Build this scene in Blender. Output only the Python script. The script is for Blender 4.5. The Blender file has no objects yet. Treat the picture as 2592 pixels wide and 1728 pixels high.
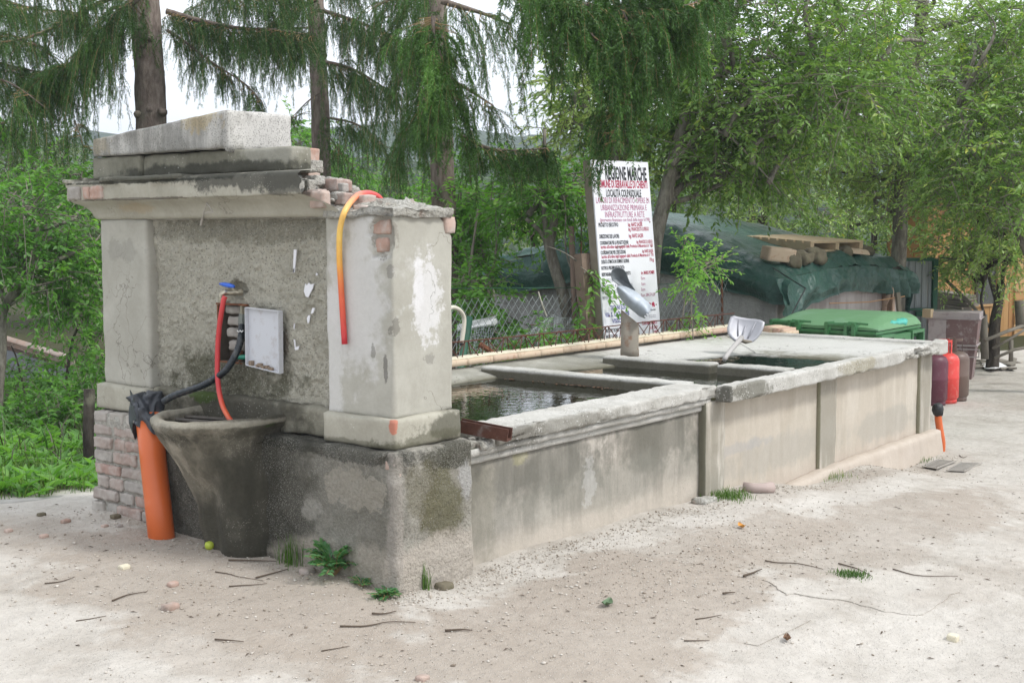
import bpy, math, random
import numpy as np
from mathutils import Vector, Matrix, Euler

S = bpy.context.scene
COL = S.collection
R = math.radians
rnd = random.Random(7)
rng = np.random.default_rng(7)

# ---------------------------------------------------------------- camera
CAMF, YAW, PITCH, ROLL = 3160.09, 0.6725, 0.0903, -0.0043
CAMP = np.array([-3.5972, -3.4686, 1.5])
_F = np.array([math.cos(YAW)*math.cos(PITCH), math.sin(YAW)*math.cos(PITCH), -math.sin(PITCH)])
_R = np.cross(_F, [0, 0, 1]); _R /= np.linalg.norm(_R); _U = np.cross(_R, _F)
CR = _R*math.cos(ROLL)+_U*math.sin(ROLL); CU = -_R*math.sin(ROLL)+_U*math.cos(ROLL)
cd = bpy.data.cameras.new('camera'); cam = bpy.data.objects.new('camera', cd); COL.objects.link(cam)
cd.sensor_width = 36; cd.lens = 36*CAMF/2592; cd.clip_end = 3000; cd.clip_start = .05
M = Matrix.Identity(4)
for i in range(3):
    M[i][0], M[i][1], M[i][2], M[i][3] = CR[i], CU[i], -_F[i], CAMP[i]
cam.matrix_world = M
S.camera = cam

# ---------------------------------------------------------------- light
SUN_EL, SUN_AZ = R(50), R(-68)          # direction the light comes from (azimuth measured from +X towards +Y)
EXPOSURE = 0.70
w = bpy.data.worlds.new('World'); S.world = w; w.use_nodes = True
nt = w.node_tree; nt.nodes.clear()
o = nt.nodes.new('ShaderNodeOutputWorld'); bg = nt.nodes.new('ShaderNodeBackground'); bg.inputs[1].default_value = .12
sk = nt.nodes.new('ShaderNodeTexSky'); sk.sky_type = 'NISHITA'; sk.sun_disc = False
sk.sun_elevation = SUN_EL; sk.sun_rotation = R(90)-SUN_AZ
sk.air_density = 1.2; sk.dust_density = 3.0
tc = nt.nodes.new('ShaderNodeTexCoord')
nz = nt.nodes.new('ShaderNodeTexNoise'); nz.inputs['Scale'].default_value = 2.2; nz.inputs['Detail'].default_value = 5
nt.links.new(tc.outputs['Generated'], nz.inputs['Vector'])
rp = nt.nodes.new('ShaderNodeValToRGB'); rp.color_ramp.elements[0].position = .30; rp.color_ramp.elements[1].position = .52
rp.color_ramp.elements[0].color = (.72, .72, .72, 1); rp.color_ramp.elements[1].color = (1, 1, 1, 1)
nt.links.new(nz.outputs[0], rp.inputs[0])
mx = nt.nodes.new('ShaderNodeMix'); mx.data_type = 'RGBA'
nt.links.new(rp.outputs[0], mx.inputs[0]); nt.links.new(sk.outputs[0], mx.inputs[6]); mx.inputs[7].default_value = (7.5, 7.8, 8.3, 1)
nt.links.new(mx.outputs[2], bg.inputs[0]); nt.links.new(bg.outputs[0], o.inputs[0])
sd = bpy.data.lights.new('sun', 'SUN'); sd.energy = 1.7; sd.angle = R(10); sd.color = (1, .985, .955)
sun = bpy.data.objects.new('sun', sd); COL.objects.link(sun)
sv = Vector((math.cos(SUN_AZ)*math.cos(SUN_EL), math.sin(SUN_AZ)*math.cos(SUN_EL), math.sin(SUN_EL)))
sun.rotation_euler = sv.to_track_quat('Z', 'Y').to_euler(); sun.location = (0, -6, 12)
S.view_settings.view_transform = 'Standard'; S.view_settings.look = 'None'
S.view_settings.exposure = EXPOSURE; S.view_settings.gamma = 1; S.view_settings.use_curve_mapping = False

# ---------------------------------------------------------------- measuring helpers: photograph pixel (2592 wide) -> point of the place
def ray(u, v): return _F+CR*(u-1296)/CAMF-CU*(v-864)/CAMF
def at(u, v, ax, val):
    d = ray(u, v); k = 'xyz'.index(ax); return CAMP+d*((val-CAMP[k])/d[k])
def pt(u, v, d): return CAMP+ray(u, v)*d
def Dp(a, b, d): return pt(a*1.10204, b*1.10204, d)
def Da(a, b, ax, val): return at(a*1.10204, b*1.10204, ax, val)
def zz(x0, y0, s): return lambda a, b: (x0+a*s, y0+b*s)

# ---------------------------------------------------------------- numpy noise
def _hash(i, j, k, s):
    h = (i.astype(np.int64)*374761393+j.astype(np.int64)*668265263+k.astype(np.int64)*2147483647+s*974634777) & 0xffffffff
    h = ((h ^ (h >> 13))*1274126177) & 0xffffffff
    h = ((h ^ (h >> 16))*2246822519) & 0xffffffff
    return ((h ^ (h >> 15)) & 0xffffff)/float(0xffffff)*2-1
def vn(P, f=1., s=0):
    P = np.asarray(P, float)*f; i = np.floor(P).astype(np.int64); t = P-i; t = t*t*(3-2*t); r = 0
    for a in (0, 1):
        for b in (0, 1):
            for c in (0, 1):
                wt = (t[:, 0] if a else 1-t[:, 0])*(t[:, 1] if b else 1-t[:, 1])*(t[:, 2] if c else 1-t[:, 2])
                r = r+wt*_hash(i[:, 0]+a, i[:, 1]+b, i[:, 2]+c, s)
    return r
def fbm(P, f=1., o=3, s=0):
    r = 0; a = 1
    for k in range(o): r = r+a*vn(P, f*2**k, s+k*17); a *= .5
    return r
def sstep(a, b, x): t = np.clip((x-a)/(b-a), 0, 1); return t*t*(3-2*t)

# ---------------------------------------------------------------- objects
def thing(name, label, cat, loc=(0, 0, 0), rot=(0, 0, 0), group=None):
    o = bpy.data.objects.new(name, None); COL.objects.link(o); o.empty_display_size = .1
    o.location = [float(a) for a in loc]; o.rotation_euler = rot; o['label'] = label; o['category'] = cat
    if group: o['group'] = group
    return o
def tag(o, label, cat, group=None):
    o['label'] = label; o['category'] = cat
    if group: o['group'] = group
    return o
def mk(name, V, F, mat, parent=None, smooth=False, v=None, local=False, kind=None, v2=None):
    """one mesh object; V in world space unless local"""
    V = np.asarray(V, float)
    me = bpy.data.meshes.new(name)
    if isinstance(F, np.ndarray):
        n, k = F.shape
        me.vertices.add(len(V)); me.vertices.foreach_set('co', V.astype(np.float32).ravel())
        me.loops.add(n*k); me.loops.foreach_set('vertex_index', F.astype(np.int32).ravel())
        me.polygons.add(n); me.polygons.foreach_set('loop_start', np.arange(0, n*k, k, dtype=np.int32))
        me.polygons.foreach_set('loop_total', np.full(n, k, dtype=np.int32)); me.update(calc_edges=True)
    else:
        me.from_pydata([tuple(p) for p in V], [], [tuple(f) for f in F])
    o = bpy.data.objects.new(name, me); COL.objects.link(o)
    if mat: me.materials.append(mat)
    if smooth: me.polygons.foreach_set('use_smooth', np.ones(len(me.polygons), bool))
    if v is not None:
        a = me.attributes.new('v', 'FLOAT', 'POINT'); a.data.foreach_set('value', np.asarray(v, np.float32))
    if parent:
        o.parent = parent
        if not local:
            L = np.array(parent.location); Rm = np.array(parent.rotation_euler.to_matrix())
            co = (V-L)@Rm
            me.vertices.foreach_set('co', co.astype(np.float32).ravel()); me.update()
    elif not local and len(V):
        c = (V.min(0)+V.max(0))/2; c[2] = V[:, 2].min()
        me.vertices.foreach_set('co', (V-c).astype(np.float32).ravel()); me.update(); o.location = c
    if kind: o['kind'] = kind
    return o
def dup(root, loc=None, rot=None, label=None):
    r = root.copy(); COL.objects.link(r)
    if loc is not None: r.location = [float(a) for a in loc]
    if rot is not None: r.rotation_euler = rot
    if label: r['label'] = label
    for ch in list(root.children):
        c = ch.copy(); COL.objects.link(c); c.parent = r
        for g in list(ch.children):
            d = g.copy(); COL.objects.link(d); d.parent = c
    return r
def share(o, name, loc, rot=(0, 0, 0), parent=None, scale=None):
    """another piece with the same mesh data"""
    c = bpy.data.objects.new(name, o.data); COL.objects.link(c)
    c.location = [float(a) for a in loc]; c.rotation_euler = rot; c.parent = parent
    if scale is not None: c.scale = scale
    return c

class MB:
    """collects shapes into one mesh"""
    def __init__(s): s.V = []; s.F = []; s.A = []; s.n = 0
    def add(s, V, F, a=0.):
        V = np.asarray(V, float); s.V.append(V)
        s.F += [tuple(int(i)+s.n for i in f) for f in F]
        s.A.append(np.full(len(V), a) if np.isscalar(a) else np.asarray(a)); s.n += len(V); return s
    def box(s, lo, hi, a=0., M=None):
        x0, y0, z0 = lo; x1, y1, z1 = hi
        V = np.array([(x0, y0, z0), (x1, y0, z0), (x1, y1, z0), (x0, y1, z0), (x0, y0, z1), (x1, y0, z1), (x1, y1, z1), (x0, y1, z1)], float)
        if M is not None: V = V@np.array(M.to_3x3()).T+np.array(M.translation)
        return s.add(V, [(3, 2, 1, 0), (4, 5, 6, 7), (0, 1, 5, 4), (1, 2, 6, 5), (2, 3, 7, 6), (3, 0, 4, 7)], a)
    def tube(s, P, r, n=8, a=0., cap=True): V, F = tube(P, r, n, cap); return s.add(V, F, a)
    def make(s, name, mat, parent=None, **k):
        A = np.concatenate(s.A)
        return mk(name, np.concatenate(s.V), s.F, mat, parent, v=A if np.any(A) else None, **k)

def tube(P, r, n=8, cap=True):
    P = np.asarray(P, float); m = len(P); r = np.full(m, r) if np.isscalar(r) else np.asarray(r, float)
    T = np.gradient(P, axis=0); T /= np.linalg.norm(T, axis=1)[:, None]+1e-12
    u = np.cross(T[0], [0, 0, 1.]);
    if np.linalg.norm(u) < .1: u = np.cross(T[0], [1., 0, 0])
    V = np.zeros((m, n, 3)); th = np.arange(n)*2*math.pi/n
    for i in range(m):
        u = u-T[i]*(u@T[i]); u /= np.linalg.norm(u); b = np.cross(T[i], u)
        V[i] = P[i]+r[i]*(np.cos(th)[:, None]*u+np.sin(th)[:, None]*b)
    F = [(i*n+j, i*n+(j+1) % n, (i+1)*n+(j+1) % n, (i+1)*n+j) for i in range(m-1) for j in range(n)]
    if cap: F += [tuple(range(n))[::-1], tuple(range((m-1)*n, m*n))]
    return V.reshape(-1, 3), F
def spline(P, k=6):
    P = np.asarray(P, float); Q = np.vstack([2*P[0]-P[1], P, 2*P[-1]-P[-2]]); out = []
    for i in range(1, len(Q)-2):
        for t in np.arange(k)/k:
            a, b, c, d = Q[i-1], Q[i], Q[i+1], Q[i+2]
            out.append(.5*(2*b+(c-a)*t+(2*a-5*b+4*c-d)*t*t+(3*b-a-3*c+d)*t**3))
    out.append(P[-1]); return np.array(out)
def lathe(prof, n=32, c=(0, 0, 0), t0=0, t1=2*math.pi):
    full = abs(t1-t0-2*math.pi) < 1e-6; m = n if full else n+1
    th = t0+(t1-t0)*np.arange(m)/n
    V = np.array([[c[0]+r*math.cos(t), c[1]+r*math.sin(t), c[2]+z] for r, z in prof for t in th])
    F = [(i*m+j, i*m+(j+1) % m, (i+1)*m+(j+1) % m, (i+1)*m+j) for i in range(len(prof)-1) for j in range(n)]
    return V, F
def grid(nu, nv): 
    i, j = np.meshgrid(np.arange(nu-1), np.arange(nv-1), indexing='ij'); a = (i*nv+j).ravel()
    return np.stack([a, a+nv, a+nv+1, a+1], 1)
def rough(lo, hi, res=.02, r=.012, amp=.004, freq=14, seed=0, chip=.0, fn=None, o=3):
    """worn masonry block: rounded, uneven, edges chipped; fn(V, N) gives further shaping"""
    lo = np.array(lo, float); hi = np.array(hi, float); sz = hi-lo; r = min(r, .45*sz.min())
    n = np.maximum(2, np.ceil(sz/res).astype(int))+1
    Vs = []; Fs = []; k = 0
    for ax in range(3):
        b, c = [(1, 2), (2, 0), (0, 1)][ax]
        gb = np.linspace(lo[b], hi[b], n[b]); gc = np.linspace(lo[c], hi[c], n[c])
        B, Cc = np.meshgrid(gb, gc, indexing='ij')
        for side in (0, 1):
            V = np.zeros((B.size, 3)); V[:, b] = B.ravel(); V[:, c] = Cc.ravel(); V[:, ax] = (lo, hi)[side][ax]
            F = grid(n[b], n[c]);
            if side == 0: F = F[:, ::-1]
            Vs.append(V); Fs.append(F+k); k += len(V)
    V = np.concatenate(Vs); F = np.concatenate(Fs)
    key = np.round(V/1e-5).astype(np.int64); _, idx, inv = np.unique(key, axis=0, return_index=True, return_inverse=True)
    V = V[idx]; F = inv.ravel()[F]
    q = np.clip(V, lo+r, hi-r); d = V-q; L = np.linalg.norm(d, axis=1)[:, None]; N = d/np.maximum(L, 1e-9)
    P = q+N*np.minimum(r, L)
    edge = (np.sum(np.abs(d) > r*.5, axis=1) >= 2)
    disp = amp*fbm(P, freq, o, seed)
    if chip: disp = disp-chip*edge*np.clip(vn(P, freq*.7, seed+5)+.15, 0, 1)
    P = P+N*disp[:, None]
    if fn is not None: P = fn(P, N)
    return P, F

# ---------------------------------------------------------------- node materials
class G:
    def __init__(s, name):
        s.m = bpy.data.materials.new(name); s.m.use_nodes = True; s.t = s.m.node_tree; s.t.nodes.clear()
        s.out = s.t.nodes.new('ShaderNodeOutputMaterial'); s.geo = None; s.tcn = None
    def n(s, typ, **k):
        x = s.t.nodes.new('ShaderNode'+typ)
        for a, b in k.items(): setattr(x, a, b)
        return x
    def put(s, sock, val):
        if isinstance(val, bpy.types.NodeSocket): s.t.links.new(val, sock)
        elif isinstance(val, (tuple, list)) and len(val) == 3 and sock.type == 'RGBA': sock.default_value = (*val, 1)
        else: sock.default_value = val
    def pos(s):
        if not s.geo: s.geo = s.n('NewGeometry')
        return s.geo.outputs['Position']
    def obj(s):
        if not s.tcn: s.tcn = s.n('TexCoord')
        return s.tcn.outputs['Object']
    def attr(s, name='v'): return s.n('Attribute', attribute_name=name).outputs['Fac']
    def rand(s): return s.n('ObjectInfo').outputs['Random']
    def scale(s, v, sc):
        x = s.n('Mapping'); s.put(x.inputs[0], v); x.inputs['Scale'].default_value = sc; return x.outputs[0]
    def noise(s, v, sc, det=4, rough=.55, dist=0.):
        x = s.n('TexNoise'); s.put(x.inputs['Vector'], v); x.inputs['Scale'].default_value = sc
        x.inputs['Detail'].default_value = det; x.inputs['Roughness'].default_value = rough; x.inputs['Distortion'].default_value = dist
        return x.outputs[0]
    def voro(s, v, sc, feat='F1', out=0, rnd=1.):
        x = s.n('TexVoronoi', feature=feat); s.put(x.inputs['Vector'], v); x.inputs['Scale'].default_value = sc
        x.inputs['Randomness'].default_value = rnd
        return x.outputs[out]
    def math(s, op, a, b=None, c=None, clamp=False):
        x = s.n('Math', operation=op, use_clamp=clamp); s.put(x.inputs[0], a)
        if b is not None: s.put(x.inputs[1], b)
        if c is not None: s.put(x.inputs[2], c)
        return x.outputs[0]
    def ss(s, v, a, b):
        x = s.n('MapRange', interpolation_type='SMOOTHSTEP'); s.put(x.inputs[0], v); x.inputs[1].default_value = a; x.inputs[2].default_value = b
        return x.outputs[0]
    def ramp(s, f, st):
        x = s.n('ValToRGB'); e = x.color_ramp.elements
        while len(e) < len(st): e.new(.5)
        for q, (p, c) in zip(e, st): q.position = p; q.color = (*c, 1) if len(c) == 3 else c
        s.put(x.inputs[0], f); return x.outputs[0]
    def mix(s, f, a, b, mode='MIX'):
        x = s.n('Mix', data_type='RGBA', blend_type=mode); s.put(x.inputs[0], f); s.put(x.inputs[6], a); s.put(x.inputs[7], b); return x.outputs[2]
    def bump(s, h, st=.5, dist=.01, prev=None):
        x = s.n('Bump'); x.inputs['Strength'].default_value = st; x.inputs['Distance'].default_value = dist; s.put(x.inputs['Height'], h)
        if prev is not None: s.put(x.inputs['Normal'], prev)
        return x.outputs[0]
    def blob(s, c, r, amt=1., nsc=6., soft=.5, wob=1.):
        """a stain or painted light patch of its own shape: an uneven ellipsoid of the place"""
        a = s.n('VectorMath', operation='SUBTRACT'); s.put(a.inputs[0], s.pos()); a.inputs[1].default_value = c
        b = s.n('VectorMath', operation='DIVIDE'); s.put(b.inputs[0], a.outputs[0]); b.inputs[1].default_value = r
        l = s.n('VectorMath', operation='LENGTH'); s.put(l.inputs[0], b.outputs[0])
        n = s.noise(s.pos(), nsc, 5, .6)
        n2 = s.noise(s.pos(), nsc*3.7, 4, .65)
        n = s.math('ADD', s.math('MULTIPLY', n, .7), s.math('MULTIPLY', n2, .3))
        d = s.math('ADD', l.outputs['Value'], s.math('MULTIPLY', s.math('SUBTRACT', n, .5), wob*3.2))
        return s.math('MULTIPLY', s.ss(d, 1.+soft*.5, 1.-soft*.5), amt)
    def band(s, axis, a, b, amt=1., nsc=6., wob=.1):
        x = s.n('SeparateXYZ'); s.put(x.inputs[0], s.pos()); q = x.outputs['xyz'.index(axis)]
        n = s.noise(s.pos(), nsc, 5, .6)
        return s.math('MULTIPLY', s.ss(s.math('ADD', q, s.math('MULTIPLY', s.math('SUBTRACT', n, .5), wob)), a, b), amt)
    def bsdf(s, col, rough=.85, spec=.3, metal=0., normal=None, trans=None, alpha=None):
        p = s.n('BsdfPrincipled'); s.put(p.inputs['Base Color'], col); s.put(p.inputs['Roughness'], rough)
        s.put(p.inputs['Specular IOR Level'], spec); s.put(p.inputs['Metallic'], metal)
        if normal is not None: s.put(p.inputs['Normal'], normal)
        r = p.outputs[0]
        if trans is not None:
            t = s.n('BsdfTranslucent'); s.put(t.inputs[0], trans[0]); m = s.n('MixShader'); m.inputs[0].default_value = trans[1]
            s.t.links.new(r, m.inputs[1]); s.t.links.new(t.outputs[0], m.inputs[2]); r = m.outputs[0]
        s.t.links.new(r, s.out.inputs[0]); return s.m

def plain(name, col, rough=.6, spec=.4, metal=0., var=.15, vsc=8., bump=0., bsc=40., dirt=None, dsc=3., damt=.5):
    g = G(name); n = g.noise(g.obj(), vsc, 5, .6)
    c = g.mix(n, tuple(a*(1-var) for a in col), tuple(min(1, a*(1+var)) for a in col))
    if dirt: c = g.mix(g.math('MULTIPLY', g.ss(g.noise(g.obj(), dsc, 6, .65), .5, .68), damt), c, dirt)
    nm = g.bump(g.noise(g.obj(), bsc, 4), bump, .004) if bump else None
    return g.bsdf(c, rough, spec, metal, nm)

def masonry(name, c1, c2, sc=3., streak=None, speck=None, blobs=(), grain=(90., .35, .004), lump=(14., .4, .012), crack=None, bands=(), mottle=.12, post=()):
    g = G(name); P = g.pos()
    c = g.mix(g.ss(g.noise(P, sc, 6, .6, .3), .3, .7), c1, c2)
    if streak:                                   # (colour, amount, threshold) run-off marks
        col, amt, th = streak
        n = g.noise(g.scale(P, (9, 9, 1.3)), 1., 6, .65); n2 = g.noise(P, 2.2, 3)
        c = g.mix(g.math('MULTIPLY', g.ss(g.math('MULTIPLY', n, g.math('ADD', n2, .5)), th, th+.22), amt), c, col)
    for col, args in bands: c = g.mix(g.band(*args), c, col)
    for b in blobs: c = g.mix(g.blob(*b[1:]), c, b[0])
    if speck:                                    # list of (colour, scale, size, patch threshold, amount)
        for col, s2, size, th, amt in speck:
            d = g.voro(P, s2); patch = g.ss(g.noise(P, 5., 4), th, th+.12)
            c = g.mix(g.math('MULTIPLY', g.math('MULTIPLY', g.ss(d, size, size*.55), patch), amt), c, col)
    for b in post: c = g.mix(g.blob(*b[1:]), c, b[0])
    c = g.mix(mottle, c, g.ramp(g.noise(P, 60, 5, .7), [(.3, (.25, .25, .25)), (.7, (1, 1, 1))]), 'MULTIPLY')
    h = g.noise(P, grain[0], 5, .65)
    nm = g.bump(g.noise(P, lump[0], 5, .6), lump[1], lump[2])
    nm = g.bump(h, grain[1], grain[2], nm)
    if crack:
        w = g.noise(P, 3., 5, .6); vv = g.n('VectorMath', operation='ADD'); g.put(vv.inputs[0], P)
        cn = g.n('TexNoise'); g.put(cn.inputs['Vector'], P); cn.inputs['Scale'].default_value = 4.; cn.inputs['Detail'].default_value = 5
        g.put(vv.inputs[1], cn.outputs['Color'])
        d = g.voro(vv.outputs[0], crack[0], 'DISTANCE_TO_EDGE')
        k = g.math('MULTIPLY', g.ss(d, .012, .002), g.ss(g.noise(P, 1.7, 2), .48, .58))
        c = g.mix(g.math('MULTIPLY', k, crack[1]), c, (.12, .11, .09)); 
    return g.bsdf(c, .92, .2, 0., nm)

def leafmat(name, cols, trans=.28, spec=.45, rough=.42):
    g = G(name); c = g.ramp(g.attr(), [(i/(len(cols)-1), q) for i, q in enumerate(cols)])
    tr = g.mix(1., c, (1.7, 1.9, .8), 'MULTIPLY')
    return g.bsdf(c, rough, spec, 0., None, (tr, trans))
def bark(name, a, b, sc=10.):
    g = G(name); v = g.scale(g.pos(), (1, 1, .35)); n = g.noise(v, sc*2, 6, .7)
    c = g.mix(g.ss(n, .35, .65), a, b); c = g.mix(g.math('MULTIPLY', g.ss(g.noise(g.pos(), 5, 4), .55, .68), .5), c, (.17, .17, .12))
    return g.bsdf(c, .95, .15, 0., g.bump(n, .9, .02))
# ================================================================ ground
GA = np.array([(0, 0, 0), (.5, -.02, -.02), (.58, .06, .012), (1.7, .03, -.015), (2.7, .03, -.04), (4.2, -.05, -.14), (6.15, -.08, -.29), (5.5, -.3, -.28), (.04, 2.2, .075), (.0, 1.0, .07),
    (0, .3, .045), (-.12, 1.4, .06), (-1.5, .4, .02), (.6, -2.3, -.08), (-.05, 2.98, .03), (.4, 2.77, .03), (8.8, .9, -.31), (12, 1, -.31), (9, -3, -.33), (4, -2, -.2),
    (-3, -3.4, 0), (.9, 3.4, -.12), (2, 4, -.25), (6, 4, -.42), (10, 6, -.45), (20, 10, -.45), (0, 5, -.2), (-3, 4, 0), (30, 0, -.4), (0, 12, -.6), (7, 1.2, -.33), (2.5, -1.2, -.07), (16, 3, -.32), (4, 2.4, -.3)])
def gz(x, y):
    x = np.atleast_1d(np.asarray(x, float)); y = np.atleast_1d(np.asarray(y, float))
    d2 = (x[:, None]-GA[:, 0])**2+(y[:, None]-GA[:, 1])**2
    wt = 1/(d2+.02)**1.6
    P = np.stack([x, y, 0*x], 1); near = np.exp(-((x-3)**2+y**2)/90)
    return (wt*GA[:, 2]).sum(1)/wt.sum(1)+near*(.014*fbm(P, 1.1, 3, 3)+.007*fbm(P, 3., 2, 9))
def g1(x, y): return float(gz(x, y)[0])
def gpt(u, v):
    """photograph pixel -> point on the ground"""
    z = 0.
    for _ in range(12): P = at(u, v, 'z', z); z = .5*z+.5*g1(P[0], P[1])
    P = at(u, v, 'z', z); P[2] = g1(P[0], P[1]); return P
def gD(a, b): return gpt(a*1.10204, b*1.10204)

def build_ground():
    def axis(c):
        a = np.concatenate([np.arange(-6, 14, .12), 14+np.cumsum(.1*1.12**np.arange(62)), -6-np.cumsum(.1*1.12**np.arange(62))]); a.sort(); return a
    X = axis(0); Y = axis(0)
    A, B = np.meshgrid(X, Y, indexing='ij'); x, y = A.ravel(), B.ravel()
    z = np.concatenate([gz(x[i:i+40000], y[i:i+40000]) for i in range(0, len(x), 40000)])
    P = np.stack([x, y, 0*x], 1)
    near = np.exp(-((x-3)**2+(y-0)**2)/90)
    z = z-.05*sstep(25, 120, np.hypot(x, y))*np.clip(np.hypot(x, y)-25, 0, 200)*.6
    g = G('dirt_ground'); p = g.pos()
    big = g.noise(p, .55, 6, .62, .4); mid = g.noise(p, 2.2, 6, .65, .3); fine = g.noise(p, 14, 5, .7)
    c = g.mix(g.ss(mid, .34, .62), (.375, .34, .295), (.51, .475, .425))
    m1 = g.ss(g.math('ADD', g.math('MULTIPLY', big, .75), g.math('MULTIPLY', mid, .25)), .42, .56)
    c = g.mix(g.math('MULTIPLY', m1, .40), c, (.54, .507, .46))
    brown = (.35, .30, .25)
    for cc, rr, amt in [((-.35, .75, 0), (.6, 1.1, .6), .7), ((.35, -.75, 0), (1.2, .55, .6), .75), ((1.5, -.6, 0), (1.4, .36, .6), .8), ((2.7, -.95, -.1), (1.5, .42, .6), .75), ((4.2, -1.15, -.2), (1.2, .30, .6), .65), ((-.6, .1, 0), (.55, .55, .6), .45), ((3.6, -1.7, -.2), (1.1, .3, .6), .35),
                        ((-.5, 1.9, 0), (.3, .9, .5), .35), ((3.4, -.3, -.1), (1.2, .16, .4), .45), ((5.2, -.3, -.25), (1.0, .2, .4), .4), ((9.8, .2, -.3), (.8, .35, .4), .4), ((1.9, -1.7, -.1), (.45, .2, .5), .45)]:
        c = g.mix(g.blob(cc, rr, amt*(1.1 if cc[0] < 1 else .75), 2.0, .35, .85), c, brown)
    for cc, rr, amt in [((2.2, -.28, 0), (.55, .12, .5), .75), ((1.3, -.12, 0), (.3, .06, .4), .6), ((3.6, -.45, -.1), (.9, .2, .4), .7), ((.2, 2.6, 0), (.5, .25, .5), .55), ((6.5, -1.5, -.25), (2.5, .9, .5), .5), ((.2, -1.9, 0), (1.4, .5, .5), .35)]:
        c = g.mix(g.blob(cc, rr, amt*.7, 5, .4, .8), c, (.59, .56, .515))
    s3 = g.ss(g.noise(p, 38, 5, .75), .56, .70); c = g.mix(g.math('MULTIPLY', s3, .22), c, (.20, .16, .125)); gr = g.voro(p, 95); c = g.mix(g.math('MULTIPLY', g.ss(gr, .34, .12), .32), c, (.83, .80, .74))
    gd = g.voro(p, 70, out=0); c = g.mix(g.math('MULTIPLY', g.math('MULTIPLY', g.ss(gd, .22, .1), g.ss(mid, .5, .64)), .28), c, (.16, .13, .10))
    c = g.mix(.22, c, g.ramp(fine, [(.3, (.35, .33, .3)), (.65, (1, 1, 1))]), 'MULTIPLY')
    # grass and garden soil beyond the yard
    x_ = g.n('SeparateXYZ'); g.put(x_.inputs[0], p)
    k = g.math('ADD', g.math('MULTIPLY', x_.outputs[0], .42), x_.outputs[1])
    k = g.math('SUBTRACT', k, g.math('MULTIPLY', g.ss(x_.outputs[0], 2.5, 10.), 5.6))
    veg = g.ss(g.math('ADD', k, g.math('MULTIPLY', mid, .25)), 3.05, 3.2)
    c = g.mix(veg, c, g.mix(g.noise(p, 9, 6, .7), (.018, .02, .010), (.085, .085, .035)))
    h = g.math('ADD', g.math('MULTIPLY', fine, .6), g.math('MULTIPLY', g.ss(gr, .4, .1), .6))
    nm = g.bump(h, .7, .007, g.bump(g.noise(p, 6, 6, .65), .55, .05, g.bump(mid, .5, .06)))
    global m_ground
    m = m_ground = g.bsdf(c, .95, .15, 0, nm)
    o = mk('ground', np.stack([x, y, z], 1), grid(len(X), len(Y)), m, smooth=True, local=True); o['kind'] = 'structure'
build_ground()

# ================================================================ masonry materials
GREY = ((.36, .335, .275), (.45, .425, .355))
BLK = (.035, .036, .028)
m_shaft = masonry('smooth_plaster', (.37, .355, .305), (.46, .445, .39), 4., None, None,
    [((.60, .59, .57), (.083, .30, 1.22), (.3, .17, .30), .75, 7, .5, .9), ((.62, .61, .59), (.083, .44, .95), (.3, .05, .32), .7, 12, .5, .9),
     ((.17, .17, .15), (.083, 1.95, 1.40), (.2, .12, .05), .25, 14, .4, 1.2)],
    (70, .25, .003), (9, .35, .01), (2.1, .55), mottle=.10,
    post=[((.27, .25, .215), (.09, .14, 1.475), (.05, .066, .092), .85, 18, .2, .7), ((.68, .67, .67), (.29, .083, 1.20), (.085, .15, .17), .7, 24, .5, 1.1), ((.68, .67, .67), (.24, .083, 1.28), (.03, .15, .12), .6, 24, .6, 1.1), ((.13, .12, .11), (.083, .13, .93), (.03, .012, .05), .7, 20, .3, 1.2), ((.15, .14, .12), (.10, .083, 1.1), (.02, .03, .035), .6, 25, .3, 1.3), ((.2, .19, .17), (.09, .10, 1.32), (.02, .015, .03), .6, 25, .3, 1.3), ((.18, .17, .15), (.083, .2, 1.0), (.03, .012, .03), .6, 25, .3, 1.3), ((.2, .19, .17), (.3, .083, .95), (.03, .03, .02), .5, 25, .3, 1.3)])
m_rough = masonry('roughcast_render', (.50, .475, .39), (.64, .61, .51), 5., None, [((.66, .63, .56), 85, .34, .30, .45), ((.12, .115, .095), 72, .30, .36, .55)],
    [((.10, .10, .055), (.13, 1.2, .80), (.3, .42, .13), .75, 9, .7, 1.), ((.16, .15, .10), (.13, 1.1, 1.50), (.3, .8, .06), .5, 9, .6, 1.)],
    (80, 1., .016), (36, 1., .026), mottle=.28, post=[((.10, .06, .04), (.13, .80, .99), (.2, .02, .05), .6, 20, .4, 1)])
m_corn = masonry('cornice_plaster', (.36, .34, .275), (.45, .43, .36), 4., None, [((.62, .61, .57), 95, .22, .50, .4)],
    [((.085, .083, .07), (-.03, .75, 1.735), (.1, .55, .065), .88, 12, .4, .8), ((.085, .083, .07), (-.03, .6, 1.70), (.1, .16, .06), .75, 12, .4, .8), (BLK, (-.03, 1.35, 1.748), (.1, .6, .030), .75, 14, .5, .8), (BLK, (-.03, 1.7, 1.729), (.1, .6, .007), .85, 16, .3, 1.), ((.14, .12, .10), (-.03, 1.75, 1.648), (.1, .5, .006), .7, 16, .3, 1.), ((.10, .10, .08), (.0, 1.8, 1.75), (.2, .5, .025), .6, 12, .5, .9), ((.42, .33, .21), (.03, 1.75, 1.61), (.1, .12, .03), .5, 10, .6, 1)],
    (70, .35, .004), (12, .4, .012), (1.7, .4), mottle=.15)
m_attic = masonry('attic_plaster', (.15, .145, .11), (.28, .27, .215), 5., None, [((.62, .61, .57), 45, .22, .52, .5)],
    [((.33, .32, .27), (.07, .80, 1.84), (.2, .2, .05), .8, 10, .4, .9), ((.05, .05, .04), (.07, 1.2, 1.77), (.2, .7, .04), .8, 8, .5, .9)], (70, .4, .005), (14, .4, .012), mottle=.2)  # paler patch paints the light reaching the attic where the gable is missing
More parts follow.
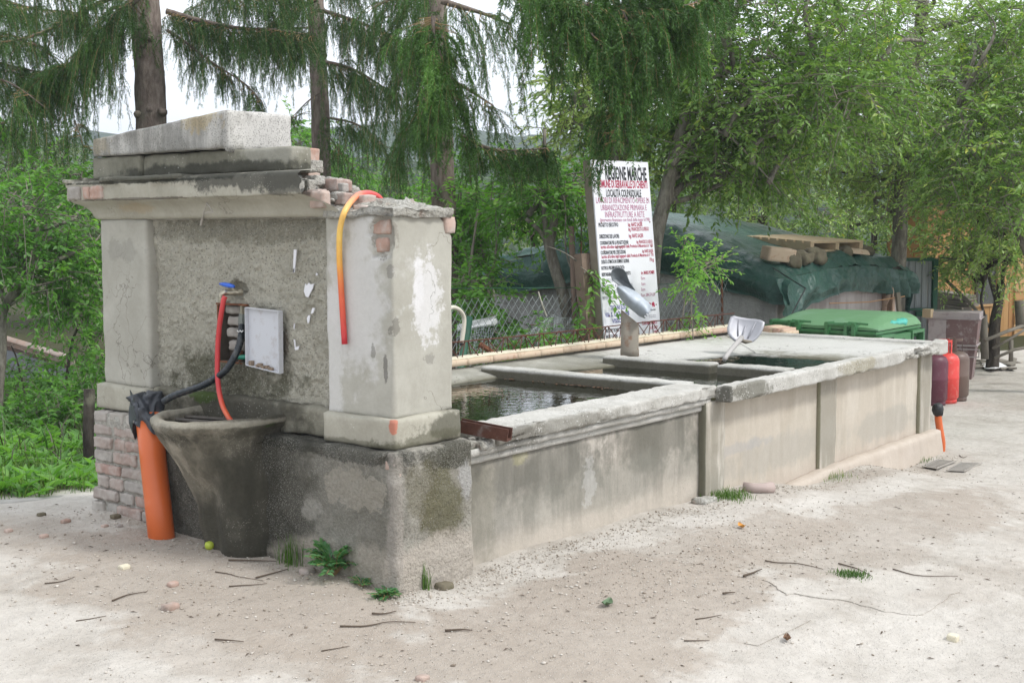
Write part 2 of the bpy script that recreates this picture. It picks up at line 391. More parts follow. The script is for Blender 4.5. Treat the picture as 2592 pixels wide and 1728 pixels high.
m_gable = masonry('weathered_stone', (.40, .385, .35), (.56, .545, .51), 6., ((.10, .10, .09), .55, .36), [((.14, .14, .125), 110, .42, .34, .6), ((.10, .10, .09), 46, .26, .5, .45)],
    [((.42, .31, .12), (.04, 1.25, 2.0), (.1, .12, .05), .45, 16, .6, 1.2), ((.70, .68, .65), (.3, 1.06, 1.93), (.2, .05, .14), .6, 9, .5, .7), ((.30, .24, .12), (.04, 2.08, 1.93), (.1, .1, .05), .4, 16, .6, 1.2)], (85, .5, .005), (22, .3, .008), mottle=.22)
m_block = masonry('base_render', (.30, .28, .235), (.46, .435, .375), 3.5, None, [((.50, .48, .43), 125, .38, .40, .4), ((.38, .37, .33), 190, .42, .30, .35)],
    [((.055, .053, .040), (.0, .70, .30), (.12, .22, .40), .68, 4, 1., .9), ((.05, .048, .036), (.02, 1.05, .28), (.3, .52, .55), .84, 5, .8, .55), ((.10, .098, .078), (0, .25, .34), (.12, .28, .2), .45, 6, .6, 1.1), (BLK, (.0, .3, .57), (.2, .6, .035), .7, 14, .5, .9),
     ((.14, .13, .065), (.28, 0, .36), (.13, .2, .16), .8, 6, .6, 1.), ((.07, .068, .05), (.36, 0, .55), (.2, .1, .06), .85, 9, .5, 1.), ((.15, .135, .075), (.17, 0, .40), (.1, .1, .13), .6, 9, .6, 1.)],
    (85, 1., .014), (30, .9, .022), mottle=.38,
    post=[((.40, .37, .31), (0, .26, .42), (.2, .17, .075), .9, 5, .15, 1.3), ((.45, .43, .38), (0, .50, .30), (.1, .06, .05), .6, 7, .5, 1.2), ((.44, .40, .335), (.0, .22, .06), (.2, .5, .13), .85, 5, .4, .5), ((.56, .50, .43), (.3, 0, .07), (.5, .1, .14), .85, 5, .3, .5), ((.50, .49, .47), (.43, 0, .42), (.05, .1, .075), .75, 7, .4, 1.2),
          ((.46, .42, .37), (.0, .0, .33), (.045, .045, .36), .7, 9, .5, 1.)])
m_plinth = masonry('plinth_plaster', (.35, .33, .27), (.44, .42, .35), 4., None, [((.7, .69, .65), 70, .26, .52, .5)],
    [((.08, .078, .055), (.40, .05, .66), (.13, .1, .06), .75, 9, .5, 1.), ((.10, .095, .06), (.3, .05, .61), (.3, .2, .035), .65, 12, .5, 1.), ((.10, .095, .06), (.05, .3, .60), (.2, .4, .02), .5, 12, .5, 1.)], (70, .35, .004), (12, .4, .012), (2.2, .4), mottle=.15,
    post=[((.50, .17, .11), (.05, .055, .70), (.022, .022, .035), .85, 16, .2, .8)])
m_ledge = masonry('mossy_ledge', (.17, .16, .12), (.30, .285, .23), 6., None, [((.4, .39, .35), 70, .28, .46, .5)],
    [((.07, .065, .05), (.08, 1.15, .68), (.3, .5, .12), .8, 6, .6, .9), ((.06, .10, .02), (.08, 1.35, .715), (.2, .12, .03), .8, 12, .5, 1)], (75, .7, .007), (20, .6, .014), mottle=.25)
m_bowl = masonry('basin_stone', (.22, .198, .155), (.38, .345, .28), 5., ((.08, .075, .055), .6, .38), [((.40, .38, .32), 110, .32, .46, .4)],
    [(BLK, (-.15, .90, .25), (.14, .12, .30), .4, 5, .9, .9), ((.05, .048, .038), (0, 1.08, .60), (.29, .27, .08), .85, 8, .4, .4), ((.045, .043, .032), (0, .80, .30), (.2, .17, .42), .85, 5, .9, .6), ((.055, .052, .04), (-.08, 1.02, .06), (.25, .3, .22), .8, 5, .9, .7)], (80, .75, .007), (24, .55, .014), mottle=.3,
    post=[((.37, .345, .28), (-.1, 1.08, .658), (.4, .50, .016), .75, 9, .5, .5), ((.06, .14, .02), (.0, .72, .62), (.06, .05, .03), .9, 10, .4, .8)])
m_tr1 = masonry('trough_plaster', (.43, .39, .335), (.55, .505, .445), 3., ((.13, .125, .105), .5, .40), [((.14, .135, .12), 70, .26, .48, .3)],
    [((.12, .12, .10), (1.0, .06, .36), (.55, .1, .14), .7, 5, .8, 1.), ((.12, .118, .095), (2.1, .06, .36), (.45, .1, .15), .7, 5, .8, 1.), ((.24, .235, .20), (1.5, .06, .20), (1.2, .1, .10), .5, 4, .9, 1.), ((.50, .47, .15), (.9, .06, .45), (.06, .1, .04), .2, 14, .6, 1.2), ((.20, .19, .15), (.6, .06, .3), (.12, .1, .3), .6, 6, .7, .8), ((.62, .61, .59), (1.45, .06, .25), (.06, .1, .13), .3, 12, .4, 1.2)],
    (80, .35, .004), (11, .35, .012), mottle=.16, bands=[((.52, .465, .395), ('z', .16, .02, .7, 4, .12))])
m_tr2 = masonry('cream_plaster', (.50, .445, .37), (.58, .53, .455), 2.2, ((.32, .27, .20), .3, .38), None,
    [((.36, .34, .30), (3.4, .04, .10), (.7, .2, .10), .5, 4, .7, 1.), ((.36, .34, .30), (5.2, .04, .06), (.8, .2, .10), .5, 4, .7, 1.), ((.36, .36, .37), (3.0, .0, .2), (.3, .2, .03), .4, 9, .6, 1.2)],
    (80, .25, .003), (9, .3, .010), mottle=.10, bands=[((.50, .42, .36), ('z', .03, -.12, .5, 3, .15))])
m_pilret = masonry('pilaster_plaster', (.49, .445, .38), (.57, .53, .465), 3., ((.14, .13, .09), .5, .33), None, [((.20, .19, .12), (4.02, .03, .2), (.02, .12, 4.), .8, 8, .4, .15), ((.20, .19, .12), (5.81, .03, .2), (.02, .12, 4.), .75, 8, .4, .15), ((.12, .115, .08), (2.515, .03, .15), (.02, .12, 4.), .85, 8, .4, .15)], (80, .3, .003), (10, .3, .01))
m_cap = masonry('trough_coping', (.43, .415, .375), (.56, .545, .505), 4., None, [((.80, .79, .76), 60, .26, .44, .7), ((.05, .05, .04), 42, .24, .48, .7)],
    [((.08, .078, .062), (2.62, -.06, .56), (.035, .06, .07), .85, 12, .4, .7), ((.12, .115, .085), (2.9, -.086, .56), (.25, .03, .06), .7, 9, .5, 1.), ((.14, .13, .10), (1.1, 0, .565), (.5, .03, .05), .55, 8, .6, 1.), ((.26, .22, .11), (4.4, -.08, .56), (.3, .04, .05), .45, 9, .6, 1.), ((.12, .11, .09), (.8, 0, .55), (.2, .05, .08), .5, 9, .6, 1.)], (85, .6, .006), (20, .5, .012), mottle=.22)
m_inner = masonry('wet_concrete', (.26, .255, .215), (.42, .41, .36), 3., None, [((.13, .12, .10), 50, .24, .5, .5)],
    [((.66, .65, .62), (4.6, 1.4, .58), (.7, .6, .2), .7, 3, .7, .7), ((.64, .63, .60), (5.5, .8, .58), (.5, 1.0, .2), .7, 3, .7, .7)], (60, .4, .005), (10, .35, .012), (1.4, .7), mottle=.18,
    bands=[((.10, .09, .05), ('z', .575, .535, .85, 8, .02))])
m_moss = masonry('algae_concrete', (.055, .05, .03), (.12, .11, .075), 5., None, None, [], (60, .4, .005), (14, .5, .012))
m_mortar = masonry('lime_mortar', (.50, .475, .41), (.69, .67, .61), 9., None, [((.20, .185, .15), 34, .34, .46, .55), ((.50, .35, .28), 14, .34, .5, .6)], [], (60, 1., .02), (24, 1., .05), mottle=.30)
def brickmat(name, cols, grime=.35):
    g = G(name); c = g.ramp(g.rand(), [(i/(len(cols)-1), q) for i, q in enumerate(cols)])
    n = g.noise(g.pos(), 16, 6, .65)
    c = g.mix(g.ss(n, .4, .68), c, g.mix(.6, c, (.50, .47, .43))); c = g.mix(g.math('MULTIPLY', g.ss(g.noise(g.pos(), 9, 5), .5, .66), grime), c, (.12, .11, .09))
    return g.bsdf(c, .93, .15, 0, g.bump(g.noise(g.pos(), 70, 5, .7), .7, .006))
m_brick = brickmat('old_brick', [(.38, .26, .22), (.36, .31, .275), (.36, .335, .305), (.40, .28, .235), (.33, .315, .29), (.40, .37, .33)])
m_brickred = brickmat('broken_brick', [(.44, .28, .22), (.50, .37, .31), (.45, .35, .30), (.42, .25, .19)], .3)

# ================================================================ the wall fountain
FT = thing('wall_fountain', 'plastered wall fountain with half bowl basin, broken cornice and stone gable', 'fountain', (.25, 1.1, 0))
HB, HP, HS = .592, .722, 1.556
def f_block(P, N):
    # broken corner with bricks laid bare, worn foot, slight batter
    m = np.exp(-((P[:, 0]/.05)**2+((P[:, 1]-.02)/.05)**2+((P[:, 2]-.545)/.045)**2)*.5)
    m = sstep(.25, .6, m+.25*fbm(P, 22, 2, 4)); d = np.array([.7, .7, 0.])
    P = P+m[:, None]*.022*d
    foot = sstep(.18, .10, P[:, 2]+.03*fbm(P, 7, 2, 8))
    P[:, 0] -= .008*foot*(N[:, 0] < -.5); P[:, 1] -= .006*foot*(N[:, 1] < -.5)
    P[:, 0] += .012*(P[:, 2]-.3)*(P[:, 0] < .25)*0
    return P
V, F = rough((0, 0, -.12), (.485, 1.72, HB), .016, .016, .0055, 13, 1, .010, f_block)
mk('base_block', V, F, m_block, FT, True)
V, F = rough((.014, 1.60, -.10), (.47, 2.138, HB-.01), .02, .006, .006, 13, 2)
mk('mortar_core', V, F, m_mortar, FT, True)
# bricks of the left pier, laid bare
courses = 8; hz = (HB-.06)/courses
for k in range(courses):
    y = 2.155-.012*(k % 3)+rnd.uniform(-.012, .012)-.02*(k in (2, 3)); x = rnd.uniform(-.004, .012); first = True
    while y > 1.62:
        L = rnd.choice([.10, .12, .23, .21, .24, .13]) if not first else rnd.choice([.10, .12, .16, .22])
        y0 = max(1.60, y-L); z0 = .062+k*hz
        V, F = rough((x+rnd.uniform(-.012, .012), y0+.005, z0+.005), (.12, y-.004, z0+hz-.004-rnd.uniform(0, .006)), .009, .004, .004, 30, 40+k+int(y*90), .010)
        mk('brick', V, F, m_brick, FT, True); y = y0-rnd.uniform(.004, .012); first = False
# rear flank bricks seen from the side are covered in mortar
for (y0, y1, nm, sd_) in [(.049, .479, 'plinth', 3), (1.738, 2.165, 'plinth', 4)]:
    V, F = rough((.047, y0, HB+.002), (.462, y1, HP), .016, .008, .003, 11, sd_, .008); mk(nm, V, F, m_plinth, FT, True)
V, F = rough((.092, .47, HB+.004), (.44, 1.75, HP+.004), .016, .012, .007, 14, 5, .008); mk('ledge', V, F, m_ledge, FT, True)
def f_shaft(P, N):
    # plaster fallen off the corner below the broken top
    c = P-np.array([.10, .14, 1.475]); n = .25*fbm(P, 26, 3, 12)
    m = sstep(.95, 1.02, 1.9-np.sqrt((c[:, 1]/.072)**2+(c[:, 2]/.098)**2+(np.minimum(c[:, 0]-.0, .0)/.2)**2)-n)*(N[:, 0] < -.3)
    P[:, 0] += .020*m
    # rounded, broken far shoulder
    e = sstep(.35, .5, P[:, 0])*sstep(1.45, 1.56, P[:, 2]); P[:, 2] -= .07*e; P[:, 0] -= .03*e
    return P
V, F = rough((.083, .083, HP-.006), (.452, .479, HS), .0105, .009, .0025, 9, 6, .010, f_shaft); mk('pilaster', V, F, m_shaft, FT, True)
V, F = rough((.083, 1.747, HP-.006), (.452, 2.138, HS), .016, .010, .003, 9, 7, .008); mk('pilaster', V, F, m_shaft, FT, True)
for (lo, hi) in [((.095, .105, 1.478), (.15, .205, 1.540)), ((.095, .118, 1.405), (.15, .195, 1.464))]:
    V, F = rough(lo, hi, .010, .005, .004, 30, 60+int(lo[2]*50), .008); mk('brick', V, F, m_brickred, FT, True)
V, F = rough((.405, .075, 1.478), (.468, .19, 1.552), .012, .006, .005, 25, 66, .01); mk('brick', V, F, m_brickred, FT, True)
for c, s_ in [((.042, .048, .545), .03), ((.050, .032, .50), .022)]:
    V, F = rough(np.array(c)-s_, np.array(c)+s_*np.array([1, 1, .7]), .012, .012, .006, 30, 70, .008); mk('brick', V, F, m_brickred, FT, True)
# panel between the pilasters, with the pipe niche cut out of it
NY0, NY1, NZ0, NZ1 = 1.052, 1.262, .886, 1.150; PX = .135
ys = np.unique(np.concatenate([np.arange(.44, 1.78, .0085), [NY0, NY1]])); zs = np.unique(np.concatenate([np.arange(HP-.01, HS+.03, .0085), [NZ0, NZ1]]))
A, B = np.meshgrid(ys, zs, indexing='ij'); P = np.stack([np.full(A.size, PX), A.ravel(), B.ravel()], 1)
n = fbm(P, 60, 3, 5); P[:, 0] -= .010*np.clip(fbm(P, 46, 3, 15), -.6, 1.2)+.003*n+.005*fbm(P, 8, 3, 6)
hole = np.hypot((P[:, 1]-1.125)/.055, (P[:, 2]-1.222)/.042)+.25*fbm(P, 30, 2, 9); P[:, 0] += .05*sstep(1.1, .85, hole)
F = grid(len(ys), len(zs))[:, ::-1]; cen = P[F].mean(1)
ins = (cen[:, 1] > NY0) & (cen[:, 1] < NY1) & (cen[:, 2] > NZ0) & (cen[:, 2] < NZ1); F = F[~ins]
mk('panel', P, F, m_rough, FT, True)
V, F = rough((PX+.06, .45, HP), (.43, 1.78, HS-.01), .05, .01, .003, 10, 8); mk('wall_core', V, F, m_mortar, FT, True)
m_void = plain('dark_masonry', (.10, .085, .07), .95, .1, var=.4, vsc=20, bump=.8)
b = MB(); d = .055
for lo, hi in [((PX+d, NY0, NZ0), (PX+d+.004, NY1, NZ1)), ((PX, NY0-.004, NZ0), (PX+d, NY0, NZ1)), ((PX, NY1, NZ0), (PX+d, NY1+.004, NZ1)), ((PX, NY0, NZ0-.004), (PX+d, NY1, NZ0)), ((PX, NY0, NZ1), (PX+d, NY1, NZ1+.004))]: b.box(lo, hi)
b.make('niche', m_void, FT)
for z, c, yy in [(1.105, 0, 1.25), (1.05, 1, 1.245), (.995, 2, 1.25), (.935, 3, 1.24)]:
    V, F = rough((PX+.022, yy-.11, z), (PX+.06, yy, z+.045), .014, .01, .006, 24, 80+c, .006); mk('brick', V, F, m_brick, FT, True)
m_rust = plain('rusty_iron', (.20, .085, .045), .85, .3, .2, var=.45, vsc=30, bump=.5, bsc=90, dirt=(.09, .05, .035), dsc=14, damt=.7)
b = MB(); b.box((PX-.012, NY0, NZ1), (PX+.02, NY1+.012, NZ1+.008)); b.box((PX-.008, NY1+.002, NZ0), (PX+.03, NY1+.010, NZ1-.002)); b.box((PX-.006, NY0, NZ0-.008), (PX+.02, NY1+.006, NZ0-.001))
b.make('niche_frame', m_rust, FT)

# ---- cornice: fascia on a hollow moulding, mitred at the left, broken off at the right
prof = [(0, HS-.004), (.010, HS), (.018, HS+.012), (.020, HS+.022), (.030, HS+.040), (.046, HS+.058), (.066, HS+.072), (.088, HS+.082), (.094, HS+.088), (.113, HS+.090), (.115, HS+.105), (.115, HS+.13), (.115, HS+.155), (.114, HS+.178), (.108, HS+.186), (.08, HS+.190), (.03, HS+.196), (0, HS+.200)]
pr = np.array(prof); pr = np.vstack([pr[:-1]+(pr[1:]-pr[:-1])*t for t in (0, .5)]).reshape(2, -1, 2).transpose(1, 0, 2).reshape(-1, 2); pr = np.vstack([pr, prof[-1]])
nf = 190; V = []
for e, z in pr:
    yr = .50 if z > HS+.085 else .30+.20*(z-HS)/.085
    yl = 2.138+e; t = np.linspace(0, 1, nf)
    V.append(np.stack([np.full(nf, .083-e), yr+(yl-yr)*t, np.full(nf, z)], 1)); xe = np.linspace(.083-e, .45, 40)[1:]
    V.append(np.stack([xe, np.full(39, yl), np.full(39, z)], 1))
m_ = nf+39; P = np.concatenate(V); out = np.repeat(pr[:, 0], m_)
ragged = .03*fbm(np.stack([P[:, 2]*3, P[:, 0]*2, 0*P[:, 0]], 1), 9, 3, 22)
tt = np.tile(np.concatenate([np.linspace(1, 0, nf), np.zeros(39)]), len(pr)); P[:, 1] += ragged*(tt**20)
dn = .003*fbm(P, 12, 3, 21)
edge = (out > .1)*1.; chipz = np.clip(fbm(P*np.array([1, 1, .3]), 9, 3, 23)-.15, 0, 1)*.020*edge*sstep(1.2, 1.9, P[:, 1]+.3)
low = (P[:, 2] < HS+.165)*(P[:, 2] > HS+.088)
P[:, 0] -= dn; P[:, 0] += (.010*low*sstep(.1, .3, fbm(P*np.array([1, 1, .0]), 6, 3, 25)+.9*sstep(1.4, 2.1, P[:, 1])-.25))+chipz*(P[:, 1] < 2.2)
P[:, 2] += .004*fbm(P, 7, 2, 28)*(out > .05)
F = grid(len(pr), m_); mk('cornice', P, F, m_corn, FT, True)
V, F = rough((.09, .93, HS-.01), (.44, 2.13, HS+.192), .04, .01, .003, 10, 9); mk('cornice_core', V, F, m_mortar, FT, True)
for y0, y1 in [(1.93, 2.04), (2.045, 2.10), (2.13, 2.235)]:
    V, F = rough((-.036, y0, HS+.096), (.04, y1, HS+.160), .012, .005, .004, 28, 90, .008); mk('brick', V, F, m_brickred if y0 < 2.1 else m_brick, FT, True)
V, F = rough((-.02, 2.05, HS+.02), (.06, 2.20, HS+.075), .014, .012, .005, 28, 91, .006)
# ---- thin broken mortar coping lying over the left of the cornice
def f_cop(P, N): P[:, 0] += .02*fbm(P*np.array([0, 1, 0]), 8, 3, 31)*(N[:, 0] < -.3); P[:, 2] += .004*fbm(P, 10, 2, 32); return P
V, F = rough((-.042, 1.30, HS+.176), (.42, 2.27, HS+.200), .016, .008, .003, 20, 10, .006, f_cop); mk('mortar_coping', V, F, m_corn, FT, True)
# ---- attic
ZA = HS+.196; ZG = 1.862
V, F = rough((.060, 1.745, ZA), (.46, 2.145, ZG), .018, .008, .003, 12, 11, .006); mk('attic_pier', V, F, m_attic, FT, True)
V, F = rough((.078, .680, ZA), (.20, 1.75, ZG-.002), .016, .008, .004, 12, 12, .014); mk('attic', V, F, m_attic, FT, True)
V, F = rough((.199, .94, ZA), (.45, 1.75, ZG-.003), .03, .008, .004, 12, 17, .010); mk('attic_core', V, F, m_mortar, FT, True)
# ---- half of the stone gable
ny = 60; nzg = 10; yy = np.linspace(1.058, 2.105, ny); top = lambda y: 2.034-(y-1.058)/(2.105-1.058)*(2.034-1.950)
def f_gable(P, N):
    t = (P[:, 2]-ZG)/(2.0-ZG); P[:, 2] = ZG+.003+t*(top(P[:, 1])-ZG)-.020*sstep(1.09, 1.06, P[:, 1])*(t < .1)*(P[:, 0] < .2)
    return P
V, F = rough((.040, 1.058, ZG), (.425, 2.110, 2.0), .014, .007, .0025, 14, 13, .006, f_gable); mk('gable_stone', V, F, m_gable, FT, True)
# ---- broken right part: rubble core sloping down, bricks and mortar
def f_rub(P, N):
    prof_y = np.interp(P[:, 1], [.06, .10, .23, .387, .52, .66, .714, .885], [1.566, 1.572, 1.592, 1.618, 1.642, 1.682, 1.732, 1.755])
    st = np.interp(P[:, 0], [.06, .16, .28, .46], [-.03, -.015, .0, .0])*(P[:, 1] < .6)
    zt = np.maximum(prof_y+st+.022*np.round(2*fbm(P*np.array([1, 1, .0]), 8, 3, 41))/1.5+.012*fbm(P*np.array([1, 1, 0]), 22, 3, 42)-.01, HS+.004)
    t = (P[:, 2]-(HS-.01))/(.2); P[:, 2] = HS-.01+t*(zt-HS+.01); 
    P[:, 0] += .018*fbm(P, 16, 3, 43)*(np.abs(N[:, 0]) > .4); P[:, 1] += .015*fbm(P, 16, 3, 44)*(np.abs(N[:, 1]) > .4)
    return P
V, F = rough((.105, .075, HS-.01), (.445, .95, HS+.19), .011, .01, .004, 20, 14, .0, f_rub); mk('rubble_core', V, F, m_mortar, FT, True)
# crumbled lower moulding and mortar tongue above the right pilaster
def f_tong(P, N): P[:, 2] += .010*fbm(P, 14, 3, 45); P[:, 0] += .016*fbm(P*np.array([0, 1, 0]), 12, 3, 46)*(N[:, 0] < -.2); P[:, 1] += .014*fbm(P*np.array([1, 0, 0]), 12, 3, 46)*(N[:, 1] < -.2); return P
V, F = rough((.058, .058, HS-.004), (.44, .47, HS+.030), .010, .008, .004, 22, 15, .008, f_tong); mk('mortar_bed', V, F, m_mortar, FT, True)
q = zz(700, 350, .236)
for (a, b_, xx, sz, mt) in [(305, 200, .32, (.15, .10, .075), m_brickred), (330, 290, .26, (.16, .10, .04), m_mortar), (475, 640, .06, (.12, .055, .060), m_brickred), (930, 660, .22, (.14, .08, .040), m_brickred), (930, 745, .13, (.12, .045, .024), m_brickred), (660, 495, .24, (.14, .10, .045), m_brick), (720, 640, .16, (.10, .06, .04), m_brick),
                          (600, 470, .26, (.12, .09, .032), m_mortar), (690, 520, .22, (.10, .04, .028), m_brick), (420, 440, .16, (.10, .06, .03), m_mortar), (1150, 700, .28, (.10, .07, .018), m_mortar), (1350, 735, .32, (.12, .07, .018), m_mortar),
                          (1500, 760, .36, (.08, .06, .018), m_mortar), (800, 560, .34, (.09, .07, .03), m_mortar), (360, 500, .11, (.05, .05, .045), m_mortar), (660, 600, .16, (.08, .06, .022), m_mortar)]:
    c = at(*q(a, b_), 'x', xx); s_ = np.array([sz[1], sz[0]*.62, sz[2]])
    V, F = rough(c-s_*.5-np.array([0, 0, .012]), c+s_*.5, .008, .003, .004, 30, int(a), .010); mk('brick' if mt is not m_mortar else 'rubble_stone', V, F, mt, FT, True)

PRY = [.06, .10, .23, .387, .52, .66, .714, .885]; PRZ = [1.566, 1.572, 1.592, 1.618, 1.642, 1.682, 1.732, 1.755]
for i in range(46):
    y = rnd.uniform(.12, .92); x = rnd.uniform(.11, .42); zt_ = float(np.interp(y, PRY, PRZ))-.012; big = rnd.random() < .3 and y > .35
    s_ = np.array([rnd.uniform(.05, .10), rnd.uniform(.05, .11), rnd.uniform(.03, .05)]) if big else np.array([rnd.uniform(.02, .06), rnd.uniform(.02, .06), rnd.uniform(.012, .03)])
    c = np.array([x, y, zt_]); V, F = rough(-s_/2, s_/2, .009 if big else .008, .003, .004, 30, 600+i, .010); rz_ = rnd.uniform(-.5, .5); ty = rnd.uniform(-.2, .2)
    V = V@np.array(Euler((ty, rnd.uniform(-.2, .2), rz_)).to_matrix()).T+c; mk('brick' if big else 'rubble_stone', V, F, rnd.choice([m_brickred, m_brick]) if big else m_mortar, FT, True)
# ---- half bowl
cx, cy = .03, 1.075
po = [(.356, .664), (.366, .656), (.368, .640), (.360, .622), (.342, .606), (.325, .585), (.305, .55), (.270, .49), (.236, .43), (.200, .37), (.168, .31), (.148, .25), (.138, .16), (.135, .08), (.135, -.06)]
pin = [(.02, .50), (.16, .505), (.25, .53), (.290, .58), (.306, .625), (.314, .650), (.324, .663), (.340, .667)]
P, F = lathe(pin+po, 110, (cx, cy, 0), R(75), R(285)); P = np.array(P)
rr = np.hypot(P[:, 0]-cx, P[:, 1]-cy)
dirv = np.stack([(P[:, 0]-cx)/np.maximum(rr, .01), (P[:, 1]-cy)/np.maximum(rr, .01), 0*rr], 1)
rq = np.hypot(P[:, 0]-cx, P[:, 1]-cy); rr_ = 1+sstep(.35, .95, -dirv[:, 1])*np.maximum(.285-rq, 0)/np.maximum(rq, .05)*sstep(.60, .45, P[:, 2])*(np.arange(len(P)) >= 111*len(pin)); P[:, 0] = cx+(P[:, 0]-cx)*rr_; P[:, 1] = cy+(P[:, 1]-cy)*rr_; P[:, 1] = cy+(P[:, 1]-cy)*(1-.13*sstep(.40, .62, P[:, 2])); P += dirv*((.017*fbm(P, 7, 4, 51)*sstep(.66, .58, P[:, 2])+.006*fbm(P, 9, 3, 51)+.006*fbm(P, 26, 3, 52)))[:, None]; P[:, 2] += .006*fbm(P, 7, 3, 53)*(P[:, 2] > .45)
P[:, 1] -= .10*sstep(.5, .1, P[:, 2])*0; P[:, 2] += .012*sstep(1.2, .7, P[:, 1])*(P[:, 2] > .6)
mk('basin', P, F, m_bowl, FT, True)
b = MB()
for y0, y1, x0, x1 in [(1.30, .83, -.10, -.05), (1.34, .86, -.02, .06)]:
    b.tube([(x0, y0, .628), (x1, y1, .636)], .010, 4)
b.make('basin_bar', plain('wet_iron', (.07, .06, .05), .6, .3, var=.4, vsc=30), FT)
m_dark = plain('basin_water', (.02, .022, .016), .06, .5, var=.2)
V, F = lathe([(.0, .56), (.27, .56)], 40, (cx, cy, 0), R(90), R(270)); wb = mk('basin_water', V, F, m_dark, FT, True)
# ---- paper scraps, bent wire
m_paper = plain('torn_paper', (.74, .74, .77), .9, .1, var=.05)
q5 = zz(500, 680, .2679); q1 = zz(150, 250, .287)
def scrap(pts, qf):
    k = len(pts); f = [at(*qf(a, c), 'x', .120) for a, c in pts]; bk = [p+np.array([.004, 0, 0]) for p in f]
    mk('paper_scrap', f+bk, [tuple(range(k)), tuple(range(2*k-1, k-1, -1))]+[(i, i+k, (i+1) % k+k, (i+1) % k) for i in range(k)], m_paper, FT)
scrap([(1018, 140), (1030, 160), (1050, 132), (1065, 150), (1098, 140), (1085, 190), (1062, 235), (1045, 272), (1022, 262), (1004, 215)], q5)
scrap([(1085, 370), (1108, 372), (1090, 420), (1068, 425)], q5); scrap([(1045, 440), (1062, 438), (1055, 500), (1040, 518), (1032, 470)], q5)
scrap([(908, 670), (918, 668), (925, 740), (958, 730), (950, 765), (920, 768)], q5); scrap([(2068, 1330), (2092, 1330), (2075, 1530), (2060, 1532)], q1)
scrap([(904, 0), (916, 0), (910, 38), (898, 36)], q5); scrap([(908, 520), (916, 520), (912, 570), (906, 570)], q5); scrap([(1118, 40), (1134, 45), (1128, 66), (1116, 62)], q5)
w_ = [at(*q1(a, c), 'x', x_) for a, c, x_ in [(1255, 1110, .10), (1275, 1000, .04), (1300, 920, .02), (1330, 955, .01), (1355, 1002, .01), (1310, 1000, .015), (1285, 1010, .02)]]
b = MB().tube(w_, .0028, 6); b.tube([at(*q1(1250, 1110), 'x', .09), at(*q1(1262, 1060), 'x', .07)], .006, 6); b.make('wire_hanger', plain('bleached_cord', (.42, .39, .35), .9), FT)

# ---- open cabinet door
m_door = plain('grey_white_paint', (.56, .57, .60), .45, .4, var=.05, vsc=6, dirt=(.22, .13, .08), dsc=22, damt=.25)
C4 = [at(*q5(*p), 'x', .10) for p in [(480, 365), (800, 400), (806, 985), (487, 905)]]
tl, tr_, br_, bl = C4
def quadbox(mb, p, t, a=0.):
    p = np.array(p); k = np.array([t, 0, 0]); V = np.vstack([p, p+k]); mb.add(V, [(0, 1, 2, 3), (7, 6, 5, 4)]+[(i, i+4, (i+1) % 4+4, (i+1) % 4) for i in range(4)], a)
DR = 'cabinet_door'
b = MB(); quadbox(b, [tl, tr_, br_, bl], .004); door = b.make(DR, m_door, FT)
for (p, k, wd) in [((tl, tr_), 0, .022), ((bl, br_), 0, .022), ((tl, bl), 1, .022), ((tr_, br_), 1, .028)]:
    b = MB(); a0, a1 = np.array(p[0]), np.array(p[1]); dn = np.array([-wd*.9, 0, 0]); th = np.array([0, 0, .004]) if k == 0 else np.array([0, .004, 0])
    V = np.array([a0, a1, a1+dn, a0+dn]); b.add(np.vstack([V-th/2, V+th/2]), [(0, 1, 2, 3), (7, 6, 5, 4)]+[(i, i+4, (i+1) % 4+4, (i+1) % 4) for i in range(4)])
    o = b.make('door_flange', m_door, None); o.parent = door; o.location = Vector(o.location)-Vector(FT.location)
# debris lying on the lower flange
b = MB()
for i in range(14):
    t = rnd.uniform(.08, .75); c = bl+(br_-bl)*t+np.array([-.010, 0, rnd.uniform(.003, .016)]); s_ = rnd.uniform(.004, .010); b.box(c-s_, c+s_, M=None)
b.make('dirt_crumbs', plain('crumbs', (.25, .19, .14), .95), FT, kind='stuff')

# ---- tap and pipes in the niche
m_brass = plain('nickel_brass', (.46, .42, .33), .32, .5, .85, var=.2, dirt=(.14, .11, .07), dsc=30)
T0, T1 = at(*q5(425, 225), 'x', .14), at(*q5(262, 225), 'x', .075)
ax_ = (T1-T0)/np.linalg.norm(T1-T0)
b = MB(); L = np.linalg.norm(T1-T0)
for s0, s1, r_, n_ in [(0, .02, .017, 6), (.02, .030, .011, 12), (.03, .042, .016, 6), (.042, .07, .013, 14), (.07, .082, .016, 6), (.082, L-.012, .011, 12)]:
    b.tube([T0+ax_*s0, T0+ax_*s1], r_, n_)
el = spline([T1-ax_*.018, T1, T1+np.array([-.012, .012, -.012]), T1+np.array([-.014, .012, -.034])], 4); b.tube(el, .013, 12); b.tube([el[-1], el[-1]+np.array([0, 0, -.010])], .016, 6)
st = (T0+T1)/2; b.tube([st, st+np.array([-.006, 0, .032])], .007, 10)
tap = b.make('tap', m_brass, FT, smooth=False)
lv = [at(*q5(*p), 'x', .07) for p in [(345, 168), (300, 158), (250, 148), (212, 143)]]
V, F = tube(np.array(lv), np.array([.007, .011, .010, .005]), 10); V[:, 2] = V[:, 2]*1.
o = mk('tap_lever', V, F, plain('blue_lever', (.03, .13, .62), .35, .5), None, True); o.parent = tap; o.location = Vector(o.location)-Vector(FT.location)
b = MB(); pz = [at(*q5(*p), 'x', .15) for p in [(432, 345), (430, 415)]]; b.tube(pz, .014, 6); b.tube([pz[1], pz[1]+np.array([0, 0, -.006])], .019, 6)
b.make('pipe_union', m_brass, FT)
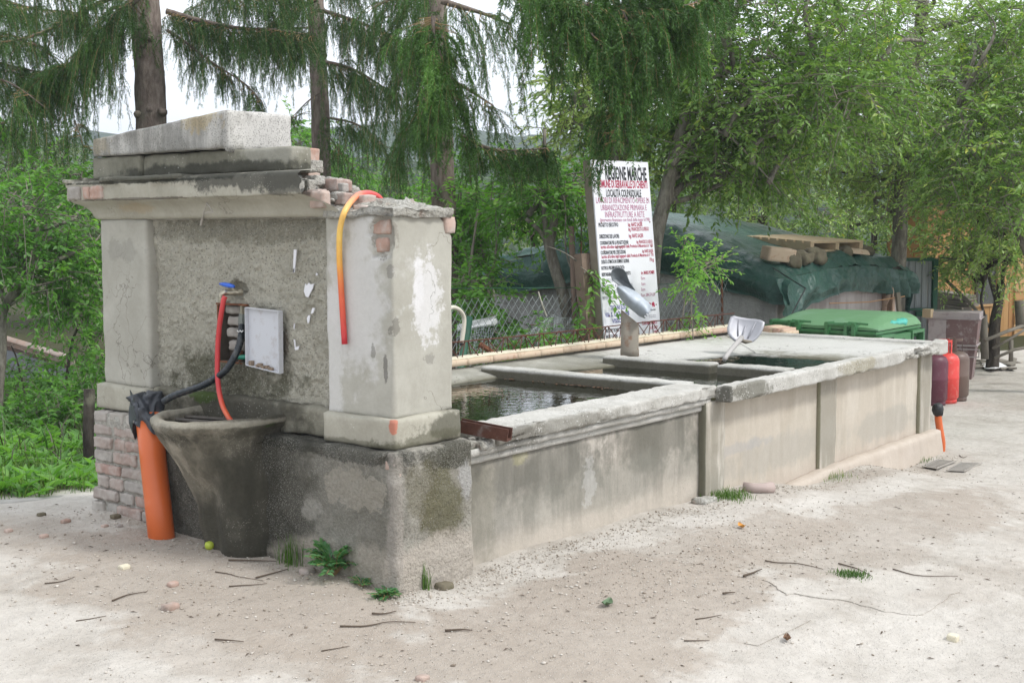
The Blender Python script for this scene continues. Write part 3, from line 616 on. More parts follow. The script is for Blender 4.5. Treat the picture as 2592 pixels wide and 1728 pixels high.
b = MB(); pz2 = [at(*q5(*p), 'x', .145) for p in [(428, 425), (424, 470), (422, 535)]]; b.tube(pz2, np.array([.017, .019, .018]), 8); b.make('pipe_fitting', plain('dull_steel', (.22, .24, .22), .5, .4, .4, var=.2), FT)
b = MB(); b.tube([at(*q5(350, 835), 'x', .16), at(*q5(485, 835), 'x', .16)], .012, 8); b.make('green_pipe', plain('green_plastic', (.02, .25, .16), .4), FT)
b = MB(); b.tube([at(*q5(415, 690), 'x', .165), at(*q5(410, 880), 'x', .165)], .012, 8); b.make('rusty_pipe', m_rust, FT)
b = MB()
for c in [(375, 590), (355, 745)]:
    p = [at(*q5(c[0]+i*14, c[1]+(8 if i % 2 else -6)), 'x', .10) for i in range(5)]; b.tube(p, .003, 5)
b.make('wire_tie', plain('white_wire', (.7, .7, .7), .5), FT)
# ================================================================ washing trough
TR = thing('washing_trough', 'long concrete washing trough with two dividers and sloping scrubbing slabs', 'trough', (3.3, .8, -.2))
HT, HC, X1, X2, X3, YB = .608, .513, .487, 2.62, 6.13, 1.84
def blk(nm, lo, hi, mat, res=.03, r=.01, amp=.003, fr=10, sd_=0, chip=.0, fn=None):
    V, F = rough(lo, hi, res, r, amp, fr, sd_, chip, fn); return mk(nm, V, F, mat, TR, True)
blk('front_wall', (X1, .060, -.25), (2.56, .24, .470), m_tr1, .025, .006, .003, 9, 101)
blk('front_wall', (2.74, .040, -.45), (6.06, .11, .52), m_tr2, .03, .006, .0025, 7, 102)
for x0, x1, nm in [(2.525, 2.755, 0), (4.03, 4.29, 1), (5.82, 6.07, 2)]:
    blk('pilaster', (x0, .017, -.40), (x1, .075, HC+.004), m_pilret, .025, .005, .0025, 10, 103+nm, .004)
blk('plinth', (3.05, -.055, -.55), (6.12, .05, -.088), m_tr2, .03, .02, .006, 8, 110, .01, lambda P, N: np.stack([P[:, 0], P[:, 1]-.03*sstep(-.1, -.35, P[:, 2]), P[:, 2]-.05*sstep(4.2, 3.05, P[:, 0])*(P[:, 2] > -.2)], 1))
def f_cap1(P, N):
    P[:, 2] -= .022*sstep(.98, .70, P[:, 0])*(P[:, 2] > .57)*sstep(.1, .0, P[:, 1]); P[:, 1] += .02*np.clip(fbm(P, 6, 3, 114), 0, 1)*(N[:, 1] < -.5); return P
blk('coping', (.66, .0, .540), (X2+.01, .245, HT), m_cap, .010, .006, .004, 20, 111, .014, f_cap1)
blk('moulding', (X1, .022, .503), (2.60, .20, .5395), m_cap, .02, .004, .002, 14, 112, .004)
blk('moulding', (X1, .042, .468), (2.585, .20, .5025), m_cap, .02, .004, .002, 14, 113, .004)
def f_cap2(P, N):
    m = sstep(5.15, 5.4, P[:, 0])*sstep(5.98, 5.85, P[:, 0])*sstep(.585, .545, P[:, 2]+.03*fbm(P, 12, 2, 116)-.03*sstep(5.3, 5.9, P[:, 0]))
    P[:, 1] += m*(.035+.02*fbm(P, 24, 3, 117))*(P[:, 1] < -.02); P[:, 2] += m*.012
    P[:, 2] += .012*sstep(5.4, 5.9, P[:, 0])*fbm(P*np.array([1, 0, 0]), 9, 2, 118)*(P[:, 2] > .58)
    return P
blk('coping', (X2, -.086, HC), (X3, .015, HT), m_cap, .012, .007, .004, 14, 120, .014, f_cap2)
for i in range(9):
    x = 5.3+i*.075; c = np.array([x, -.06+rnd.uniform(-.012, .012), .545+rnd.uniform(-.012, .018)]); s_ = np.array([.045, .02, .014])*rnd.uniform(.6, 1.2)
    V, F = rough(c-s_, c+s_, .012, .008, .006, 30, 121+i, .006); mk('broken_chip', V, F, m_mortar, TR, True)
blk('coping', (5.995, .016, .545), (X3, YB+.1, HT), m_cap, .03, .012, .004, 12, 132, .008)
blk('end_wall', (5.99, .05, -.5), (6.09, YB+.08, .55), m_tr2, .06, .006, .003, 8, 133)
blk('back_wall', (X1, YB, -.5), (6.06, YB+.08, .55), m_tr1, .06, .006, .003, 8, 134)
blk('end_wall', (X1-.0, .24, .05), (X1+.055, YB, .535), m_inner, .05, .006, .003, 8, 135)
blk('inner_wall', (X1, .2405, .05), (2.60, .262, .545), m_moss, .05, .004, .003, 8, 136)
blk('basin_floor', (X1+.01, .12, .02), (6.0, YB, .16), m_moss, .12, .004, .003, 8, 137)
m_div = masonry('divider_concrete', (.40, .39, .35), (.55, .54, .50), 4., None, [((.10, .10, .08), 60, .26, .44, .6)], [], (70, .6, .006), (16, .5, .012), mottle=.25, bands=[((.085, .078, .052), ('z', .602, .582, .9, 9, .014))])
blk('divider', (2.585, .20, .10), (2.715, 1.72, HT), m_div, .016, .007, .004, 11, 138, .006)
for y0, y1, k in [(.605, 1.46, 139), (.06, .555, 140)]:
    blk('divider', (3.60, y0, .10), (3.745, y1, HT-.002), m_div, .014, .010, .005, 11, k, .008)
# sloping scrubbing slabs
def slab(nm, pts, th, sd_, n=46, k=14):
    """pts: back edge A->B, front edge C->D"""
    A, B_, C_, D_ = [np.array(p, float) for p in pts]; s = np.linspace(0, 1, n)[:, None, None]; t = np.linspace(0, 1, k)[None, :, None]
    T = (A*(1-s)+B_*s)*(1-t)+(C_*(1-s)+D_*s)*t; T = T.reshape(-1, 3); T[:, 2] += .004*fbm(T, 6, 3, sd_)
    tt = np.tile(np.linspace(0, 1, k), n); T[:, 2] -= .010*(tt > .97)
    Bm = T.copy(); Bm[:, 2] -= th; F = grid(n, k); N_ = len(T); rim = []
    idx = np.arange(N_).reshape(n, k)
    for e in (idx[0, :], idx[:, -1], idx[-1, ::-1], idx[::-1, 0]):
        for a, b in zip(e[:-1], e[1:]): rim.append((a, b, b+N_, a+N_))
    return mk(nm, np.vstack([T, Bm]), [tuple(f[::-1]) for f in F]+[tuple(f+N_) for f in F]+rim, m_inner, TR, True)
slab('scrubbing_slab', [(X1, 1.842, .598), (2.63, 1.842, .598), (X1, 1.60, .551), (2.63, 1.57, .551)], .10, 141)
slab('scrubbing_slab', [(2.70, 1.842, .600), (6.0, 1.842, .592), (2.70, 1.56, .549), (4.98, .98, .549)], .10, 142, 60, 20)
slab('scrubbing_slab', [(6.0, 1.842, .592), (6.0, .06, .592), (4.98, .98, .5495), (4.90, .06, .556)], .10, 143, 40, 20)
blk('slab_lip', (2.62, 1.80, .55), (6.0, 1.845, .602), m_inner, .05, .01, .003, 8, 144)
blk('slab_step', (4.86, .06, .10), (4.905, .985, .548), m_inner, .03, .01, .003, 8, 145)
# water
g = G('trough_water'); p = g.pos()
h = g.noise(g.scale(p, (1, 1, 1)), 15, 2, .5, .4); nm = g.bump(h, .042, .05)
gl = g.n('BsdfGlossy'); gl.inputs['Roughness'].default_value = .0; g.put(gl.inputs['Normal'], nm)
tr = g.n('BsdfTransparent'); g.put(tr.inputs[0], (.42, .44, .30)); di = g.n('BsdfDiffuse'); g.put(di.inputs[0], (.030, .034, .018))
mA = g.n('MixShader'); mA.inputs[0].default_value = .45; g.t.links.new(tr.outputs[0], mA.inputs[1]); g.t.links.new(di.outputs[0], mA.inputs[2])
fr = g.n('Fresnel'); fr.inputs[0].default_value = 1.36; g.put(fr.inputs['Normal'], nm)
mB_ = g.n('MixShader'); g.put(mB_.inputs[0], g.math('MULTIPLY', fr.outputs[0], 1.3, clamp=True)); g.t.links.new(mA.outputs[0], mB_.inputs[1]); g.t.links.new(gl.outputs[0], mB_.inputs[2]); g.t.links.new(mB_.outputs[0], g.out.inputs[0])
X = np.linspace(X1+.01, 5.98, 60); Y = np.linspace(.03, YB-.01, 30); A, B = np.meshgrid(X, Y, indexing='ij')
wt = mk('water', np.stack([A.ravel(), B.ravel(), np.full(A.size, .540)], 1), grid(60, 30), g.m, None, True); wt['kind'] = 'structure'

# leaves and dirt afloat along the divider
m_deb = plain('wet_leaf', (.16, .085, .045), .7, .4, var=.5, vsc=30)
b = MB()
for i in range(46):
    x = 2.575-abs(rnd.gauss(0, .02)); y = rnd.choice([rnd.uniform(.75, 1.1), rnd.uniform(.6, 1.5)]); a = rnd.uniform(0, 6.3); l = rnd.uniform(.008, .022); s_ = l*.5
    c, s2 = math.cos(a), math.sin(a); z = .5425+rnd.uniform(0, .003)
    b.add([(x-c*l, y-s2*l, z), (x-s2*s_, y+c*s_, z+.003), (x+c*l, y+s2*l, z), (x+s2*s_, y-c*s_, z+.002)], [(0, 1, 2, 3)])
o = b.make('floating_leaves', m_deb, None, kind='stuff')
# ================================================================ iron channel on the broken end of the coping
c6 = zz(1140, 880, .1531)
A0, A1 = at(*c6(120, 1190), 'z', .655), at(*c6(960, 1350), 'z', .625)
RC = thing('iron_channel', 'rusty iron channel bar lying on the broken trough coping beside the pillar', 'iron bar', (A0+A1)/2)
d_ = (A1-A0)/np.linalg.norm(A1-A0); s_ = np.cross(d_, [0, 0, 1]); s_ /= np.linalg.norm(s_); up = np.cross(s_, d_)
b = MB(); L = np.linalg.norm(A1-A0)
for (a0, a1, c0, c1) in [(-.004, .004, -.055, .0), (.004, .045, -.055, -.047), (.045, .053, -.055, .0)]:
    V = [A0+d_*t+s_*(-e)+up*z for t in (0, L) for e in (a0, a1) for z in (c0, c1)]
    b.add(np.array(V), [(0, 1, 3, 2), (4, 6, 7, 5), (0, 4, 5, 1), (2, 3, 7, 6), (0, 2, 6, 4), (1, 5, 7, 3)])
b.make('channel', plain('dark_rust', (.10, .045, .032), .85, .25, .1, var=.4, vsc=40, dirt=(.20, .19, .18), dsc=16, damt=.5, bump=.4), RC)
for i in range(8):
    c = np.array([.52+rnd.uniform(0, .16), .03+rnd.uniform(0, .12), .548]); s2 = np.array([.04, .03, .018])*rnd.uniform(.5, 1.2)
    V, F = rough(c-s2, c+s2, .014, .01, .007, 26, 150+i, .008); mk('broken_chip', V, F, m_mortar, TR, True)

# ================================================================ hoses and drain pipes
def hosemat(name, st):
    g = G(name); c = g.ramp(g.attr(), st); c = g.mix(.25, c, g.ramp(g.noise(g.pos(), 30, 4), [(.3, (.6, .6, .6)), (.7, (1, 1, 1))]), 'MULTIPLY'); return g.bsdf(c, .42, .45)
def hose(name, pts, r, mat, label, n=14, cat='hose'):
    P = spline(pts, 8); V, F = tube(P, r, n); o = mk(name, V, F, mat, None, True, v=np.repeat(np.linspace(0.001, 1, len(P)), n)); tag(o, label, cat); return o
m_h1 = hosemat('faded_hose', [(0, (.75, .07, .07)), (.30, (.82, .12, .11)), (.43, (.86, .30, .15)), (.55, (.88, .52, .15)), (.72, (.85, .56, .13)), (.84, (.84, .40, .07)), (.93, (.72, .13, .05)), (1, (.58, .03, .05))])
q2 = zz(700, 350, .236)
pts = [at(*q2(*p), 'x', x_) for p, x_ in [((1150, 740), .46), ((1125, 665), .41), ((1060, 610), .35), ((970, 588), .28), ((880, 610), .20), ((800, 680), .12), ((730, 790), .055), ((690, 920), .052), ((675, 1060), .055), ((675, 1300), .062), ((690, 1560), .064)]]+[at(*q5(1390, 712), 'x', .064)]
hose('garden_hose', pts, .0128, m_h1, 'sun faded hose, red to yellow, hung over the broken pillar top', cat='hose')
m_h2 = hosemat('red_hose', [(0, (.62, .06, .06)), (.6, (.58, .045, .05)), (.8, (.70, .13, .05)), (1, (.45, .03, .03))])
pts = [at(*q5(*p), 'x', x_) for p, x_ in [((262, 262), .062), ((246, 300), .055), ((225, 420), .05), ((205, 560), .05), ((192, 720), .05), ((188, 880), .045), ((190, 1030), .035), ((208, 1180), .02), ((240, 1300), .0), ((285, 1390), -.02), ((318, 1440), -.03), ((350, 1490), -.035)]]
hose('garden_hose', pts, .0118, m_h2, 'red hose hanging from the blue lever tap into the half basin')
m_h3 = plain('black_pipe', (.018, .024, .030), .35, .5, var=.3, dirt=(.22, .22, .2), dsc=20, damt=.3)
pts = [at(*q5(*p), 'x', x_) for p, x_ in [((421, 520), .145), ((415, 620), .12), ((395, 720), .10), ((345, 840), .075), ((255, 970), .05), ((110, 1070), .03), ((0, 1120), .015)]]+[Da(400, 908, 'x', .0), Da(375, 922, 'x', -.02)]
P = spline(pts, 14); n_ = 12; rr = .0165+.0014*np.sin(np.arange(len(P))*2.0); V, F = tube(P, rr, n_)
tag(mk('water_pipe', V, F, m_h3, None, True), 'black plastic water pipe from the wall niche to the orange drain pipe', 'pipe')
# orange drain pipe with a plastic wrapped top
m_or = plain('orange_plastic', (.62, .135, .035), .38, .45, var=.08, vsc=5, dirt=(.52, .26, .17), dsc=2.5, damt=.6)
z3 = zz(200, 950, .2998)
B0 = np.array([-.115, 1.412, .02]); B1 = at(*z3(573, 210), 'x', -.03)
OP = thing('drain_pipe', 'thick orange drain pipe standing against the brick pier, top wrapped in grey plastic', 'pipe', B0)
ax_ = (B1-B0)/np.linalg.norm(B1-B0); LP = np.linalg.norm(B1-B0)
V, F = tube([B0-ax_*.1, B0+ax_*LP*.3, B0+ax_*LP*.6, B0+ax_*LP*.9], .0615, 36); mk('pipe_barrel', V, F, m_or, OP, True)
m_wrap = plain('grey_plastic_sheet', (.045, .050, .060), .42, .5, var=.35, vsc=14, bump=.3, bsc=30)
e1 = np.cross(ax_, [0, 0, 1]); e1 /= np.linalg.norm(e1); e2 = np.cross(ax_, e1)
nt_, ns_ = 72, 22; V = []
for i in range(ns_):
    t = i/(ns_-1)
    for j in range(nt_):
        th = j*2*math.pi/nt_; q_ = np.array([[math.cos(th)*1.6, math.sin(th)*1.6, t*2.2]])
        f = float(fbm(q_, 1.6, 3, 61)[0]); r_ = (.070+.020*f+.010*math.sin(3*th+4*t)) if t < .85 else (.066*(1-t)/.15*1.0+.012)*(1+.3*f)
        lo = .14+.05*float(vn(q_*np.array([1, 1, 0]), 1.3, 64)[0]); zt = LP-lo+t*(lo+.035+.012*f)
        V.append(B0+ax_*zt+(e1*math.cos(th)+e2*math.sin(th))*r_)
F = [(i*nt_+j, i*nt_+(j+1) % nt_, (i+1)*nt_+(j+1) % nt_, (i+1)*nt_+j) for i in range(ns_-1) for j in range(nt_)]
mk('plastic_wrap', V, F, m_wrap, OP, True)
fl = [at(*z3(*p), 'x', x_) for p, x_ in [((428, 120), -.07), ((470, 190), -.10), ((500, 250), -.11), ((495, 370), -.115), ((455, 385), -.10), ((450, 490), -.09), ((420, 400), -.085), ((418, 300), -.075), ((436, 190), -.07)]]
fl = np.array(fl); bk = fl+np.array([.006, .006, 0]); k_ = len(fl); mk('plastic_flap', np.vstack([fl, bk]), [tuple(range(k_)), tuple(range(2*k_-1, k_-1, -1))]+[(i, i+k_, (i+1) % k_+k_, (i+1) % k_) for i in range(k_)], m_wrap, OP)
# small orange pipe at the far corner
z7 = zz(1780, 700, .3508)
pb = np.array([6.20, -.06, -.31]); P1 = [at(*z7(*p), 'x', 6.20) for p in [(1716, 1290), (1722, 1200), (1708, 1110), (1698, 1040), (1694, 980)]]
SP = thing('drain_pipe', 'slim orange drain pipe with a black taped cap at the far trough corner', 'pipe', P1[0])
V, F = tube(spline(P1, 4), .028, 18); mk('pipe_barrel', V, F, m_or, SP, True)
P2 = [at(*z7(*p), 'x', 6.20) for p in [(1696, 1000), (1694, 960), (1690, 930), (1686, 915)]]; V, F = tube(P2, np.array([.033, .046, .042, .022]), 14); V = V+.008*np.stack([vn(V, 30, i) for i in range(3)], 1)
mk('taped_cap', V, F, plain('black_tape', (.022, .024, .025), .5, .4), SP, True)

# ================================================================ rusty flue pipe with sheet metal cowl on the divider
c3 = zz(1500, 660, .1914)
m_pipe = plain('rusty_galvanised', (.23, .205, .165), .7, .3, .15, var=.2, vsc=12, dirt=(.17, .075, .035), dsc=14, damt=.85, bump=.2)
m_galv = plain('galvanised_sheet', (.36, .40, .44), .5, .5, .15, var=.3, vsc=26, bump=.15)
m_galvd = plain('weathered_zinc', (.15, .165, .175), .5, .4, .3, var=.15, vsc=8)
PB = np.array([3.865, 1.40, .588]); dd = 8.55
FP = thing('flue_pipe', 'rusty stub pipe with bent galvanised cowl standing on the far divider end', 'flue', PB)
th = np.arange(40)*2*math.pi/40; rp = .0635; V = []
for k, z in enumerate([0, .003, .03, .045, .05, 1]):
    for t in th:
        c_, s_ = math.cos(t), math.sin(t); e = c_*_R[0]+s_*_R[1]
        zt = z if z < 1 else .335-.105*(e+1)/2
        V.append((PB[0]+rp*c_*(1.05 if .002 < z < .046 else 1), PB[1]+rp*s_*(1.05 if .002 < z < .046 else 1), PB[2]+zt))
F = [(i*40+j, i*40+(j+1) % 40, (i+1)*40+(j+1) % 40, (i+1)*40+j) for i in range(5) for j in range(40)]+[tuple(range(200, 240))]
mk('pipe_barrel', V, F, m_pipe, FP, True)
Rr = np.array([_R[0], _R[1], 0]); dep_ = lambda P: float((P-CAMP)@_F)
d0 = dep_(PB); Fh = np.array([_F[0], _F[1], 0])
def cp(a, b, off): return pt(*c3(a, b), d0+off)
# half-tube sheet: section sweeps from upper left to lower right
n1, n2 = 24, 16; V = []
for i in range(n1):
    t = i/(n1-1); ce = np.array([330, 345])*(1-t)+np.array([735, 690])*t; w_ = float(np.interp(t, [0, .15, .4, .9, 1], [25, 75, 112, 108, 88]))
    for j in range(n2):
        s = j/(n2-1)*2-1; p2 = ce+np.array([.65, -.76])*w_*s+np.array([18, 14])*(t > .93)*math.sin(j*1.9); V.append(cp(p2[0], p2[1], -.062*math.cos(s*1.5)-.075+.008*math.sin(t*9+j*.3)))
V = np.array(V); V2 = V+_F*.004
F = [tuple(f) for f in grid(n1, n2)]; n_ = len(V)
mk('cowl', np.vstack([V, V2]), F+[tuple(x+n_ for x in f[::-1]) for f in F], m_galv, FP, True)
edge = [(555, 435), (470, 395), (400, 350), (320, 300), (262, 255), (243, 190), (258, 130), (300, 100), (350, 95), (405, 115), (445, 160), (462, 220), (490, 290), (530, 345), (558, 385)]
f_ = [cp(a, b, -.03) for a, b in edge]; ctr = cp(380, 240, .015); k_ = len(f_)
V = np.array(f_+[ctr]); Vb = V+_F*.005
mk('cowl_tongue', np.vstack([V, Vb]), [(i, (i+1) % k_, k_) for i in range(k_)]+[(k_+1+(i+1) % k_, k_+1+i, 2*k_+1) for i in range(k_)]+[(i, i+k_+1, (i+1) % k_+k_+1, (i+1) % k_) for i in range(k_)], m_galvd, FP)
V, F = tube(np.array(f_+[f_[0]]), .0035, 6); mk('rolled_edge', V, F, m_galvd, FP, True)

# ================================================================ aluminium shovel leaning into the third basin
cS = zz(1700, 760, .1913)
m_alu = plain('worn_aluminium', (.40, .40, .425), .5, .45, .3, var=.10, vsc=6, dirt=(.36, .35, .34), dsc=6, damt=.5, bump=.08)
d1 = 9.35
SH = thing('shovel', 'worn aluminium shovel leaning blade up on the far scrubbing slab', 'shovel', pt(*cS(720, 770), 8.75))
outl = [(830, 540), (780, 495), (742, 440), (735, 370), (752, 300), (782, 215), (830, 203), (920, 225), (1010, 238), (1100, 245), (1180, 258), (1232, 290), (1220, 360), (1190, 430), (1140, 500), (1080, 550), (1000, 568), (920, 560)]
ol = np.array(outl, float); cen = np.array([975, 390.])
def sp3(p, k=0): 
    t = (p[1]-203)/365.; u = (p[0]-cen[0])/250.; return pt(*cS(p[0], p[1]), d1+.10*(1-t)*1.0-.04*abs(u)**2+k)
rings = []
for s in (1., .8, .55, .3, .08): rings.append([sp3(cen+(p-cen)*s, .022*(1-s*s)) for p in ol])
V = np.array([p for r_ in rings for p in r_]); k_ = len(ol); F = [(i*k_+j, i*k_+(j+1) % k_, (i+1)*k_+(j+1) % k_, (i+1)*k_+j) for i in range(4) for j in range(k_)]+[tuple(range(4*k_, 5*k_))]
V2 = V+_F*.005; n_ = len(V)
mk('blade', np.vstack([V, V2]), F+[tuple(x+n_ for x in f[::-1]) for f in F]+[(i, i+n_, (i+1) % k_+n_, (i+1) % k_) for i in range(k_)], m_alu, SH, True)
for a, b in [((890, 255), (880, 470)), ((990, 320), (930, 490)), ((1120, 280), (1010, 500))]:
    V, F = tube([sp3(np.array(a), .008), sp3((np.array(a)+b)/2, .010), sp3(np.array(b), .008)], np.array([.003, .005, .006]), 6); mk('blade_rib', V, F, m_alu, SH, True)
hp = [sp3(np.array([925, 495]), -.005), pt(*cS(860, 570), 9.22), pt(*cS(790, 650), 9.0), pt(*cS(725, 735), 8.83), pt(*cS(700, 780), 8.77)]
V, F = tube(hp, np.array([.020, .019, .0175, .0165, .016]), 14); mk('handle', V, F, plain('grey_handle', (.42, .40, .38), .6, .3, var=.1), SH, True)
V, F = tube([sp3(np.array([900, 530]), -.012), sp3(np.array([985, 548]), -.012), sp3(np.array([1060, 545]), -.006)], np.array([.010, .016, .006]), 8); mk('blade_heel', V, F, plain('mud', (.25, .22, .17), .95), SH, True)

# ================================================================ clay joist with lattice girder on the back rim
def claymat():
    g = G('clay_shell'); c = g.ramp(g.rand(), [(0, (.52, .40, .29)), (.3, (.58, .47, .35)), (.6, (.54, .42, .31)), (.85, (.50, .36, .28)), (1, (.45, .27, .22))])
    c = g.mix(g.math('MULTIPLY', g.ss(g.noise(g.pos(), 22, 5), .55, .66), .4), c, (.36, .19, .12)); return g.bsdf(c, .9, .15, 0, g.bump(g.noise(g.pos(), 60, 4), .3, .004))
m_clay = claymat(); m_conc = plain('joist_concrete', (.62, .57, .44), .95, .1, var=.2, vsc=25, bump=1., bsc=50)
m_rebar = plain('rusty_rebar', (.12, .055, .04), .85, .2, .2, var=.35, vsc=40)
ja, jb = np.array([1.30, 1.845]), np.array([6.02, 1.675]); jd = jb-ja; JL = np.linalg.norm(jd); ang = math.atan2(jd[1], jd[0]); JZ = .612
JO = thing('clay_joist', 'long clay tiled joist with rusty lattice girder lying on the back trough rim', 'joist', (ja[0], ja[1], JZ), (0, 0, ang))
W_ = .12; pos = 0.; k = 0
shells = {}
for L in (.255, .252, .248): 
    pass
base = None
while pos < JL-.05:
    L = min(.252+rnd.uniform(-.006, .006), JL-pos)
    if base is None:
        V, F = rough((0, 0, 0), (.25, W_, .042), .03, .003, .0008, 30, 200); base = mk('clay_shell', V, F, m_clay, JO, False, local=True); o = base
    else: o = share(base, 'clay_shell', (0, 0, 0), parent=JO)
    o.location = (pos, rnd.uniform(-.001, .001), rnd.uniform(-.001, .001)); o.scale = (L/.25*.985, 1, 1); pos += L; k += 1
V, F = rough((.0, .012, .040), (JL, W_-.012, .054), .02, .004, .005, 30, 201); mk('concrete_fill', V, F, m_conc, JO, True, local=True)
V, F = tube([(x, W_/2, .150+.004*math.sin(x*2.1)) for x in np.linspace(0, JL, 40)], .005, 6); mk('top_bar', V, F, m_rebar, JO, local=True)
lb = None; x = .05
while x < JL-.22:
    if lb is None:
        b = MB()
        for sgn in (.022, W_-.022): b.tube([(0, sgn, .035), (.075, W_/2, .148), (.09, W_/2, .152), (.105, W_/2, .148), (.18, sgn, .035)], .0036, 5)
        lb = b.make('lattice_bar', m_rebar, JO, local=True); lb.location = (x, 0, 0)
    else: share(lb, 'lattice_bar', (x, 0, rnd.uniform(-.002, .002)), parent=JO)
    x += .195
# the ends of a row of clay blocks behind the shovel
cb = None
for i in range(6):
    p = at(*cS(1245+i*46, 418-2*i), 'x', 6.45); yy = p[1]
    if cb is None:
        CBT = thing('clay_block_row', 'row of pale clay block ends behind the far rim beside the shovel', 'clay blocks', (6.45, yy, p[2]-.06))
        V, F = rough((0, -.036, 0), (.25, .036, .11), .03, .004, .001, 30, 202); cb = mk('clay_block', V, F, m_clay, CBT, local=True)
    else: share(cb, 'clay_block', (rnd.uniform(-.01, .01), yy-CBT.location[1], -.004*i-(.02 if i == 5 else 0)), parent=CBT)
b = MB(); b.box((6.3, CBT.location[1]-.62, .42), (6.75, CBT.location[1]+.15, CBT.location[2]-.002)); o = b.make('block_bearer', m_conc, None); o.parent = CBT; o.location = Vector(o.location)-Vector(CBT.location)
b = MB(); b.box((6.35, CBT.location[1]-.55, g1(6.5, 1)-.2), (6.7, CBT.location[1]+.1, .419)); o = b.make('block_pile', m_conc, None); o.parent = CBT; o.location = Vector(o.location)-Vector(CBT.location)

# ================================================================ notice board
m_board = plain('white_board', (.78, .78, .82), .5, .3, var=.02); m_wood = plain('grey_timber', (.24, .21, .165), .9, .1, var=.25, vsc=12, bump=.3)
SG = thing('notice_board', 'leaning white building works notice board with black and red Italian text', 'sign', (5.1572, 2.2, .5615), Euler((0, 0, 0)))
a_, b_, c_ = -.0945, -.0963, -.00926
SM = Matrix.Rotation(a_, 3, 'Z')@Matrix.Rotation(b_, 3, 'X')@Matrix.Rotation(c_, 3, 'Y'); SG.rotation_euler = SM.to_euler()
SW, SHh = .7484, 1.4974
b = MB().box((-SW/2, 0, 0), (SW/2, .012, SHh)); b.make('board', m_board, SG, local=True)
for lo, hi in [((-SW/2, .0125, 0), (-SW/2+.05, .09, SHh)), ((SW/2-.05, .0125, 0), (SW/2, .09, SHh)), ((-SW/2+.05, .0125, SHh-.05), (SW/2-.05, .09, SHh)), ((-SW/2+.05, .0125, .0), (SW/2-.05, .09, .05))]:
    MB().box(lo, hi).make('frame_batten', m_wood, SG, local=True)
MB().box((-SW/2-.10, .095, -1.1), (-SW/2+.02, .18, .75)).make('post', plain('old_post', (.20, .15, .115), .95, .1, var=.35, vsc=14, bump=.5), SG, local=True)
MB().box((SW/2-.10, .095, -1.1), (SW/2+.0, .18, .95)).make('post', m_wood, SG, local=True)
for u, v in [(.08, .21), (.94, .215), (.09, .34), (.95, .34), (.1, .495), (.95, .48), (.1, .665), (.93, .63), (.1, .85), (.95, .81)]:
    V, F = lathe([(0, .003), (.0055, .003), (.007, 0)], 8); V = np.array(V)[:, [0, 2, 1]]*np.array([1, -1, 1]); mk('board_screw', V+np.array([(u-.5)*SW, 0, (1-v)*SHh]), [f[::-1] for f in F], m_rust, SG, local=True)
INK = {'k': plain('black_ink', (.02, .02, .025), .6), 'r': plain('red_ink', (.42, .02, .07), .6), 'p': plain('purple_ink', (.38, .05, .17), .6), 'b': plain('blue_ink', (.05, .06, .28), .6), 'g': plain('grey_ink', (.18, .18, .24), .6), 'v': plain('teal_ink', (.03, .22, .18), .6)}
def text(tx, u0, u1, v, h, ink, bold=0.):
    cu = bpy.data.curves.new('lettering', 'FONT'); cu.body = tx; cu.size = 1.; cu.offset = bold; cu.resolution_u = 2
    to = bpy.data.objects.new('lettering', cu); COL.objects.link(to); bpy.context.view_layer.update()
    me = bpy.data.meshes.new_from_object(to); bpy.data.objects.remove(to); bpy.data.curves.remove(cu)
    co = np.zeros(len(me.vertices)*3, np.float32); me.vertices.foreach_get('co', co); co = co.reshape(-1, 3)
    x0, x1 = co[:, 0].min(), co[:, 0].max(); z0, z1 = 0., .70
    X = (-.5+u0+(co[:, 0]-x0)/(x1-x0)*(u1-u0))*SW; Z = (1-v)*SHh+(co[:, 1]-.35)/.70*h*SHh
    me.vertices.foreach_set('co', np.stack([X, np.full(len(X), -.0012), Z], 1).astype(np.float32).ravel()); me.update(); me.materials.clear(); me.materials.append(INK[ink])
    o = bpy.data.objects.new('lettering', me); COL.objects.link(o); o.parent = SG
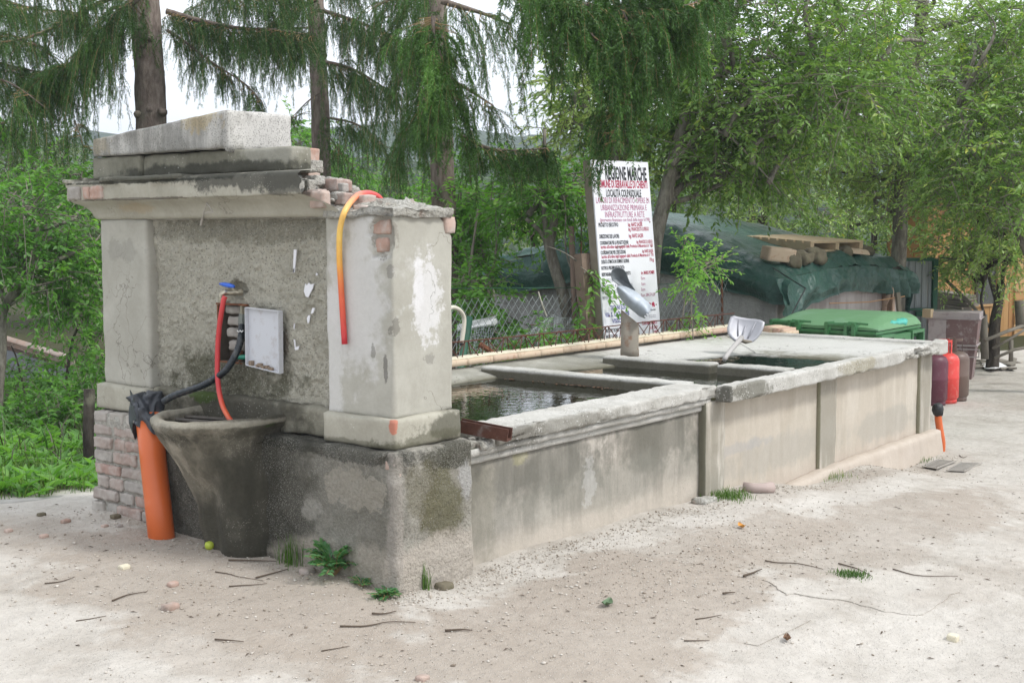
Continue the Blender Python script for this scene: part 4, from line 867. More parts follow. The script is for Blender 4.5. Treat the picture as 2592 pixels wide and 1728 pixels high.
for a in [('REGIONE MARCHE', .22, .955, .068, .070, 'k', .035), ('COMUNE DI SERRAVALLE DI CHIENTI', .07, .955, .128, .040, 'r', .03), ('LOCALITÀ COLPASQUALE', .21, .83, .178, .040, 'k', .03),
          ('LAVORI DI RIFACIMENTO OPERE DI', .03, .965, .218, .032, 'p'), ('URBANIZZAZIONE PRIMARIA E', .10, .91, .258, .032, 'p'), ('INFRASTRUTTURE A RETE', .165, .86, .296, .032, 'p'), ('(Intervento finanziato con fondi della legge 61/98)', .07, .95, .325, .020, 'p'),
          ('PROGETTO ESECUTIVO:', .04, .38, .352, .021, 'k', .03), ('Ing. NAFIZ SAQER', .55, .81, .352, .021, 'r', .02), ('Ing. FRANCESCO LUSEGO', .55, .92, .378, .021, 'r', .02),
          ('DIREZIONE DEI LAVORI:', .04, .38, .415, .021, 'k', .03), ('Ing. NAFIZ SAQER', .55, .81, .415, .021, 'r', .02), ('COORDINATORE PER LA PROGETTAZIONE:', .04, .535, .450, .019, 'k', .03), ('Ing. FRANCESCO LUSEGO', .68, .97, .450, .018, 'r', .02),
          ("Iscritto all'ordine degli Ingegneri della Provincia di Macerata al n° 630", .05, .97, .472, .018, 'r', .02), ("COORDINATORE PER L'ESECUZIONE:", .04, .475, .503, .019, 'k', .03), ('Ing. NAFIZ SAQER', .77, .97, .503, .018, 'r', .02),
          ("Iscritto all'ordine degli Ingegneri della Provincia di Macerata al n° 770", .05, .97, .525, .018, 'r', .02), ('DURATA STIMATA IN UOMINI X GIORNI:', .04, .52, .553, .020, 'k', .03), ('770 gg', .89, .97, .553, .018, 'r', .02),
          ('NOTIFICA PRELIMINARE IN DATA:', .03, .43, .587, .019, 'k', .03), ("RESPONSABILE UNICO DELL'INTERVENTO", .03, .53, .622, .019, 'k', .03), ('Ing. MARIO POMPEI', .72, .96, .625, .019, 'r', .03),
          ('IMPORTO LAVORI', .03, .30, .655, .018, 'g'), ('Euro', .71, .78, .655, .018, 'p'), ("IMPORTO A BASE D'ASTA", .02, .55, .687, .018, 'g'), ('Euro', .71, .78, .687, .018, 'p'), ('ONERI PER SICUREZZA', .01, .4, .718, .018, 'g'), ('Euro', .70, .77, .718, .018, 'p'),
          ('IMPORTO CONTRATTUALE', .01, .4, .750, .018, 'g'), ('Euro 284.374,28', .69, .94, .750, .018, 'p'), ('DITTA APPALTATRICE', .3, .66, .783, .02, 'g'), ('TICANI EZIO', .13, .42, .806, .024, 'b', .02), ('VIA S. GIOVANNI', .03, .45, .842, .024, 'b', .02), ('VISSO - MC', .14, .46, .878, .024, 'b', .02),
          ('TICANI Geom. ROBERTO', .66, .945, .908, .019, 'r', .03), ('DIRETTORE TECNICO DI CANTIERE', .0+.01, .42, .928, .019, 'k', .03), ('16.07.2007', .80, .945, .937, .017, 'r', .02), ('INIZIO LAVORI:', .02, .22, .960, .016, 'k', .03), ('2007', .87, .94, .965, .018, 'r', .03), ('FINE LAVORI PREVISTA', .04, .36, .985, .016, 'k', .03)]:
    text(*a)
def flat(pts, ink, nm='emblem'):
    P = np.array([((u-.5)*SW, -.0012, (1-v)*SHh) for u, v in pts]); mk(nm, P, [tuple(range(len(P)))], INK[ink], SG, local=True)
sh = [(.055, .028), (.155, .028), (.155, .075), (.145, .092), (.105, .103), (.065, .092), (.055, .075)]; inn = [(.105+(u-.105)*.86, .063+(v-.063)*.88) for u, v in sh]
for i in range(7): flat([sh[i], sh[(i+1) % 7], inn[(i+1) % 7], inn[i]], 'v')
flat([(.065, .045), (.085, .042), (.095, .060), (.125, .055), (.148, .036), (.150, .045), (.130, .070), (.118, .085), (.100, .076), (.080, .062)], 'k')
for pts in [[(.80, .800), (.83, .795), (.86, .803), (.84, .812), (.845, .824), (.83, .825), (.828, .812)], [(.87, .800), (.90, .792), (.92, .800), (.925, .822), (.90, .822), (.89, .81), (.875, .824)]]: flat(pts, 'r', 'emblem')
text('COSTRUZIONI', .83, .93, .838, .009, 'k', .03); text('EDILIZIA', .80, .93, .868, .006, 'g'); text('LAVORI STRADALI', .80, .93, .878, .006, 'g')
# ================================================================ chain link fence
m_gpost = plain('green_paint', (.03, .12, .07), .55, .4, var=.25, dirt=(.10, .09, .07), dsc=10); m_wire = plain('fence_wire', (.30, .33, .32), .5, .4, .3, var=.3)
FY = 2.62; fx0, fx1 = 2.6, 7.55
FE = thing('chain_link_fence', 'sagging chain link fence with green posts behind the trough', 'fence', (5, FY, -.35))
zt = lambda x: float(np.interp(x, [2.6, 3.3, 5.2, 7.6], [1.07, 1.062, .992, .965])); b = MB(); cell = .062
for fam in (1, -1):
    x = fx0-1.5
    while x < fx1+1.5:
        P = []; n_ = 12
        for i in range(n_):
            t = i/(n_-1); z = -.25+t*1.34; xx = x+fam*(z*.92)
            if fx0 < xx < fx1 and z < zt(xx)+.01: P.append((xx, FY+.018*math.sin(xx*3.1+z*2)+.004*fam, z-.012*math.sin(xx*1.7)))
        if len(P) > 1: b.tube(P, .0021, 3, cap=False)
        x += cell*1.35
b.make('wire_mesh', m_wire, FE, kind='stuff')
V, F = tube([(x, FY, zt(x)) for x in np.linspace(fx0, fx1, 18)], .0028, 5); mk('top_wire', V, F, m_gpost, FE)
V, F = tube([(x, FY+.01, .72-.05*(x-4.5)) for x in np.linspace(4.3, 6.2, 10)], .003, 5); mk('tension_wire', V, F, m_rust, FE)
for P, r_, m in [([Da(1380, 790, 'y', FY-.02), Da(1376, 640, 'y', FY-.02)], .030, m_gpost), ([Da(1058, 850, 'y', 2.45), Da(1078, 730, 'y', 2.6)], .028, m_gpost), ([Da(1660, 778, 'y', FY), Da(1657, 640, 'y', FY)], .012, m_rust), ([Da(1348, 790, 'y', FY), Da(1380, 690, 'y', FY)], .018, m_gpost)]:
    P = [np.array(p) for p in P]; P[0] = P[0]+(P[0]-P[1])*.6; V, F = tube(P, r_, 10); mk('fence_post', V, F, m, FE)
# net bag hooked on the fence
m_net = plain('white_netting', (.46, .50, .51), .6, .3)
cN = zz(1130, 740, .1573)
def netP(a, b_, k=0): return at(*cN(a, b_), 'y', 2.50+k)
BT = thing('net_bag', 'white plastic netting draped on a cane beside the chain link fence', 'netting', netP(1700, 900))
top = np.array([(1265, 690), (1400, 590), (1560, 480), (1700, 355), (1830, 410), (1990, 400), (2040, 480)], float); bot = np.array([(1390, 960), (1480, 960), (1580, 950), (1720, 945), (1850, 930), (2000, 905), (2125, 880)], float)
nu, nv = 34, 22; V = np.zeros((nu, nv, 3))
for i in range(nu):
    s = i/(nu-1)*6; a0 = int(min(5, s)); t = s-a0; tp = top[a0]*(1-t)+top[a0+1]*t; bt = bot[a0]*(1-t)+bot[a0+1]*t
    for j in range(nv):
        w2 = j/(nv-1); p2 = tp*(1-w2)+bt*w2; V[i, j] = netP(p2[0], p2[1], .10*math.sin(i*.9)*w2+.05*math.sin(j*.8+i))
b = MB()
for i in range(nu): b.tube(V[i], .0011 if i % 6 else .002, 3, cap=False)
for j in range(nv): b.tube(V[:, j], .0011 if j % 7 else .0022, 3, cap=False)
b.make('netting', m_net, BT, kind='stuff')
V, F = tube([netP(1480, -10, .02), netP(1540, 190, 0), netP(1610, 375, 0)], .006, 6); mk('cane', V, F, plain('pale_cane', (.50, .46, .38), .7), BT)
# white bent pipe and the white sheet with net behind the pillar
m_white = plain('white_plastic', (.74, .74, .74), .5, .4, var=.05)
P = spline([netP(a, c, -.2) for a, c in [(40, 255), (110, 240), (190, 270), (250, 330), (285, 420), (280, 560), (262, 700), (245, 810)]], 6); V, F = tube(P, .0155, 10)
o = tag(mk('bent_pipe', V, F, plain('cream_pipe', (.62, .58, .48), .5, .4), None, True), 'cream walking stick shaped pipe end showing beside the pillar', 'pipe'); V, F = tube([P[-1], P[-1]+np.array([0, 0, -.02])], .013, 10)
k = mk('pipe_end', V, F, plain('pipe_black', (.02, .02, .02), .6), None); k.parent = o; k.location = Vector(k.location)-Vector(o.location)
WS = thing('white_sheet', 'white plastic sheet with netting lying in the garden behind the leaning green post', 'sheet', netP(500, 800, .4))
sp_ = [(175, 520), (380, 460), (560, 425), (720, 395), (830, 370), (800, 420), (825, 470), (780, 520), (700, 515), (560, 540), (400, 570), (250, 590), (180, 605)]
f_ = [netP(a, c, .35+.0004*(a % 170)) for a, c in sp_]; bk = [p+np.array([.01, .01, -.012]) for p in f_]; k_ = len(f_)
mk('sheet', f_+bk, [tuple(range(k_)), tuple(range(2*k_-1, k_-1, -1))]+[(i, i+k_, (i+1) % k_+k_, (i+1) % k_) for i in range(k_)], m_white, WS)
b = MB()
for i in range(16):
    a = 190+i*38; b.tube([netP(a, 600-.08*a+30*math.sin(i), .3), netP(a-30+20*math.sin(i*2), 800, .25), netP(a-20, 1080, .2)], .0016, 3, cap=False)
for j in range(9): b.tube([netP(170+i*50, 600+j*50+18*math.sin(i*1.3+j), .28) for i in range(12)], .0016, 3, cap=False)
b.make('netting', m_net, WS, kind='stuff')
V, F = tube([netP(530, 830, -.05), netP(660, 910, -.1), netP(800, 1010, -.15)], .022, 6); tag(mk('iron_strut', V, F, m_rust), 'short red brown iron strut leaning behind the lattice girder', 'iron bar')

# ================================================================ tarpaulin covered shed
m_shed = masonry('shed_render', (.38, .375, .36), (.50, .495, .48), 2., ((.15, .15, .14), .3, .4), [((.16, .16, .15), 30, .26, .48, .5)], [], (40, .9, .012), (16, .9, .03), mottle=.25)
m_shed2 = masonry('shed_plaster', (.46, .42, .40), (.55, .51, .49), 2., ((.28, .24, .22), .6, .36), None, [], (60, .3, .004), (9, .3, .012))
SHX, SHY, SW1, SD1 = 7.85, 2.25, 3.25, 3.65; GZ = -.36
SD = thing('tarp_shed', 'low rendered shed roofed with a crumpled dark green tarpaulin', 'shed', (SHX+1.8, SHY+1.8, GZ))
MB().box((SHX, SHY+.0, GZ-.3), (SHX+.18, SHY+SD1, 1.05)).make('wall', m_shed, SD)
MB().box((SHX+.181, SHY, GZ-.3), (SHX+SW1, SHY+.2, 1.05)).make('wall', m_shed2, SD)
MB().box((SHX-.02, SHY-.02, GZ-.3), (SHX+.20, SHY-.001, 1.0)).make('corner_pier', m_shed2, SD)
MB().box((SHX+.2, SHY+SD1-.2, GZ-.3), (SHX+SW1, SHY+SD1, 1.0)).make('wall', m_shed, SD)
MB().box((SHX+SW1, SHY, GZ-.3), (SHX+SW1+.18, SHY+SD1, 1.0)).make('wall', m_shed, SD)
V, F = tube([(SHX+2.75, SHY-.06, GZ), (SHX+2.75, SHY-.06, .82)], .075, 14); mk('clay_pipe', V, F, m_clay, SD, True)
g = G('tarpaulin'); p = g.obj(); n1_ = g.noise(p, 5, 5, .6, .6); c = g.mix(n1_, (.019, .064, .049), (.034, .098, .076)); c = g.mix(g.math('MULTIPLY', g.ss(g.noise(p, 2.5, 4), .5, .7), .3), c, (.10, .14, .14))
gm = g.bump(g.noise(p, 9, 5, .6, 1.2), .5, .05); gm = g.bump(g.noise(p, 42, 3, .5, .8), .25, .01, gm); m_tarp = g.bsdf(c, .33, .5, 0, gm)
ridge_y = SHY+1.95
def roofz(x, y):
    a = np.clip((y-SHY)/(ridge_y-SHY), -1, 1); b_ = np.clip((SHY+SD1-y)/(SHY+SD1-ridge_y), -1, 1)
    z = 1.13+.50*np.minimum(a, b_)+.03*np.sin((x-SHX)*1.3); return z+.05*np.sin(y*2.1)*np.exp(-(x-SHX)**2)-.05*np.clip(x-SHX-2.2, 0, 2)
# roof sheet
nx_, ny_ = 120, 120; X = np.linspace(SHX-.09, SHX+SW1+.18, nx_); Y = np.linspace(SHY-.09, SHY+SD1+.12, ny_); A, B = np.meshgrid(X, Y, indexing='ij'); P = np.stack([A.ravel(), B.ravel(), 0*A.ravel()], 1)
z = roofz(P[:, 0], P[:, 1]); ed = np.minimum.reduce([P[:, 0]-X[0], P[:, 1]-Y[0]]); z = z-.10*sstep(.16, .0, ed)
fold = np.abs(fbm(P*np.array([1, 1, 0]), 2.3, 4, 71)); P[:, 2] = z+.055*fold*sstep(1.2, .1, ed)+.014*np.abs(fbm(P, 6, 3, 72))
mk('tarpaulin', P, grid(nx_, ny_), m_tarp, SD, True)
def drape(nm, xy, L, nrm, sd_, n=220, k=40, belly=.10, foldamp=.085, nfold=5.):
    s = np.linspace(0, 1, n); xy = np.array(xy, float); seg = np.interp(s, [0, 1], [0, 1])
    px = xy[0, 0]+(xy[1, 0]-xy[0, 0])*s; py = xy[0, 1]+(xy[1, 1]-xy[0, 1])*s; z0 = roofz(px, py)-.06; Ls = np.interp(s, L[0], L[1])
    V = []
    for j in range(k):
        t = j/(k-1); u = s*np.hypot(*(xy[1]-xy[0])); q_ = np.stack([u*nfold*.5, np.full(n, t*.7), np.full(n, sd_*3.)], 1)
        f = 1-2*np.abs(vn(q_, 1.4, sd_))*1.1; f2 = fbm(q_, 3.1, 3, sd_+4); off = belly*math.sin(math.pi*min(1, t*1.1))*.9+foldamp*(.25+.75*t)*f+.02*f2+.02
        V.append(np.stack([px+nrm[0]*off, py+nrm[1]*off, z0-Ls*t+.015*f2*t], 1))
    mk(nm, np.concatenate(V), grid(k, n), m_tarp, SD, True)
drape('tarp_skirt', [(SHX-.20, SHY-.08), (SHX+SW1+.16, SHY-.08)], ([0, .05, .10, .16, .2, .45, .75, .9, 1], [.36, .36, .40, .42, .30, .27, .31, .33, .26]), (0, -1), 81, nfold=5., belly=.03, foldamp=.10)
drape('tarp_skirt', [(SHX-.08, SHY-.20), (SHX-.08, SHY+SD1+.12)], ([0, .04, .1, .16, .25, .5, .7, .9, 1], [.24, .28, .28, .30, .34, .50, .50, .36, .15]), (-1, 0), 83, belly=.07, foldamp=.05, nfold=3.)
drape('tarp_skirt', [(SHX+SW1+.15, SHY-.09), (SHX+SW1+.15, SHY+SD1+.1)], ([0, .3, 1], [.5, .4, .4]), (1, 0), 85, nfold=5)
b = MB(); b.tube([Da(1775, 615, 'x', SHX-.2), Da(1850, 662, 'y', SHY-.28), Da(1790, 775, 'y', SHY-.5)], .007, 5); b.make('rope', plain('dark_rope', (.03, .03, .03), .8), SD)
b = MB(); b.tube([(SHX+.9, SHY-.16, .70), (SHX+1.9, SHY-.17, .665), (SHX+3.0, SHY-.16, .68)], .006, 5); b.make('rope', plain('orange_twine', (.50, .28, .14), .8), SD)
b = MB(); b.box((SHX+1.5, SHY-.03, .18), (SHX+1.57, SHY-.004, .52)); b.make('wall_prop', m_wood, SD)
# things weighing the tarpaulin down
m_pal = plain('new_pine', (.46, .36, .235), .8, .2, var=.15, vsc=9, dirt=(.30, .19, .10), dsc=8, damt=.4)
pc = Da(1838, 562, 'y', SHY+.55); py_ = pc[1]; slope = math.atan2(.50, 1.95); pz = float(roofz(np.array([pc[0]]), np.array([py_]))[0])
PL = thing('pallet', 'new pine pallet weighing down the green tarpaulin roof', 'pallet', (pc[0], py_, pz-.01), (slope*.3, 0, R(-4)))
for i in range(9):
    y = -.42+i*.105; b = MB().box((-.60, y-.04, .075), (.60, y+.04, .096)); b.make('slat', m_pal, PL, local=True)
for x in (-.56, 0, .56): MB().box((x-.04, -.46, .0), (x+.04, .46, .074)).make('bearer', m_pal, PL, local=True)
for i in range(3): MB().box((-.60, -.44+i*.38, -.022), (.60, -.34+i*.38, -.001)).make('slat', m_pal, PL, local=True)
def onroof(a, b_, dy): P = Da(a, b_, 'y', SHY+dy); return np.array([P[0], P[1], float(roofz(np.array([P[0]]), np.array([P[1]]))[0])])
c = onroof(1785, 575, .10); HBk = thing('hollow_brick', 'orange hollow clay brick on the tarpaulin at the left pallet end', 'brick', c+[0, 0, .04], (R(8), R(6), R(-30)))
V, F = rough((-.16, -.08, 0), (.16, .08, .14), .03, .006, .002, 20, 210); mk('brick_body', V, F, m_clay, HBk, local=True)
for i in range(3):
    for j in range(3): MB().box((.1605, -.06+i*.042, .015+j*.04), (.1615, -.03+i*.042, .043+j*.04)).make('hole_shade', m_dark, HBk, local=True)  # thin dark plates on the end face paint the shade inside the holes
m_clod = plain('mossy_clod', (.16, .14, .10), .95, .1, var=.4, vsc=18, bump=1., dirt=(.08, .09, .04), dsc=10)
for i, (a, b_, dy, s_, lb) in enumerate([(1812, 590, .04, .10, 'mossy clod beside the hollow brick on the tarpaulin'), (1845, 585, .05, .10, 'grey stone clod below the pallet middle on the tarpaulin'), (1872, 588, .04, .11, 'dark earth clod under the near pallet corner'), (1935, 575, .10, .09, 'mossy lump left of the curved roof tile on the tarpaulin'), (1985, 568, .3, .09, 'mossy lump behind the curved roof tile on the tarpaulin')]):
    c = onroof(a, b_, dy)+np.array([0, 0, .045]); V, F = rough(c-s_*np.array([1.1, .8, .55]), c+s_*np.array([1.1, .8, .55]), .022, .06, .05, 9, 211+i); tag(mk('earth_clod', V, F, m_clod, None, True), lb, 'clod', 'clods weighing down the tarpaulin')
c = onroof(1962, 578, .08); th = np.linspace(R(15), R(165), 14); V = []
for s in np.linspace(0, 1, 8):
    for t in th: V.append((.34*(s-.5), math.cos(t)*(.10-.02*s), math.sin(t)*(.085-.015*s)))
V = np.array(V); V = np.vstack([V, V*np.array([1, .86, .86])]); n_ = 8*14; Fg = grid(8, 14)
RT = thing('roof_tile', 'curved terracotta roof tile lying on the tarpaulin right of the pallet', 'roof tile', c+[0, 0, .02], (R(6), R(4), R(-20))); mk('tile', V, [tuple(f) for f in Fg]+[tuple(f[::-1]+n_) for f in Fg]+[(i, i+1, i+1+n_, i+n_) for i in range(13)]+[(98+i+1, 98+i, 98+i+n_, 98+i+1+n_) for i in range(13)], m_clay, RT, True, local=True)

# ================================================================ wheelie bin
m_bin = plain('green_bin_plastic', (.048, .17, .062), .45, .45, var=.08, vsc=4, dirt=(.10, .22, .13), dsc=3); m_lid = plain('green_lid_plastic', (.13, .275, .135), .5, .4, var=.06, vsc=4, dirt=(.20, .34, .23), dsc=3.5)
BX0, BX1, BY0, BY1, BZ = 6.92, 7.96, .835, 1.90, .58
BN = thing('rubbish_bin', 'large green wheeled rubbish bin behind the far trough end', 'bin', ((BX0+BX1)/2, (BY0+BY1)/2, -.33))
def taper(zs_, ins): 
    V = []
    for z, i in zip(zs_, ins): V += [(BX0+i, BY0+i, z), (BX1-i, BY0+i, z), (BX1-i, BY1-i, z), (BX0+i, BY1-i, z)]
    F = [(k*4+j, k*4+(j+1) % 4, k*4+4+(j+1) % 4, k*4+4+j) for k in range(len(zs_)-1) for j in range(4)]+[(3, 2, 1, 0), tuple(range(len(V)-4, len(V)))]
    return V, F
V, F = taper([-.25, .47, .475, .50, .505, .55, .555, BZ], [.14, .035, .0, .0, .02, .02, -.015, -.015]); mk('bin_body', V, F, m_bin, BN)
for (x, y) in [(BX0+.18, BY0+.2), (BX1-.18, BY0+.2), (BX0+.18, BY1-.2), (BX1-.18, BY1-.2)]:
    V, F = lathe([(0, -.03), (.09, -.03), (.10, 0), (.09, .03), (0, .03)], 20); V = np.array(V)[:, [0, 2, 1]]+np.array([x, y, -.24]); mk('wheel', V, F, plain('rubber', (.02, .02, .02), .8), BN)
V = []; ny2 = 24; nx2 = 10
for i in range(nx2):
    for j in range(ny2):
        s, t = i/(nx2-1), j/(ny2-1); h = .115*math.sin(min(1, s*1.15)*math.pi*.62+.15)*min(1, (1-t)*9, t*7)**.5
        V.append((BX0+.02+s*(BX1-BX0-.02), BY0-.02+t*(BY1-BY0+.03), BZ+.018+max(.0, h)))
Fg = grid(nx2, ny2); V = np.array(V); Vb = V.copy(); Vb[:, 2] = BZ+.008; n_ = len(V); ii = np.arange(n_).reshape(nx2, ny2); rim = []
for e in (ii[0, :], ii[:, -1], ii[-1, ::-1], ii[::-1, 0]):
    for a, b_ in zip(e[:-1], e[1:]): rim.append((b_, a, a+n_, b_+n_))
mk('bin_lid', np.vstack([V, Vb]), [tuple(f) for f in Fg]+[tuple(f[::-1]+n_) for f in Fg]+rim, m_lid, BN)
for yc in (1.66, 1.12):
    b = MB(); b.tube([(BX0-.035, yc+.17, BZ+.055), (BX0-.035, yc-.12, BZ+.055)], .019, 10)
    for dy in (.15, -.03, -.10): b.box((BX0-.055, yc+dy-.014, BZ-.04), (BX0+.09, yc+dy+.014, BZ+.075))
    b.tube([(BX0-.03, yc-.05, BZ+.075), (BX0+.0, yc-.22, BZ+.066)], .010, 8); b.make('lid_hinge', m_bin, BN)
for yc in (1.66, 1.42, 1.18, .98): MB().box((BX0-.014, yc-.008, .30), (BX0+.05, yc+.008, .47)).make('rib', m_bin, BN)
for xc in (BX0+.16, BX1-.16):
    b = MB(); y0 = BY0-.06
    for lo, hi in [((xc-.15, y0, .52), (xc+.15, BY0+.01, .548)), ((xc-.15, y0, .42), (xc+.15, BY0+.01, .445)), ((xc-.15, y0, .4455), (xc-.125, BY0+.01, .5195)), ((xc+.125, y0, .4455), (xc+.15, BY0+.01, .5195))]: b.box(lo, hi)
    b.make('lifting_pocket', m_bin, BN)
MB().box((BX0+.33, BY0-.05, .42), (BX1-.33, BY0+.005, .535)).make('pocket_plate', m_bin, BN)
MB().box((BX0+.36, BY0-.0545, .40), (BX0+.56, BY0-.0505, .49)).make('bin_plate', plain('black_plate', (.02, .015, .025), .5), BN)
z7b = z7; bagp = [at(*z7(*p), 'y', BY0+.02) for p in [(1345, 352), (1380, 350), (1420, 345), (1462, 340)]]
V, F = tube(spline(bagp, 6), np.interp(np.linspace(0, 1, 19), [0, .2, .5, .75, 1], [.004, .022, .026, .040, .022]), 12); V = V+.012*np.stack([vn(V, 22, i) for i in range(3)], 1); V[:, 2] += .02
tag(mk('plastic_bag', V, F, plain('teal_bag', (.07, .42, .35), .35, .5, var=.25, vsc=20), None, True), 'crumpled teal plastic bag caught on the green bin lid', 'bag')

# ================================================================ gas cylinders
def cyl(nm, P, col, label, dirt, fresh=True, ry=0):
    t = thing(nm, label, 'gas cylinder', P, (0, 0, ry), 'gas cylinders by the trough end')
    m = plain(label.split()[0]+'_enamel', col, .45, .4, .0, var=.12, vsc=5, dirt=dirt, dsc=16, damt=.5)
    r = .150; V, F = lathe([(0, .03), (r*.85, .03), (r, .06), (r*1.004, .25), (r*1.012, .255), (r*1.012, .27), (r, .275), (r, .43), (r*.97, .455), (r*.86, .485), (r*.62, .507), (r*.3, .517), (0, .52)], 36); mk('cylinder_body', V, F, m, t, True, local=True)
    V, F = lathe([(r*.86, 0), (r*.89, 0), (r*.89, .055), (r*.84, .05), (r*.86, 0)], 30); mk('foot_ring', V, F, m, t, True, local=True)
    V, F = lathe([(0, .515), (.022, .515), (.022, .545), (.012, .548), (.012, .57), (.018, .572), (.018, .585), (0, .588)], 14); mk('valve', V, F, m_brass, t, True, local=True)
    b = MB(); rc = .072
    for t0 in (0, math.pi):
        for a0, a1, z0, z1 in [(t0-.95, t0+.95, .625, .650), (t0-.95, t0-.6, .505, .6249), (t0+.6, t0+.95, .505, .6249)]:
            n_ = 10; a_ = np.linspace(a0, a1, n_); V = [(rr_*math.cos(x), rr_*math.sin(x), z) for rr_ in (rc, rc+.006) for z in (z0, z1) for x in a_]
            F = [];
            for q_ in range(n_-1): F += [(q_, q_+1, n_+q_+1, n_+q_), (2*n_+q_+1, 2*n_+q_, 3*n_+q_, 3*n_+q_+1), (n_+q_, n_+q_+1, 3*n_+q_+1, 3*n_+q_), (q_+1, q_, 2*n_+q_, 2*n_+q_+1)]
            F += [(0, n_, 3*n_, 2*n_), (n_-1, 3*n_-1, 4*n_-1, 2*n_-1)]; b.add(V, F)
    b.make('collar', m, t, local=True)
def foot(a, b_, back=.13): P = Da(a, b_, 'z', -.31); P = P+np.array([_F[0], _F[1], 0])*back; return P
cyl('gas_cylinder', foot(2150, 932), (.115, .030, .048), 'dark maroon gas cylinder nearest the far trough corner', (.16, .10, .10), ry=.5)
cyl('gas_cylinder', foot(2188, 932, .28), (.66, .06, .05), 'bright red gas cylinder standing between two darker ones', (.66, .25, .2), ry=R(38))
cyl('gas_cylinder', foot(2218, 929, .36), (.15, .105, .085), 'brown grey gas cylinder at the right end of the row', (.10, .07, .06), ry=1.2)
# two tier plastic crate
m_cr = plain('grape_plastic', (.20, .125, .12), .55, .35, var=.1, vsc=5, dirt=(.44, .41, .40), dsc=9, damt=.75); m_crl = plain('bleached_plastic', (.42, .37, .37), .7, .25, var=.12, vsc=7, dirt=(.25, .19, .19), dsc=10, damt=.5)
z2n = zz(2250, 600, .2295)
pA, pB = at(*z2n(420, 870), 'z', .20), at(*z2n(1010, 920), 'z', .20)
kx = 14.9; cA = Dp(2128, 716, kx); cB = Dp(2250, 727, kx-.25)
CRT = thing('plastic_crate', 'two tier purple brown plastic crate whitened with lime behind the gas cylinders', 'crate', ((cA+cB)/2*[1, 1, 0]+[0, 0, -.32]))
dx = (cB-cA)*[1, 1, 0]; wl = np.linalg.norm(dx); dx /= wl; dy = np.array([-dx[1], dx[0], 0]); o0 = cA*[1, 1, 0]
if dy@np.array([_F[0], _F[1], 0]) < 0: dy = -dy
ztop = cA[2]
def fr(z0, z1, i0, i1, dep=.5):
    V = []
    for z, i in ((z0, i0), (z1, i1)): V += [o0+dx*i+dy*i+[0, 0, z], o0+dx*(wl-i)+dy*i+[0, 0, z], o0+dx*(wl-i)+dy*(dep-i)+[0, 0, z], o0+dx*i+dy*(dep-i)+[0, 0, z]]
    return np.array(V), [(0, 1, 5, 4), (1, 2, 6, 5), (2, 3, 7, 6), (3, 0, 4, 7), (3, 2, 1, 0), (4, 5, 6, 7)]
zb = -.32; zm = ztop-.40
V, F = fr(zm+.02, ztop-.085, .035, .012); mk('upper_tier', V, F, m_cr, CRT)
V, F = fr(ztop-.083, ztop-.070, -.012, -.012); mk('rim', V, F, m_crl, CRT); V, F = fr(ztop-.0695, ztop, .0, .0); mk('rim', V, F, m_crl, CRT)
V, F = fr(zm, zm+.018, .018, .018); mk('rim', V, F, m_crl, CRT); V, F = fr(zb, zm-.002, .08, .04); mk('lower_tier', V, F, m_cr, CRT)
for s in (.01, .35): 
    a = o0+dx*(wl*s+.02)-dy*.004; b = MB(); V = [a+[0, 0, zm+.03], a+dx*(.20 if s < .1 else .02)+[0, 0, zm+.03], a+dx*(.20 if s < .1 else .02)+[0, 0, ztop-.09], a+[0, 0, ztop-.09]]
    if s < .1: b.add(np.vstack([V, np.array(V)+dy*.02]), [(0, 1, 2, 3), (7, 6, 5, 4), (0, 4, 5, 1), (1, 5, 6, 2), (2, 6, 7, 3), (3, 7, 4, 0)]); b.make('bleached_panel', m_crl, CRT)
a = o0+dx*(wl*.58)+dy*.03+[0, 0, zm-.13]; b = MB()
for u0, u1, w0, w1 in [(0, .26, 0, .012), (0, .26, .09, .102), (0, .012, .013, .089), (.248, .26, .013, .089)]:
    V = [a+dx*u+dy*e+[0, 0, z] for e in (0, -.02) for u in (u0, u1) for z in (w0, w1)]; b.add(np.array(V), [(0, 1, 3, 2), (4, 6, 7, 5), (0, 4, 5, 1), (2, 3, 7, 6), (1, 5, 7, 3), (0, 2, 6, 4)])
b.make('hand_hold', m_crl, CRT)
P0 = o0+dx*.02-dy*.02+[0, 0, ztop-.015]; o = MB().box(P0-.05, P0+.05).make('wood_block', m_pal, None); tag(o, 'small orange wood block on the left crate corner', 'wood block')

# ================================================================ corrugated gate, wooden cabin, props
m_sheet = plain('grey_sheet', (.30, .325, .335), .45, .4, .2, var=.05, vsc=3)
gd = 15.6; gA, gB = Dp(2052, 598, gd), Dp(2146, 605, gd+.1); gz0 = -.35
GT = thing('corrugated_gate', 'grey corrugated metal gate in a green frame beside the shed', 'gate', (gA+gB)/2*[1, 1, 0]+[0, 0, gz0])
dx2 = (gB-gA)*[1, 1, 0]; gl_ = np.linalg.norm(dx2); dx2 /= gl_; dn2 = np.array([dx2[1], -dx2[0], 0]);
if dn2@np.array([_F[0], _F[1], 0]) > 0: dn2 = -dn2
pan = None; n_ = int(gl_/.09)+3
for i in range(n_):
    u = -.25+i*.09; prof2 = [(0, 0), (.012, .012), (.040, .014), (.052, 0), (.0895, 0)]; V = []
    for uu, e in prof2:
        for z in (gz0, gA[2]): V.append(gA*[1, 1, 0]+dx2*(u+uu)+dn2*e+[0, 0, z])
    mk('sheet_rib', V, [(k*2, k*2+2, k*2+3, k*2+1) for k in range(4)], m_sheet, GT)
